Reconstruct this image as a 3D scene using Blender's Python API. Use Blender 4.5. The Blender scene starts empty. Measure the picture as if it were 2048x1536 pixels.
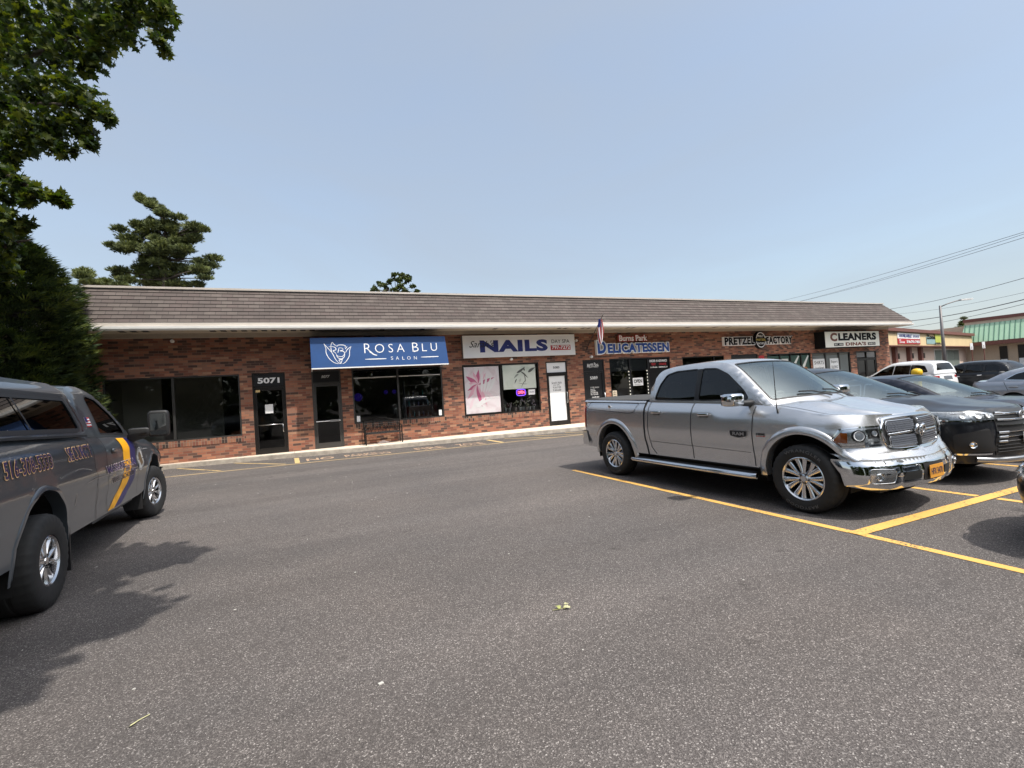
import bpy, math, random
from mathutils import Vector, Matrix
from mathutils.geometry import delaunay_2d_cdt
R = math.radians
S = bpy.context.scene
COL = S.collection
rnd = random.Random(7)

# ---------------------------------------------------------------- camera
cam_d = bpy.data.cameras.new('camera'); cam = bpy.data.objects.new('camera', cam_d); COL.objects.link(cam); S.camera = cam
HEAD, PITCH, ROLL = R(23.1), R(1.2), R(3.81)
fw = Vector((math.sin(HEAD)*math.cos(PITCH), math.cos(HEAD)*math.cos(PITCH), math.sin(PITCH)))
rt = Vector((math.cos(HEAD), -math.sin(HEAD), 0)); up = rt.cross(fw)
r2 = rt*math.cos(ROLL)-up*math.sin(ROLL); u2 = up*math.cos(ROLL)+rt*math.sin(ROLL)
cam.matrix_world = Matrix(((r2.x, u2.x, -fw.x, 0), (r2.y, u2.y, -fw.y, 0), (r2.z, u2.z, -fw.z, 1.66), (0, 0, 0, 1)))
cam_d.sensor_width = 36; cam_d.lens = 948*36/2048; cam_d.clip_start = 0.05; cam_d.clip_end = 3000

# ---------------------------------------------------------------- sky, sun, exposure
SUN = Vector((0.26, -0.54, 1.0)).normalized()          # towards the sun
elev = math.asin(SUN.z); azim = math.atan2(SUN.x, SUN.y)
W = bpy.data.worlds.new('World'); S.world = W; W.use_nodes = True
nt = W.node_tree; bg = nt.nodes['Background']
sky = nt.nodes.new('ShaderNodeTexSky'); sky.sky_type = 'NISHITA'; sky.sun_disc = False
sky.sun_elevation = elev; sky.sun_rotation = azim; sky.altitude = 0; sky.air_density = 1.4; sky.dust_density = 1.2; sky.ozone_density = 2.6
hz = nt.nodes.new('ShaderNodeMix'); hz.data_type = 'RGBA'; 
# thin smoke: an uneven pale veil, with a sun aureole added for ambient fill
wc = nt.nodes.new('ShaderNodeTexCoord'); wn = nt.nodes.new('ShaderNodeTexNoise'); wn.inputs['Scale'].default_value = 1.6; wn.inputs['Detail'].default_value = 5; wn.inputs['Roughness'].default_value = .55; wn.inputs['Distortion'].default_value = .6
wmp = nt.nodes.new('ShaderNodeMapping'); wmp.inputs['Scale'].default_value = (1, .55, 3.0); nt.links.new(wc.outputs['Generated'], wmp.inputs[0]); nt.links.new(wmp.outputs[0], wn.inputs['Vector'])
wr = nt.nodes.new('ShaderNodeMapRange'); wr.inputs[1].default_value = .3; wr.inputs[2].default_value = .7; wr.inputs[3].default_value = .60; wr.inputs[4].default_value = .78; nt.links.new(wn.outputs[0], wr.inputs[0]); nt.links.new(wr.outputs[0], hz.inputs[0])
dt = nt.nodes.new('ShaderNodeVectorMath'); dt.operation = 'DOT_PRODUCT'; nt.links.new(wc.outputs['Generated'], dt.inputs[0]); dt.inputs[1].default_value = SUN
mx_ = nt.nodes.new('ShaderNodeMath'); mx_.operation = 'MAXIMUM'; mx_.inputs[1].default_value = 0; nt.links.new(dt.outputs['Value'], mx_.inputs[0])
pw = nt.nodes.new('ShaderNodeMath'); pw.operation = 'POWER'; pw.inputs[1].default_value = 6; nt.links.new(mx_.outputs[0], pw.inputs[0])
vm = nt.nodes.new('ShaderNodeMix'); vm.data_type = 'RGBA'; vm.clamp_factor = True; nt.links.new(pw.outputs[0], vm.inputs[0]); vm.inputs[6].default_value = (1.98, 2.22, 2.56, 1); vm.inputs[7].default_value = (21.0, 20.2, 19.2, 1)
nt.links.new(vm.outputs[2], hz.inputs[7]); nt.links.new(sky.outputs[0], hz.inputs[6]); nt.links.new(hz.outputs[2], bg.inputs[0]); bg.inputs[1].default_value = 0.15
sl = bpy.data.lights.new('sun', 'SUN'); sl.energy = 2.75; sl.angle = R(0.6); sl.color = (1, 0.955, 0.88)
so = bpy.data.objects.new('sun', sl); COL.objects.link(so); so.rotation_euler = SUN.to_track_quat('Z', 'Y').to_euler(); so.location = (0, 0, 60)
S.view_settings.view_transform = 'Standard'; S.view_settings.look = 'None'; S.view_settings.exposure = 0.70; S.view_settings.gamma = 1
S.cycles.max_bounces = 8; S.cycles.transparent_max_bounces = 16; S.cycles.sample_clamp_indirect = 6

# ---------------------------------------------------------------- objects
def tag(o, label=None, cat=None, group=None, kind=None):
    if label: o['label'] = label
    if cat: o['category'] = cat
    if group: o['group'] = group
    if kind: o['kind'] = kind
    return o
def empty(name, loc, rz=0, label=None, cat=None, group=None):
    o = bpy.data.objects.new(name, None); COL.objects.link(o); o.location = loc; o.rotation_euler = (0, 0, rz); o.empty_display_size = .2
    return tag(o, label, cat, group)
def copy_tree(o, parent=None):
    c = o.copy(); COL.objects.link(c)
    if parent: c.parent = parent
    for ch in list(o.children): copy_tree(ch, c)
    return c
class MB:
    def __init__(s): s.v = []; s.f = []; s.m = []; s.n = {}
    def add(s, vs, fs, m=0):
        b = len(s.v); s.v += [tuple(v) for v in vs]; s.f += [tuple(i+b for i in f) for f in fs]; s.m += [m]*len(fs); return s
    def box(s, x0, x1, y0, y1, z0, z1, m=0):
        return s.add([(x, y, z) for z in (z0, z1) for y in (y0, y1) for x in (x0, x1)],
                     [(0, 2, 3, 1), (4, 5, 7, 6), (0, 1, 5, 4), (2, 6, 7, 3), (0, 4, 6, 2), (1, 3, 7, 5)], m)
    def obox(s, c, ax, ay, az, m=0):               # oriented box: centre and three half-axis vectors
        c = Vector(c); ax, ay, az = Vector(ax), Vector(ay), Vector(az)
        return s.add([c+ax*i+ay*j+az*k for k in (-1, 1) for j in (-1, 1) for i in (-1, 1)],
                     [(0, 2, 3, 1), (4, 5, 7, 6), (0, 1, 5, 4), (2, 6, 7, 3), (0, 4, 6, 2), (1, 3, 7, 5)], m)
    def quad(s, a, b, c, d, m=0): return s.add([a, b, c, d], [(0, 1, 2, 3)], m)
    def tube(s, pts, r, n=8, m=0, cap=True):
        pts = [Vector(p) for p in pts]; rs = r if isinstance(r, (list, tuple)) else [r]*len(pts); rings = []
        u = None
        for i, p in enumerate(pts):
            d = (pts[min(i+1, len(pts)-1)]-pts[max(i-1, 0)]).normalized()
            if u is None: u = d.orthogonal().normalized()
            u = (u-d*u.dot(d)).normalized(); w = d.cross(u)
            rings.append([p+(u*math.cos(a)+w*math.sin(a))*rs[i] for a in [2*math.pi*k/n for k in range(n)]])
        vs = [v for g in rings for v in g]
        fs = [(i*n+k, i*n+(k+1) % n, (i+1)*n+(k+1) % n, (i+1)*n+k) for i in range(len(pts)-1) for k in range(n)]
        if cap: fs += [tuple(range(n))[::-1], tuple((len(pts)-1)*n+k for k in range(n))]
        return s.add(vs, fs, m)
    def lathe(s, prof, o=(0, 0, 0), axis='z', n=32, m=0, closed=False):
        vs = []; k = len(prof)
        for a in range(n):
            t = 2*math.pi*a/n; c, q = math.cos(t), math.sin(t)
            for r, h in prof:
                p = (r*c, r*q, h) if axis == 'z' else (r*c, h, r*q)
                vs.append((p[0]+o[0], p[1]+o[1], p[2]+o[2]))
        kk = k if closed else k-1
        return s.add(vs, [(a*k+j, ((a+1) % n)*k+j, ((a+1) % n)*k+(j+1) % k, a*k+(j+1) % k) for a in range(n) for j in range(kk)], m)
    def prism(s, poly, f, d, m=0):                 # poly 2D; f(u,v)->Vector; d offset vector
        n = len(poly); a = [f(*p) for p in poly]; d = Vector(d); b = [Vector(p)+d for p in a]
        return s.add(a+b, [tuple(range(n)), tuple(range(2*n-1, n-1, -1))]+[(i, i+n, (i+1) % n+n, (i+1) % n) for i in range(n)], m)
    def build(s, name, mats, parent=None, smooth=False, label=None, cat=None, group=None, kind=None, fix=True):
        me = bpy.data.meshes.new(name); me.from_pydata(s.v, [], s.f)
        if not isinstance(mats, (list, tuple)): mats = [mats]
        for mt in mats: me.materials.append(mt)
        for i, p in enumerate(me.polygons): p.material_index = s.m[i]; p.use_smooth = bool(smooth)
        if fix:
            import bmesh
            b = bmesh.new(); b.from_mesh(me); bmesh.ops.recalc_face_normals(b, faces=b.faces); b.to_mesh(me); b.free()
        if smooth and smooth is not True: 
            me.set_sharp_from_angle(angle=R(smooth))
        o = bpy.data.objects.new(name, me); COL.objects.link(o)
        if parent:
            o.parent = parent
            if parent.name in WORLDP: o.matrix_parent_inverse = Matrix.Translation(-parent.location)
        return tag(o, label, cat, group, kind)
WORLDP = set()
def place(name, loc, label=None, cat=None, group=None):   # a thing whose parts are modelled straight in world coordinates
    o = empty(name, loc, 0, label, cat, group); WORLDP.add(o.name); return o

# ---------------------------------------------------------------- materials
def newmat(name):
    m = bpy.data.materials.new(name); m.use_nodes = True; n = m.node_tree; return m, n, n.nodes['Principled BSDF'], n.links
def mat(name, col, rough=.6, metal=0, coat=0, spec=None, var=0, scale=8, emit=None, estr=0, bump=0, bscale=60, crough=.03):
    m, n, p, L = newmat(name); c = (*col, 1)
    p.inputs['Base Color'].default_value = c; p.inputs['Roughness'].default_value = rough; p.inputs['Metallic'].default_value = metal
    p.inputs['Coat Weight'].default_value = coat; p.inputs['Coat Roughness'].default_value = crough
    if spec is not None: p.inputs['Specular IOR Level'].default_value = spec
    if emit: p.inputs['Emission Color'].default_value = (*emit, 1); p.inputs['Emission Strength'].default_value = estr
    if var or bump:
        tc = n.nodes.new('ShaderNodeTexCoord')
    if var:
        nz = n.nodes.new('ShaderNodeTexNoise'); nz.inputs['Scale'].default_value = scale; nz.inputs['Detail'].default_value = 6; nz.inputs['Roughness'].default_value = .65
        L.new(tc.outputs['Object'], nz.inputs['Vector'])
        rp = n.nodes.new('ShaderNodeValToRGB'); rp.color_ramp.elements[0].position = .3; rp.color_ramp.elements[1].position = .7
        rp.color_ramp.elements[0].color = (*[x*(1-var) for x in col], 1); rp.color_ramp.elements[1].color = (*[min(1, x*(1+var)) for x in col], 1)
        L.new(nz.outputs[0], rp.inputs[0]); L.new(rp.outputs[0], p.inputs['Base Color'])
    if bump:
        nb = n.nodes.new('ShaderNodeTexNoise'); nb.inputs['Scale'].default_value = bscale; nb.inputs['Detail'].default_value = 3
        L.new(tc.outputs['Object'], nb.inputs['Vector']); bp = n.nodes.new('ShaderNodeBump'); bp.inputs['Strength'].default_value = bump; bp.inputs['Distance'].default_value = .01
        L.new(nb.outputs[0], bp.inputs['Height']); L.new(bp.outputs[0], p.inputs['Normal'])
    return m
def glassmat(name, tint, ior=1.5, refl=(1, 1, 1), rough=0.0):
    m, n, p, L = newmat(name); n.nodes.remove(p); out = n.nodes['Material Output']
    tr = n.nodes.new('ShaderNodeBsdfTransparent'); tr.inputs[0].default_value = (*tint, 1)
    gl = n.nodes.new('ShaderNodeBsdfGlossy'); gl.inputs[0].default_value = (*refl, 1); gl.inputs['Roughness'].default_value = rough
    fr = n.nodes.new('ShaderNodeFresnel'); fr.inputs[0].default_value = ior
    mx = n.nodes.new('ShaderNodeMixShader'); L.new(fr.outputs[0], mx.inputs[0]); L.new(tr.outputs[0], mx.inputs[1]); L.new(gl.outputs[0], mx.inputs[2]); L.new(mx.outputs[0], out.inputs[0])
    return m
def asphalt():
    m, n, p, L = newmat('asphalt'); tc = n.nodes.new('ShaderNodeTexCoord'); N = n.nodes.new
    def noise(s, d=2, r=.5):
        t = N('ShaderNodeTexNoise'); t.inputs['Scale'].default_value = s; t.inputs['Detail'].default_value = d; t.inputs['Roughness'].default_value = r; L.new(tc.outputs['Object'], t.inputs['Vector']); return t.outputs[0]
    def ramp(a, *st):
        r = N('ShaderNodeValToRGB'); e = r.color_ramp.elements
        while len(e) < len(st): e.new(.5)
        for i, (q, c) in enumerate(st): e[i].position = q; e[i].color = (*c, 1) if isinstance(c, tuple) else (c, c, c, 1)
        L.new(a, r.inputs[0]); return r.outputs[0]
    def mix(kind, f, a, b):
        x = N('ShaderNodeMix'); x.data_type = 'RGBA'; x.blend_type = kind
        if isinstance(f, float): x.inputs[0].default_value = f
        else: L.new(f, x.inputs[0])
        for s, i in ((a, 6), (b, 7)):
            if isinstance(s, tuple): x.inputs[i].default_value = (*s, 1)
            else: L.new(s, x.inputs[i])
        return x.outputs[2]
    vo = N('ShaderNodeTexVoronoi'); vo.inputs['Scale'].default_value = 150; vo.inputs['Randomness'].default_value = 1; L.new(tc.outputs['Object'], vo.inputs['Vector'])
    sep = N('ShaderNodeSeparateColor'); L.new(vo.outputs['Color'], sep.inputs[0])
    grain = ramp(sep.outputs[0], (0, (.070, .062, .059)), (.45, (.100, .089, .084)), (.8, (.135, .120, .113)), (.95, (.215, .194, .182)), (1, (.36, .33, .31)))
    fine = ramp(noise(170, 2), (.35, .72), (.65, 1.3))
    a = mix('MULTIPLY', 1.0, grain, fine)
    patch = ramp(noise(.35, 5, .6), (.36, (.90, .91, .92)), (.64, (1.08, 1.06, 1.04)))
    b = mix('MULTIPLY', 1.0, a, patch)
    # darker, more worn strips of tyre tracks and stains along the drive aisle
    mp = N('ShaderNodeMapping'); mp.inputs['Scale'].default_value = (.12, 1.1, 1); mp.inputs['Rotation'].default_value = (0, 0, R(-4)); L.new(tc.outputs['Object'], mp.inputs[0])
    st = N('ShaderNodeTexNoise'); st.inputs['Scale'].default_value = .8; st.inputs['Detail'].default_value = 4; L.new(mp.outputs[0], st.inputs['Vector'])
    c = mix('MULTIPLY', 1.0, b, ramp(st.outputs[0], (.38, .86), (.62, 1.07)))
    spots = ramp(noise(2.3, 3, .55), (.66, 1.0), (.74, .66))
    d = mix('MULTIPLY', 1.0, c, spots)
    L.new(d, p.inputs['Base Color']); p.inputs['Roughness'].default_value = .92; p.inputs['Specular IOR Level'].default_value = .25
    bp = N('ShaderNodeBump'); bp.inputs['Strength'].default_value = .55; bp.inputs['Distance'].default_value = .006
    L.new(vo.outputs['Distance'], bp.inputs['Height']); L.new(bp.outputs[0], p.inputs['Normal'])
    return m
def brickmat(name, stops, mortar, bw, bh, msize=.006, off=.5, bump=.4, plane='xz', vary=.12, rough=.85):
    m, n, p, L = newmat(name); N = n.nodes.new; tc = N('ShaderNodeTexCoord')
    sp = N('ShaderNodeSeparateXYZ'); L.new(tc.outputs['Object'], sp.inputs[0]); cb = N('ShaderNodeCombineXYZ')
    if plane == 'uv':
        cb = N('ShaderNodeUVMap')
    elif plane == 'xz':
        ad = N('ShaderNodeMath'); L.new(sp.outputs[0], ad.inputs[0]); L.new(sp.outputs[1], ad.inputs[1]); L.new(ad.outputs[0], cb.inputs[0]); L.new(sp.outputs[2], cb.inputs[1])
    else:
        L.new(sp.outputs[0], cb.inputs[0]); s2 = N('ShaderNodeMath'); s2.operation = 'SUBTRACT'; s2.inputs[1].default_value = 17.252; L.new(sp.outputs[1], s2.inputs[0]); L.new(s2.outputs[0], cb.inputs[1])
    b = N('ShaderNodeTexBrick'); b.offset = off; L.new(cb.outputs[0], b.inputs['Vector'])
    b.inputs['Color1'].default_value = (0, 0, 0, 1); b.inputs['Color2'].default_value = (1, 1, 1, 1); b.inputs['Mortar'].default_value = (.5, .5, .5, 1)
    b.inputs['Scale'].default_value = 1; b.inputs['Mortar Size'].default_value = msize; b.inputs['Mortar Smooth'].default_value = .1; b.inputs['Bias'].default_value = 0
    b.inputs['Brick Width'].default_value = bw; b.inputs['Row Height'].default_value = bh
    r = N('ShaderNodeValToRGB'); r.color_ramp.interpolation = 'CONSTANT' if len(stops) > 3 else 'LINEAR'; e = r.color_ramp.elements
    while len(e) < len(stops): e.new(.5)
    for i, (q, c) in enumerate(stops): e[i].position = q; e[i].color = (*c, 1)
    L.new(b.outputs['Color'], r.inputs[0])
    nz = N('ShaderNodeTexNoise'); nz.inputs['Scale'].default_value = 1.1; nz.inputs['Detail'].default_value = 7; nz.inputs['Roughness'].default_value = .7; L.new(tc.outputs['Object'], nz.inputs['Vector'])
    r2_ = N('ShaderNodeValToRGB'); r2_.color_ramp.elements[0].position = .3; r2_.color_ramp.elements[1].position = .7
    r2_.color_ramp.elements[0].color = (1-vary, 1-vary, 1-vary, 1); r2_.color_ramp.elements[1].color = (1+vary, 1+vary, 1+vary, 1); L.new(nz.outputs[0], r2_.inputs[0])
    mx = N('ShaderNodeMix'); mx.data_type = 'RGBA'; L.new(b.outputs['Fac'], mx.inputs[0]); L.new(r.outputs[0], mx.inputs[6]); mx.inputs[7].default_value = (*mortar, 1)
    mm = N('ShaderNodeMix'); mm.data_type = 'RGBA'; mm.blend_type = 'MULTIPLY'; mm.inputs[0].default_value = 1; L.new(mx.outputs[2], mm.inputs[6]); L.new(r2_.outputs[0], mm.inputs[7])
    L.new(mm.outputs[2], p.inputs['Base Color']); p.inputs['Roughness'].default_value = rough
    bp = N('ShaderNodeBump'); bp.inputs['Strength'].default_value = bump; bp.inputs['Distance'].default_value = .01; bp.invert = True; L.new(b.outputs['Fac'], bp.inputs['Height']); L.new(bp.outputs[0], p.inputs['Normal'])
    return m
def wornpaint(name, col, under=(.07, .062, .058), amt=.5):
    m, n, p, L = newmat(name); N = n.nodes.new; tc = N('ShaderNodeTexCoord')
    a = N('ShaderNodeTexNoise'); a.inputs['Scale'].default_value = 38; a.inputs['Detail'].default_value = 5; a.inputs['Roughness'].default_value = .75; L.new(tc.outputs['Object'], a.inputs['Vector'])
    b = N('ShaderNodeTexNoise'); b.inputs['Scale'].default_value = 1.3; b.inputs['Detail'].default_value = 3; L.new(tc.outputs['Object'], b.inputs['Vector'])
    ad = N('ShaderNodeMath'); ad.operation = 'MULTIPLY_ADD'; L.new(b.outputs[0], ad.inputs[0]); ad.inputs[1].default_value = .5; L.new(a.outputs[0], ad.inputs[2])
    r = N('ShaderNodeValToRGB'); r.color_ramp.elements[0].position = amt; r.color_ramp.elements[1].position = amt+.08; L.new(ad.outputs[0], r.inputs[0])
    mx = N('ShaderNodeMix'); mx.data_type = 'RGBA'; L.new(r.outputs[0], mx.inputs[0]); mx.inputs[6].default_value = (*under, 1); mx.inputs[7].default_value = (*col, 1)
    L.new(mx.outputs[2], p.inputs['Base Color']); p.inputs['Roughness'].default_value = .8
    return m
def trans(name, col, t=.35, rough=.6, var=.35, scale=1.2, under=None):      # foliage with some light let through
    m, n, p, L = newmat(name); N = n.nodes.new; tc = N('ShaderNodeTexCoord'); out = n.nodes['Material Output']
    nz = N('ShaderNodeTexNoise'); nz.inputs['Scale'].default_value = scale; nz.inputs['Detail'].default_value = 4; L.new(tc.outputs['Object'], nz.inputs['Vector'])
    r = N('ShaderNodeValToRGB'); r.color_ramp.elements[0].position = .32; r.color_ramp.elements[1].position = .68
    r.color_ramp.elements[0].color = (*[x*(1-var) for x in col], 1); r.color_ramp.elements[1].color = (col[0]*(1+var*1.5), col[1]*(1+var), col[2]*(1+var*.3), 1)
    L.new(nz.outputs[0], r.inputs[0]); L.new(r.outputs[0], p.inputs['Base Color']); p.inputs['Roughness'].default_value = rough; p.inputs['Specular IOR Level'].default_value = .35
    tl = N('ShaderNodeBsdfTranslucent'); hs = N('ShaderNodeMix'); hs.data_type = 'RGBA'; hs.blend_type = 'MULTIPLY'; hs.inputs[0].default_value = 1; L.new(r.outputs[0], hs.inputs[6]); hs.inputs[7].default_value = (1.5, 1.5, .5, 1)
    L.new(hs.outputs[2], tl.inputs[0]); mx = N('ShaderNodeMixShader'); mx.inputs[0].default_value = t; L.new(p.outputs[0], mx.inputs[1]); L.new(tl.outputs[0], mx.inputs[2]); L.new(mx.outputs[0], out.inputs[0])
    return m

M = dict(
 asphalt=asphalt(),
 brick=brickmat('brick_wall', [(0, (.078, .042, .034)), (.13, (.12, .060, .045)), (.26, (.20, .074, .048)), (.46, (.275, .106, .064)), (.66, (.33, .142, .083)), (.84, (.26, .125, .082)), (.93, (.37, .195, .12))], (.21, .14, .10), .262, .083),
 sill=brickmat('brick_soldier', [(0, (.05, .03, .025)), (.25, (.20, .075, .05)), (.5, (.30, .13, .075)), (.75, (.24, .11, .07))], (.26, .19, .14), .083, .26, .006, 0),
 shingle=brickmat('shingle', [(0, (.082, .065, .058)), (.25, (.094, .075, .067)), (.5, (.106, .086, .076)), (.75, (.090, .069, .062))], (.03, .024, .022), .31, 1.0, .006, .5, .3, 'uv', .16),
 white=mat('white_paint', (.82, .81, .78), .45, var=.05, scale=3), beige=mat('beige_trim', (.40, .34, .27), .6, var=.10, scale=4),
 cap=mat('roof_cap', (.50, .45, .40), .5, var=.1, scale=1), soffit=mat('soffit', (.50, .44, .35), .7, var=.08, scale=6), dark=mat('gap_and_shadow_dark', (.012, .012, .012), .8),
 concrete=mat('concrete', (.74, .64, .52), .85, var=.16, scale=3.5, bump=.3, bscale=50), curb=mat('kerb_concrete', (.33, .29, .24), .9, var=.3, scale=5, bump=.4, bscale=40),
 frame=mat('bronze_frame', (.018, .016, .015), .35, metal=.3), framegrey=mat('grey_frame', (.08, .078, .075), .4, metal=.6),
 glass=glassmat('shop_glass', (.76, .80, .80), 1.52), black=mat('black_panel', (.012, .012, .014), .35), chrome=mat('chrome', (.85, .85, .86), .06, metal=1),
 steel=mat('brushed_steel', (.6, .6, .6), .3, metal=1), wallin=mat('interior_wall', (.34, .31, .26), .8), floorin=mat('interior_floor', (.10, .09, .08), .6), ceilin=mat('interior_ceiling', (.25, .25, .24), .8),
 yellow=wornpaint('yellow_paint', (.70, .40, .10), amt=.60), yellow2=wornpaint('faded_yellow_paint', (.60, .43, .19), amt=.62), cream=wornpaint('faded_cream_paint', (.50, .34, .22), amt=.66),
 blue=mat('awning_blue', (.003, .052, .19), .55, var=.08, scale=2), letter=mat('white_lettering', (.80, .80, .80), .5), signwhite=mat('sign_white', (.80, .81, .82), .4, var=.03, scale=2),
 navy=mat('navy_letter', (.012, .022, .17), .5), red=mat('sign_red', (.42, .015, .02), .5), royal=mat('royal_blue_letter', (.008, .06, .30), .4), signblack=mat('sign_black', (.006, .006, .007), .7, spec=.2),
 brown=mat('brown_letter', (.16, .045, .02), .5), cream_sign=mat('sign_cream', (.82, .81, .72), .45), grey=mat('mid_grey', (.2, .2, .2), .6), iron=mat('black_iron', (.02, .018, .017), .45, metal=.5),
)
for k in ('brick', 'shingle', 'sill'): pass

# ---------------------------------------------------------------- text
def textmesh(s, bold=0, shear=0, spacing=1.0, res=3):
    c = bpy.data.curves.new('t', 'FONT'); c.body = s; c.size = 1; c.shear = shear; c.offset = bold; c.space_character = spacing; c.resolution_u = res; c.fill_mode = 'FRONT'
    o = bpy.data.objects.new('t', c); COL.objects.link(o); dg = bpy.context.evaluated_depsgraph_get()
    me = bpy.data.meshes.new_from_object(o.evaluated_get(dg)); vs = [(v.co.x, v.co.y) for v in me.vertices]; fs = [tuple(p.vertices) for p in me.polygons]
    bpy.data.objects.remove(o); bpy.data.curves.remove(c); bpy.data.meshes.remove(me)
    x0 = min(v[0] for v in vs); x1 = max(v[0] for v in vs); y0 = min(v[1] for v in vs); y1 = max(v[1] for v in vs)
    return [((x-x0)/(x1-x0), (y-y0)/(y1-y0)) for x, y in vs], fs
def text_mb(mb, s, x0, x1, z0, z1, f, m=0, depth=None, bold=0, shear=0, spacing=1.0, warp=None):
    vs, fs = textmesh(s, bold, shear, spacing); P = []
    for u, v in vs:
        a, b = x0+u*(x1-x0), z0+v*(z1-z0)
        if warp: a, b = warp(a, b)
        P.append(Vector(f(a, b)))
    if depth:
        d = Vector(depth); n = len(P); edges = {}
        for q in fs:
            for i in range(len(q)):
                e = (q[i], q[(i+1) % len(q)]); edges[e] = edges.get(e, 0)+1
        side = [(a, b, b+n, a+n) for (a, b) in edges if (b, a) not in edges]
        mb.add(P+[p+d for p in P], [tuple(q) for q in fs]+[tuple(i+n for i in q)[::-1] for q in fs]+side, m)
    else: mb.add(P, [tuple(q) for q in fs], m)
    return mb
# ================================================================ ground, pavement, markings
YW = 18.6
mb = MB(); mb.quad((-400, -300, 0), (600, -300, 0), (600, 700, 0), (-400, 700, 0)); mb.build('ground', M['asphalt'], kind='structure', fix=False)
EDGE = [(-9.5, 18.42), (-4.4, 18.25), (-1.6, 17.95), (1.3, 17.42), (4.7, 17.1), (9.9, 16.62), (20, 16.2), (36, 15.7)]
sw = MB(); n = len(EDGE)
top = [(x, y+.15, .14) for x, y in EDGE]; bk = [(x, YW+.02, .14) for x, y in EDGE]
sw.add(top+bk, [(i, i+1, n+i+1, n+i) for i in range(n-1)])
sw.build('pavement', M['concrete'], kind='structure', fix=False)
kb = MB(); a = [(x, y, 0) for x, y in EDGE]; b = [(x, y+.015, .125) for x, y in EDGE]; c = [(x, y+.03, .141) for x, y in EDGE]; d = [(x, y+.15, .141) for x, y in EDGE]
kb.add(a+b+c+d, [(k*n+i, k*n+i+1, (k+1)*n+i+1, (k+1)*n+i) for k in range(3) for i in range(n-1)])
kb.build('kerb', M['curb'], kind='structure', fix=False)
jt = MB()
for x in (-6.5, -3.4, -.6, 2.2, 5.0, 7.8, 10.6, 13.4, 16.2, 19, 21.8, 24.6, 27.4, 30.2, 33):
    ye = [y0+(y1-y0)*(x-x0)/(x1-x0) for (x0, y0), (x1, y1) in zip(EDGE, EDGE[1:]) if x0 <= x <= x1][0]
    jt.box(x-.008, x+.008, ye+.003, YW, .1405, .1425)
jt.build('pavement_joints', M['curb'], kind='structure')
def stripe(mb, p, q, w, z=.004, m=0):
    p, q = Vector((*p, z)), Vector((*q, z)); d = (q-p).normalized(); s = Vector((-d.y, d.x, 0))*w/2
    k = max(1, int((q-p).length/.5)); vs = []
    for i in range(k+1):
        c = p+(q-p)*i/k; j = rnd.uniform(-.004, .004); vs += [c-s*(1+j*8), c+s*(1+rnd.uniform(-.03, .03))]
    mb.add(vs, [(2*i, 2*i+2, 2*i+3, 2*i+1) for i in range(k)], m)
st = MB()
def curveline(pts, w, z): 
    for p, q in zip(pts, pts[1:]): stripe(st, p, q, w, z)
curveline([(4.93, 8.62), (5.07, 3.15), (5.09, -6)], .10, .004)
for x in (7.59, 10.14, 12.68, 15.2, 17.7, 20.3): stripe(st, (x-.08, 8.6), (x, 3.24), .10, .004); stripe(st, (x, 3.05), (x+.02, -6), .10, .004)
st.build('parking_lines', M['yellow'], kind='structure', fix=False)
st = MB(); stripe(st, (5.02, 3.15), (30, 3.05), .14, .008); st.build('cross_line', M['yellow'], kind='structure', fix=False)
st = MB(); stripe(st, (-9.5, 16.25), (9.0, 15.05), .09); stripe(st, (9.0, 15.05), (26, 14.0), .09)
stripe(st, (-.53, 17.45), (-.46, 15.84), .14, .006)
stripe(st, (6.0, 16.75), (6.05, 15.35), .14, .006)
for a_, b_ in (((-6.4, 18.25), (-5.0, 16.2)), ((-4.0, 18.12), (-2.5, 16.0)), ((-2.4, 17.95), (-.8, 15.9)), ((6.6, 16.55), (7.9, 15.3)), ((7.8, 16.45), (9.2, 15.2)), ((9.1, 16.4), (10.6, 15.1)), ((10.6, 16.3), (12.1, 15.0)), ((12.2, 16.2), (13.7, 14.9))):
    stripe(st, a_, b_, .09, .006)
st.build('fire_zone_lines', M['yellow2'], kind='structure', fix=False)
tx = MB()
def gtext(s, x0, x1, ya, yb, h): text_mb(tx, s, x0, x1, 0, h, lambda u, v: (u-.05*v, ya+(yb-ya)*(u-x0)/(x1-x0)+v, .005), bold=.02)
gtext('NO', -.2, .62, 16.12, 16.05, .72); gtext('PARKING', .95, 2.35, 16.0, 15.88, .72)
gtext('FIRE', 3.2, 4.15, 15.8, 15.72, .7); gtext('ZONE', 4.62, 5.55, 15.66, 15.58, .7)
tx.build('painted_lettering', M['cream'], kind='structure', fix=False)

# ================================================================ the strip of shops
mall = place('strip_mall', (14, YW, 0), 'long single-storey red brick row of shops under a brown shingled mansard', 'building')
OPEN = [(-5.95, -2.2, .85, 2.96), (-1.83, -.79, .14, 2.97), (.07, 1.07, .14, 2.99), (1.46, 4.91, .93, 2.99), (5.76, 9.25, .86, 2.97), (9.6, 10.67, .14, 2.98),
        (11.5, 12.65, .14, 2.99), (12.95, 16.55, .35, 3.0), (17.35, 20.2, .9, 2.95), (20.7, 22.68, .14, 2.96), (23.4, 27.0, .9, 2.92), (27.12, 30.62, .9, 2.88), (31.2, 33.2, .14, 2.88)]
XL, XR, ZT, TH = -9.5, 34.62, 4.36, .14
w = MB(); xs = sorted({XL, XR}|{v for o in OPEN for v in o[:2]}); zs = sorted({0, ZT}|{v for o in OPEN for v in o[2:]})
hole = lambda x, z: any(o[0] < x < o[1] and o[2] < z < o[3] for o in OPEN)
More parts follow.
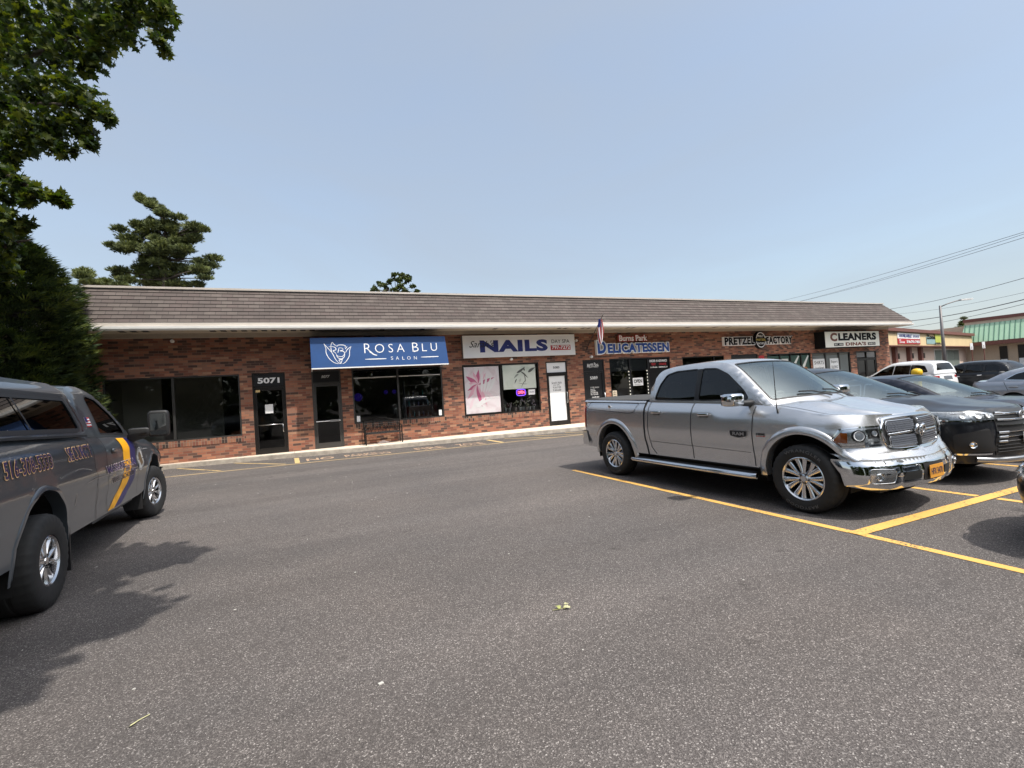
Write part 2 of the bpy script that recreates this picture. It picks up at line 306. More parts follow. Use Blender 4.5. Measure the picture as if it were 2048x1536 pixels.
for x0, x1 in zip(xs, xs[1:]):
    for z0, z1 in zip(zs, zs[1:]):
        if not hole((x0+x1)/2, (z0+z1)/2): w.quad((x0, YW, z0), (x1, YW, z0), (x1, YW, z1), (x0, YW, z1))
for x0, x1, z0, z1 in OPEN:
    w.quad((x0, YW, z0), (x0, YW, z1), (x0, YW+TH, z1), (x0, YW+TH, z0)); w.quad((x1, YW, z0), (x1, YW+TH, z0), (x1, YW+TH, z1), (x1, YW, z1))
    w.quad((x0, YW, z1), (x1, YW, z1), (x1, YW+TH, z1), (x0, YW+TH, z1)); w.quad((x0, YW, z0), (x0, YW+TH, z0), (x1, YW+TH, z0), (x1, YW, z0))
w.quad((XR, YW, 0), (XR, 34, 0), (XR, 34, ZT), (XR, YW, ZT)); w.quad((XL, YW, 0), (XL, YW, ZT), (XL, 34, ZT), (XL, 34, 0)); w.quad((XL, 34, 0), (XL, 34, ZT), (XR, 34, ZT), (XR, 34, 0))
w.build('wall', M['brick'], mall, fix=False)
for x0, x1, z0, z1 in OPEN:                                     # soldier course under each shop window
    if z0 > .3:
        s = MB(); s.box(x0-.06, x1+.06, YW-.012, YW+.06, z0-.2, z0-.002); s.build('brick_sill', M['sill'], mall)
# mansard: overlapping shingle courses, hipped ends
E0, E1, ZB, ZM = 17.27, 17.98, 4.52, 5.70
rf = MB(); NR = 9
XE0, XE1 = XL-.3, 34.72
def cr(t, lift=0): y = E0+(E1-E0)*t; z = ZB+(ZM-ZB)*t; return y-lift*.86, z+lift*.5
for i in range(NR):
    t0, t1 = i/NR, (i+1)/NR; ya, za = cr(t0, .022); yb, zb = cr(t1, .002); yc, zc = cr(t0, .0)
    xa, xb = XE1-(XE1-33.05)*t0, XE1-(XE1-33.05)*t1
    rf.quad((XE0, ya, za), (xa, ya, za), (xb, yb, zb), (XE0, yb, zb)); rf.quad((XE0, yc, zc), (xa, yc, zc), (xa, ya, za), (XE0, ya, za), 1)  # dark riser paints the shadow line under each course
    # right hip return
    rf.quad((xa, ya, za), (xa, 34, za), (xb, 34, zb), (xb, yb, zb))
ro_ = rf.build('mansard_roof', [M['shingle'], M['dark']], mall, fix=False); uvl = ro_.data.uv_layers.new(name='uv')
for p in ro_.data.polygons:                                       # one texture row per shingle course
    i = p.index//3
    for k, li in enumerate(p.loop_indices):
        co = ro_.data.vertices[ro_.data.loops[li].vertex_index].co; hip = p.index % 3 == 2
        uvl.data[li].uv = ((co.y if hip else co.x)+.0, i+(.02 if ((k in (0, 1)) or p.index % 3 == 1) else .98))
r = MB(); r.box(XE0, 33.08, 17.95, 34, 5.66, 5.72); r.build('flat_roof', M['grey'], mall)
r = MB(); r.box(XE0, 33.12, 17.90, 18.1, 5.70, 5.765); r.box(32.95, 33.14, 18.1, 34, 5.70, 5.765); r.build('roof_cap', M['cap'], mall)
r = MB(); r.box(XE0, 34.70, 17.26, 17.32, 4.41, 4.53); r.box(34.64, 34.70, 17.32, 34, 4.41, 4.53); r.build('fascia_trim', M['cap'], mall)
g = MB(); prof = [(17.19, 4.405), (17.17, 4.40), (17.18, 4.33), (17.215, 4.285), (17.30, 4.28), (17.30, 4.41)]
for x0, x1 in [(XE0, 5.0), (5.003, 15.0), (15.003, 25.0), (25.003, 34.62)]:
    g.add([(x0, y, z) for y, z in prof]+[(x1, y, z) for y, z in prof], [(i, (i+1) % 6, (i+1) % 6+6, i+6) for i in range(6)]+[tuple(range(6)), tuple(range(11, 5, -1))])
g.box(34.70, 34.76, 17.2, 34, 4.285, 4.41)
g.build('gutter', M['white'], mall)
s = MB(); s.box(XE0, 34.64, 17.31, YW+.02, 4.365, 4.40); s.build('soffit', M['soffit'], mall)
x = XL+.3
while x < 34.3:                                                  # vent slots in the soffit
    if (-3.2 < x < .1) or rnd.random() < .2: v = MB(); v.box(x, x+.17, 17.42, 18.15, 4.361, 4.366); v.build('soffit_vent', M['dark'], mall)
    x += .30
t = MB(); t.box(XL, 34.5, YW-.10, YW-.002, 4.22, 4.364); t.box(XL, 34.5, YW-.14, YW-.10, 4.33, 4.364); t.build('trim_board', M['beige'], mall)
# interiors
it = MB()
YI = YW+TH
it.quad((XL, YI, .13), (XR, YI, .13), (XR, 27, .13), (XL, 27, .13), 1); it.quad((XL, YI, 3.15), (XR, YI, 3.15), (XR, 27, 3.15), (XL, 27, 3.15), 2)
it.quad((XL, 27, .13), (XR, 27, .13), (XR, 27, 3.15), (XL, 27, 3.15), 0)
for x in (-6.1, -.4, 5.3, 11.1, 16.9, 23.0, 27.05, 34.4): it.box(x-.04, x+.04, YI, 27, .135, 3.145, 0)
it.box(-6.05, -4.9, 20.6, 20.66, .135, 3.14, 0); it.box(-4.9, -3.2, 21.9, 21.96, .135, 3.14, 0)
it.build('interior', [M['wallin'], M['floorin'], M['ceilin']], mall, fix=False)
def window(i, mull, fm='frame', fw_=.05, panes=True):
    x0, x1, z0, z1 = OPEN[i]; f = MB(); y0, y1 = YW+.02, YW+.11
    f.box(x0, x1, y0, y1, z0, z0+fw_); f.box(x0, x1, y0, y1, z1-fw_, z1); f.box(x0, x0+fw_, y0, y1, z0+fw_, z1-fw_); f.box(x1-fw_, x1, y0, y1, z0+fw_, z1-fw_)
    for m_ in mull: f.box(m_-.035, m_+.035, y0-.005, y1, z0+fw_, z1-fw_)
    o = f.build('window', M[fm], mall)
    e = [x0+fw_]+[q for m_ in mull for q in (m_-.035, m_+.035)]+[x1-fw_]
    for a_, b_ in zip(e[::2], e[1::2]):
        p = MB(); p.quad((a_, YW+.07, z0+fw_), (b_, YW+.07, z0+fw_), (b_, YW+.07, z1-fw_), (a_, YW+.07, z1-fw_)); p.build('pane', M['glass'], o, fix=False)
    return o
window(0, [-4.12], 'framegrey'); window(3, [3.15], 'framegrey'); window(4, [7.46], 'frame', .06); window(7, [14.12, 15.2], 'black', .05)
window(8, [19.5]); window(10, [24.45, 25.3, 26.2]); window(11, [28.35, 29.6], 'framegrey')
def door(i, fm='frame', tz=2.5, split=None, handle='bar', solid=None):
    x0, x1, z0, z1 = OPEN[i]; f = MB(); y0, y1 = YW+.015, YW+.10; q = .055
    f.box(x0, x0+q, y0, y1, z0, z1); f.box(x1-q, x1, y0, y1, z0, z1); f.box(x0+q, x1-q, y0, y1, z1-q, z1); f.box(x0+q, x1-q, y0, y1, tz-.03, tz+.03)
    xs_ = [x0+q, x1-q] if not split else [x0+q, split-.02, split+.02, x1-q]
    for a_, b_ in zip(xs_[::2], xs_[1::2]):
        f.box(a_+.004, a_+.075, y0+.01, y1-.01, z0+.01, tz-.034); f.box(b_-.075, b_-.004, y0+.01, y1-.01, z0+.01, tz-.034)
        f.box(a_+.075, b_-.075, y0+.01, y1-.01, z0+.01, z0+.2); f.box(a_+.075, b_-.075, y0+.01, y1-.01, tz-.13, tz-.034)
    if split: f.box(split-.02, split+.02, y0, y1, z0, tz-.03)
    o = f.build('door', M[fm], mall)
    for a_, b_ in zip(xs_[::2], xs_[1::2]):
        p = MB(); p.quad((a_+.075, YW+.06, z0+.2), (b_-.075, YW+.06, z0+.2), (b_-.075, YW+.06, tz-.13), (a_+.075, YW+.06, tz-.13)); p.build('pane', solid or M['glass'], o, fix=False)
    p = MB(); p.box(x0+q, x1-q, YW+.045, YW+.055, tz+.03, z1-q); tr_ = p
    return o, tr_, (x0, x1, z0, z1)
def wtext(s, x0, x1, z0, z1, y, m, name, parent=None, depth=None, **k):
    t = MB(); text_mb(t, s, x0, x1, z0, z1, lambda u, v: (u, y, v), depth=depth, **k); return t.build(name, m, parent, fix=bool(depth))
fy = YW-.004
# door 5071
o, tr_, b_ = door(1, tz=2.48); tr_.build('transom', M['black'], o)
wtext('5071', -1.66, -.97, 2.60, 2.80, YW+.040, M['letter'], 'number', o, bold=.035)
h = MB(); h.tube([(-1.70, YW-.03, 1.15), (-.92, YW-.03, 1.15)], .014); h.tube([(-.93, YW-.03, 1.15), (-.93, YW-.06, 1.13), (-.93, YW-.06, .88), (-.90, YW-.02, .86)], .013); h.build('handle', M['steel'], o, smooth=True)
n_ = MB(); n_.box(-1.47, -1.22, YW+.048, YW+.052, 1.55, 1.86); n_.build('paper_notice', M['letter'], label='white paper notice taped inside the glass of door 5071', cat='notice')
n_ = MB(); n_.box(-1.73, -1.60, YW+.010, YW+.0145, 2.30, 2.38); n_.build('warning_sticker', M['yellow2'], label='small yellow sticker at the top corner of door 5071', cat='sticker')
# door 5077
o, tr_, b_ = door(2, 'framegrey', tz=2.52); tr_.build('transom', M['black'], o)
wtext('5077', .40, .70, 2.70, 2.80, YW+.040, M['letter'], 'number', o, bold=.02, shear=.3)
h = MB(); h.tube([(.15, YW-.03, 1.12), (.98, YW-.03, 1.12)], .012); h.box(.62, .93, YW-.05, YW-.02, 1.08, 1.16); h.build('handle', M['steel'], o)
# door 5083: white panels with opening hours
o, tr_, b_ = door(5, tz=2.46, solid=M['signwhite']); tr_.build('transom', M['signwhite'], o)
wtext('5083', 9.98, 10.3, 2.66, 2.76, YW+.040, M['signblack'], 'number', o, bold=.02)
wtext('Sarah\'s Nails', 9.86, 10.38, 1.98, 2.08, YW+.056, M['signblack'], 'lettering', o, shear=.35)
wtext('DAY SPA', 9.95, 10.27, 1.90, 1.95, YW+.056, M['signblack'], 'lettering', o)
wtext('9:30-7:00\n9:30-6:00', 9.92, 10.32, 1.66, 1.86, YW+.056, M['signblack'], 'lettering', o)
h = MB(); h.tube([(10.56, YW-.02, 1.6), (10.57, YW-.05, 1.55), (10.57, YW-.05, 1.15), (10.56, YW-.02, 1.1)], .016); h.build('handle', M['steel'], o, smooth=True)
# deli door: black with white writing
o, tr_, b_ = door(6, 'black', tz=2.5, solid=M['black']); tr_.build('transom', M['black'], o)
wtext('Burns Park', 11.75, 12.38, 2.72, 2.86, YW+.040, M['letter'], 'lettering', o, shear=.2, bold=.012, warp=lambda a, b: (a, b-.9*(a-12.06)**2*.9))
wtext('DELICATESSEN', 11.83, 12.30, 2.64, 2.70, YW+.040, M['letter'], 'lettering', o, bold=.015, warp=lambda a, b: (a, b-.4*(a-12.06)**2))
wtext('5089', 11.88, 12.28, 2.08, 2.22, YW+.056, M['letter'], 'number', o, bold=.01)
wtext('STORE HOURS\nMon-Fri\n6:00-4:00\nSat 6:00-3:00\nSun 7:00-2:00', 11.86, 12.33, 1.36, 1.74, YW+.056, M['letter'], 'lettering', o, bold=.004)
wtext('516-799-4646', 11.92, 12.30, 1.23, 1.29, YW+.056, M['letter'], 'lettering', o, bold=.02)
h = MB(); h.tube([(12.62, YW, 1.42), (12.56, YW-.06, 1.42), (12.56, YW-.06, .95), (12.6, YW, .93)], .018); h.build('handle', M['steel'], o, smooth=True)
# pretzel door (pair) and cleaners door
o, tr_, b_ = door(9, 'frame', tz=2.45, split=21.7); tr_.build('transom', M['black'], o)
wtext('5091', 21.0, 21.35, 2.58, 2.68, YW+.040, M['letter'], 'number', o)
o, tr_, b_ = door(12, 'frame', tz=2.42, split=32.2)
p = MB(); p.box(31.27, 32.1, YW+.05, YW+.055, 2.5, 2.8); p.box(32.3, 33.1, YW+.045, YW+.05, 2.47, 2.8); p.build('transom', M['grey'], o)

# ================================================================ signs
a = place('awning_sign', (2.6, 17.8, 3.6), 'blue box awning with a white rose emblem and ROSA BLU SALON lettering', 'awning')
yt, yb, zt, zb, ax0, ax1 = 17.49, 17.36, 4.02, 2.97, .09, 4.84
AW = lambda u, v: Vector((u, yb+(yt-yb)*(v-zb)/(zt-zb)-.004, v))
b = MB(); b.quad((ax0, yb, zb), (ax1+.03, yb, zb), (ax1-.03, yt, zt), (ax0, yt, zt)); b.quad((ax0, yt, zt), (ax1-.03, yt, zt), (ax1-.03, YW-.005, 4.12), (ax0, YW-.005, 4.12))
b.add([(ax0, yb, zb), (ax0, yt, zt), (ax0, YW-.005, 4.12), (ax0, YW-.005, zb)], [(0, 1, 2, 3)]); b.add([(ax1+.03, yb, zb), (ax1-.03, yt, zt), (ax1-.03, YW-.005, 4.12), (ax1+.03, YW-.005, zb)], [(0, 1, 2, 3)])
b.build('canopy', M['blue'], a, fix=False)
b = MB(); b.box(ax0, ax1+.03, yb-.012, yb+.03, zb-.035, zb+.004); b.box(ax0, ax0+.03, yb+.03, YW-.01, zb-.035, zb); b.box(ax1, ax1+.03, yb+.03, YW-.01, zb-.035, zb); b.build('edge_rail', M['white'], a)
L_ = MB(); e = 3.13; X = lambda p: .09+(p-8)/(2022-8)*4.77; Z = lambda q, p: 4.02-(q-(108-(p/2000)*20))/(448-(p/2000)*30)*1.05   # traced proportions of the lettering on the awning front
def aw(s, p0, p1, q0, q1, bold=.0, **k): text_mb(L_, s, X(p0), X(p1), Z(q1, (p0+p1)/2), Z(q0, (p0+p1)/2), AW, bold=bold, **k)
for s_, p0, p1, q0, q1 in (('R', 748, 850, 195, 338), ('O', 905, 1040, 203, 335), ('S', 1105, 1172, 203, 330), ('A', 1230, 1345, 203, 325), ('B', 1468, 1565, 185, 320), ('L', 1620, 1695, 200, 315), ('U', 1760, 1858, 192, 312)): aw(s_, p0, p1, q0, q1, bold=-.012)
for s_, p0, p1 in (('S', 1130, 1162), ('A', 1205, 1250), ('L', 1302, 1334), ('O', 1375, 1428), ('N', 1480, 1524)): aw(s_, p0, p1, 392, 440, bold=-.01)
def awline(pts, wd):
    P = [(X(p), Z(q, p)) for p, q in pts]
    # smooth the hand-drawn stroke
    Q = []
    for i in range(len(P)-1):
        p0, p1, p2, p3 = P[max(i-1, 0)], P[i], P[i+1], P[min(i+2, len(P)-1)]
        for j in range(6):
            t = j/6; Q.append(tuple(.5*(2*b_+(c_-a_)*t+(2*a_-5*b_+4*c_-d_)*t*t+(3*b_-a_-3*c_+d_)*t**3) for a_, b_, c_, d_ in zip(p0, p1, p2, p3)))
    Q.append(P[-1]); vs = []
    for i, q in enumerate(Q):
        d = Vector(Q[min(i+1, len(Q)-1)])-Vector(Q[max(i-1, 0)]); d.normalize(); k = wd*(.45+.55*math.sin(math.pi*min(1, max(0, i/len(Q)))))
        vs += [AW(q[0]-d.y*k, q[1]+d.x*k), AW(q[0]+d.y*k, q[1]-d.x*k)]
    L_.add(vs, [(2*i, 2*i+1, 2*i+3, 2*i+2) for i in range(len(Q)-1)])
awline([(752, 430), (1060, 424)], .016); awline([(1590, 405), (1870, 398)], .016)
awline([(810, 285), (840, 320), (880, 358), (930, 372)], .020); awline([(1470, 280), (1475, 310), (1500, 322), (1520, 315)], .012)
for pts in ([(190, 190), (215, 260), (215, 330), (250, 410), (310, 470), (375, 495)], [(190, 190), (250, 270), (300, 340), (340, 430), (390, 495)], [(565, 235), (540, 300), (530, 380), (480, 460), (430, 495)], [(565, 235), (510, 280), (480, 330)],
            [(285, 240), (290, 205), (308, 172), (325, 200), (370, 235)], [(285, 240), (285, 285), (292, 330)], [(255, 240), (310, 238), (345, 255), (350, 285), (310, 300), (340, 330), (365, 380)], [(370, 235), (390, 215), (440, 213), (485, 225), (475, 250)],
            [(395, 255), (375, 330)], [(395, 255), (440, 262), (445, 290), (405, 300), (455, 310), (465, 350), (430, 385), (375, 380), (355, 360)], [(345, 330), (370, 400), (420, 420), (460, 390), (470, 340)], [(390, 425), (405, 490), (440, 400)], [(375, 440), (430, 425)], [(510, 235), (480, 275)]):
    awline(pts, .011)
L_.build('lettering', M['letter'], a, fix=False)

a = place('nails_sign', (8.4, YW, 3.7), 'long white lightbox sign reading NAILS in navy with DAY SPA and 797-7272', 'sign')
b = MB(); b.box(5.80, 11.02, YW-.20, YW-.003, 3.24, 4.14); b.build('cabinet', M['grey'], a)
b = MB(); b.box(5.84, 10.98, YW-.206, YW-.2005, 3.275, 4.105); b.build('panel', M['signwhite'], a)
b = MB(); b.box(5.79, 11.03, YW-.215, YW-.19, 4.105, 4.15); b.box(5.79, 11.03, YW-.215, YW-.19, 3.23, 3.275); b.box(5.79, 5.84, YW-.215, YW-.19, 3.275, 4.105); b.box(10.98, 11.03, YW-.215, YW-.19, 3.275, 4.105); b.build('frame', M['white'], a)
ys = YW-.209
t = MB(); text_mb(t, 'NAILS', 6.52, 9.66, 3.44, 3.95, lambda u, v: (u, ys, v), bold=.055, spacing=1.1); t.build('lettering', M['navy'], a, fix=False)
t = MB(); text_mb(t, "Sarah's", 6.06, 7.15, 3.66, 3.94, lambda u, v: (u, ys-.003, v), shear=.45); t.build('lettering', M['black'], a, fix=False)
t = MB(); text_mb(t, 'DAY SPA', 9.86, 10.76, 3.77, 3.93, lambda u, v: (u, ys, v), bold=.0); t.build('lettering', M['signblack'], a, fix=False)
b = MB(); b.box(9.80, 10.80, ys-.001, ys+.003, 3.46, 3.68); b.build('phone_panel', M['red'], a)
t = MB(); text_mb(t, '797-7272', 9.86, 10.77, 3.50, 3.66, lambda u, v: (u, ys-.004, v), bold=.03); t.build('lettering', M['letter'], a, fix=False)

a = place('delicatessen_sign', (14.3, YW, 3.45), 'channel letter sign reading DELICATESSEN, blue letters edged white', 'sign')
def outl(s, x0, x1, z0, z1, y, dep, m1, m2, b1, b2, parent, g_=.035, **k):
    t = MB(); text_mb(t, s, x0-g_, x1+g_, z0-g_, z1+g_, lambda u, v: (u, y, v), depth=(0, dep, 0), bold=b1, **k); t.build('letter_edge', m1, parent)
    t = MB(); text_mb(t, s, x0, x1, z0, z1, lambda u, v: (u, y-.004, v), bold=b2, **k); t.build('lettering', m2, parent, fix=False)
outl('D', 12.26, 12.72, 3.24, 3.83, YW-.16, .155, M['letter'], M['royal'], .11, .045, a, g_=.05)
outl('ELICATESSEN', 12.82, 16.42, 3.25, 3.69, YW-.15, .145, M['letter'], M['royal'], .11, .045, a, spacing=1.12)
a = place('burns_park_sign', (14.2, YW, 3.95), 'small red script sign reading Burns Park above the delicatessen letters', 'sign')
b = MB(); b.box(13.42, 15.20, YW-.12, YW-.003, 3.80, 4.06); b.build('backing', M['brown'], a)
outl('Burns Park', 13.5, 15.14, 3.80, 4.08, YW-.135, .03, M['red'], M['letter'], .08, .03, a, g_=.03)

a = place('pretzel_sign', (22.8, YW, 3.7), 'black raised letters PRETZEL FACTORY either side of an oval badge', 'sign')
for s_, x0, x1 in (('PRETZEL', 20.15, 22.35), ('FACTORY', 23.25, 25.35)):
    outl(s_, x0, x1, 3.47, 3.88, YW-.15, .145, M['letter'], M['signblack'], .09, .05, a, g_=.03, spacing=1.1)
b = MB(); b.lathe([(.001, -.17), (.40, -.17), (.43, -.15), (.43, -.01)], (0, 0, 0), 'y', 40); b.v = [(22.80+x*.95, YW+y, 3.71+z*1.1) for x, y, z in b.v]; b.build('badge', M['signblack'], a, smooth=30)
b = MB(); b.lathe([(.34, -.176), (.385, -.176)], (0, 0, 0), 'y', 40); b.v = [(22.80+x*.95, YW+y, 3.71+z*1.1) for x, y, z in b.v]; b.build('badge_ring', M['letter'], a, fix=False)
b = MB(); b.box(22.36, 23.24, YW-.186, YW-.174, 3.62, 3.80); b.build('badge_band', M['signblack'], a)
t = MB(); text_mb(t, 'PRETZEL', 22.43, 23.17, 3.66, 3.77, lambda u, v: (u, YW-.19, v), bold=.02); t.build('lettering', mat('gold_letter', (.55, .42, .08), .5), a, fix=False)
t = MB(); text_mb(t, 'PHILLY', 22.58, 23.02, 3.86, 3.98, lambda u, v: (u, YW-.178, v), bold=.02); text_mb(t, 'FACTORY', 22.56, 23.04, 3.46, 3.57, lambda u, v: (u, YW-.178, v), bold=.02); t.build('lettering', M['letter'], a, fix=False)

a = place('cleaners_sign', (31, YW, 3.6), 'cream lightbox sign reading CLEANERS above DINA\'S beside a deep black side panel', 'sign')
cy = YW-.62
b = MB(); b.box(27.42, 32.55, cy+.01, YW-.003, 3.10, 4.07); b.build('cabinet', M['signblack'], a)
b = MB(); b.box(27.46, 32.52, cy, cy+.0095, 3.13, 4.04); b.build('panel', M['cream_sign'], a)
cf = lambda u, v: (u, cy-.004, v)
t = MB(); text_mb(t, 'C', 27.9, 28.52, 3.47, 3.97, cf, bold=.05); text_mb(t, "DINA'S", 29.25, 31.2, 3.19, 3.40, cf, bold=.05, spacing=1.05); t.build('lettering', M['brown'], a, fix=False)
t = MB(); text_mb(t, 'LEANERS', 28.62, 32.22, 3.50, 3.95, cf, bold=.06, spacing=1.08); t.build('lettering', M['signblack'], a, fix=False)
for x0, x1 in ((28.2, 29.05), (31.35, 32.1)): b = MB(); b.box(x0, x1, cy-.003, cy, 3.20, 3.36); b.build('badge', M['signblack'], a)
t = MB(); text_mb(t, 'EST. 1955', 28.26, 28.99, 3.235, 3.325, lambda u, v: (u, cy-.006, v), bold=.02); text_mb(t, 'SHIRTS', 31.42, 32.04, 3.235, 3.325, lambda u, v: (u, cy-.006, v), bold=.02); t.build('lettering', M['cream_sign'], a, fix=False)

# ================================================================ in and behind the windows
def ramp_mat(name, stops, scale, dist=3, detail=4, wave=None, rough=.5):
    m, n, p, L = newmat(name); N = n.nodes.new; tc = N('ShaderNodeTexCoord')
    if wave:
        t = N('ShaderNodeTexWave'); t.wave_type = 'RINGS'; t.rings_direction = 'Y'; t.inputs['Scale'].default_value = wave; t.inputs['Distortion'].default_value = dist; t.inputs['Detail'].default_value = 3; t.inputs['Detail Scale'].default_value = scale
    else: t = N('ShaderNodeTexNoise'); t.inputs['Scale'].default_value = scale; t.inputs['Detail'].default_value = detail; t.inputs['Distortion'].default_value = dist
    L.new(tc.outputs['Object'], t.inputs['Vector']); r = N('ShaderNodeValToRGB'); e = r.color_ramp.elements
    while len(e) < len(stops): e.new(.5)
    for i, (q, c) in enumerate(stops): e[i].position = q; e[i].color = (*c, 1)
    L.new(t.outputs['Fac'] if 'Fac' in t.outputs else t.outputs[0], r.inputs[0]); L.new(r.outputs[0], p.inputs['Base Color']); p.inputs['Roughness'].default_value = rough; return m
yp = YW+.055
def poster(name, x0, x1, z0, z1, m, label, y=None, th=.004):
    o = place(name, ((x0+x1)/2, YW, z0), label, 'poster'); y = y or yp
    b = MB(); b.quad((x0, y, z0), (x1, y, z0), (x1, y, z1), (x0, y, z1)); b.quad((x0, y+th, z0), (x0, y+th, z1), (x1, y+th, z1), (x1, y+th, z0)); b.build('sheet', m, o, fix=False); return o
def petals(parent, cx, cz, items, y, name, mats):
    for mi in range(len(mats)):
        t = MB()
        for ii, (ang, ln, wd, k, ox, oz, bend) in enumerate(items):
            if k != mi: continue
            vs = []; c_, s_ = math.cos(R(ang)), math.sin(R(ang))
            for i in range(13):
                u = i/12; h_ = wd*math.sin(math.pi*min(1, u**.75))*.5; bx = ln*u; bz = bend*u*u
                for q in (-1, 1): a_, b_ = bx, bz+q*h_; vs.append((cx+ox+a_*c_-b_*s_, y-.0008-.00025*ii, cz+oz+a_*s_+b_*c_))
            t.add(vs, [(2*i, 2*i+1, 2*i+3, 2*i+2) for i in range(12)])
        if t.f: t.build(name, mats[mi], parent, fix=False)
CL = {}
def cm(c, r=.5):
    if c not in CL: CL[c] = mat('ink', c, r)
    return CL[c]
o = poster('window_poster', 5.85, 7.38, .95, 2.88, ramp_mat('poster_pink', [(.3, (.50, .42, .44)), (.5, (.62, .57, .60)), (.7, (.58, .60, .60))], 1.2, 1.5), 'tall pink window poster of a manicured hand and flower in the nail salon')
rn = random.Random(3); it_ = []
def clipit(it_, cx, cz, x0, x1, z0, z1):
    out = []
    for q in it_:
        ang, ln, wd, k, ox, oz, bend = q
        for f_ in (1, .8, .6, .4, .25):
            ex, ez = cx+ox+ln*f_*math.cos(R(ang)), cz+oz+ln*f_*math.sin(R(ang))
            if x0+.03 < ex < x1-.03 and z0+.03 < ez < z1-.03: out.append((ang, ln*f_, wd, k, ox, oz, bend*f_*f_)); break
    return out
for k in range(15): it_.append((20+k*21+rn.uniform(-5, 5), rn.uniform(.6, 1.0), rn.uniform(.13, .2), k % 3, 0, 0, rn.uniform(-.12, .12)))
for k in range(4): it_.append((82-k*9, .95-.07*k, .10, 3, .15+k*.10, -.35, .05))
it_.append((35, .6, .18, 3, -.1, -.95, .1)); it_.append((10, .9, .12, 3, -.2, -.85, .1)); it_.append((60, .5, .12, 2, -.4, -1.0, .1))
petals(o, 6.4, 2.15, clipit(it_, 6.4, 2.15, 5.85, 7.38, .95, 2.88), yp-.001, 'print', [cm((.42, .10, .20)), cm((.60, .34, .42)), cm((.62, .50, .55)), cm((.62, .62, .63))])
wtext('YOUR HANDS', 6.75, 7.05, 1.66, 1.70, yp-.009, M['letter'], 'lettering', o); wtext('SPA PEDICURE', 6.75, 7.30, 1.55, 1.60, yp-.009, M['letter'], 'lettering', o, bold=.03)
o = poster('window_poster', 7.56, 9.10, 1.86, 2.90, ramp_mat('poster_green', [(.3, (.46, .52, .46)), (.6, (.58, .62, .56)), (.8, (.5, .55, .5))], 1.5, 1), 'pale green window poster sketching a woman\'s face in the nail salon')
petals(o, 8.2, 2.4, clipit([(20, .5, .10, 0, 0, .15, .1), (-30, .45, .07, 0, .2, .2, -.1), (200, .3, .08, 1, .1, .1, .1), (-70, .4, .04, 0, .35, .1, -.12), (215, .45, .03, 0, .45, -.15, .15), (180, .5, .03, 1, .5, -.35, -.08), (40, .5, .12, 0, .55, .15, -.1), (60, .2, .10, 2, .1, -.25, 0), (230, .25, .05, 0, .0, -.1, .05), (100, .18, .07, 0, .38, .22, 0)], 8.2, 2.4, 7.56, 9.1, 1.86, 2.9), yp-.001, 'print', [cm((.07, .075, .07)), cm((.22, .24, .22)), cm((.42, .44, .40))])
neon = mat('neon_pink', (.1, .01, .02), .4, emit=(1, .12, .25), estr=3.0); neonb = mat('neon_blue', (.05, .01, .1), .4, emit=(.16, .05, 1), estr=2.6)
o = place('neon_open_sign', (8.35, YW, 1.6), 'lit neon OPEN sign with blue surround behind the nail salon window', 'neon sign')
b = MB(); b.box(8.13, 8.60, yp+.03, yp+.06, 1.54, 1.86); b.build('backing', M['black'], o)
t = MB(); t.tube([(8.17, yp+.02, 1.60), (8.15, yp+.02, 1.70), (8.17, yp+.02, 1.80), (8.25, yp+.02, 1.83), (8.48, yp+.02, 1.83), (8.56, yp+.02, 1.80), (8.58, yp+.02, 1.70), (8.56, yp+.02, 1.60), (8.48, yp+.02, 1.57), (8.25, yp+.02, 1.57), (8.17, yp+.02, 1.60)], .012, 6); t.build('border_tube', neonb, o)
wtext('OPEN', 8.21, 8.52, 1.64, 1.77, yp+.012, neon, 'lettering', o)
o = poster('price_card', 8.71, 9.02, 1.58, 1.80, M['signwhite'], 'white card with a blue print in the lower corner of the nail salon window')
wtext('MON', 8.76, 8.96, 1.66, 1.72, yp-.004, M['navy'], 'lettering', o)
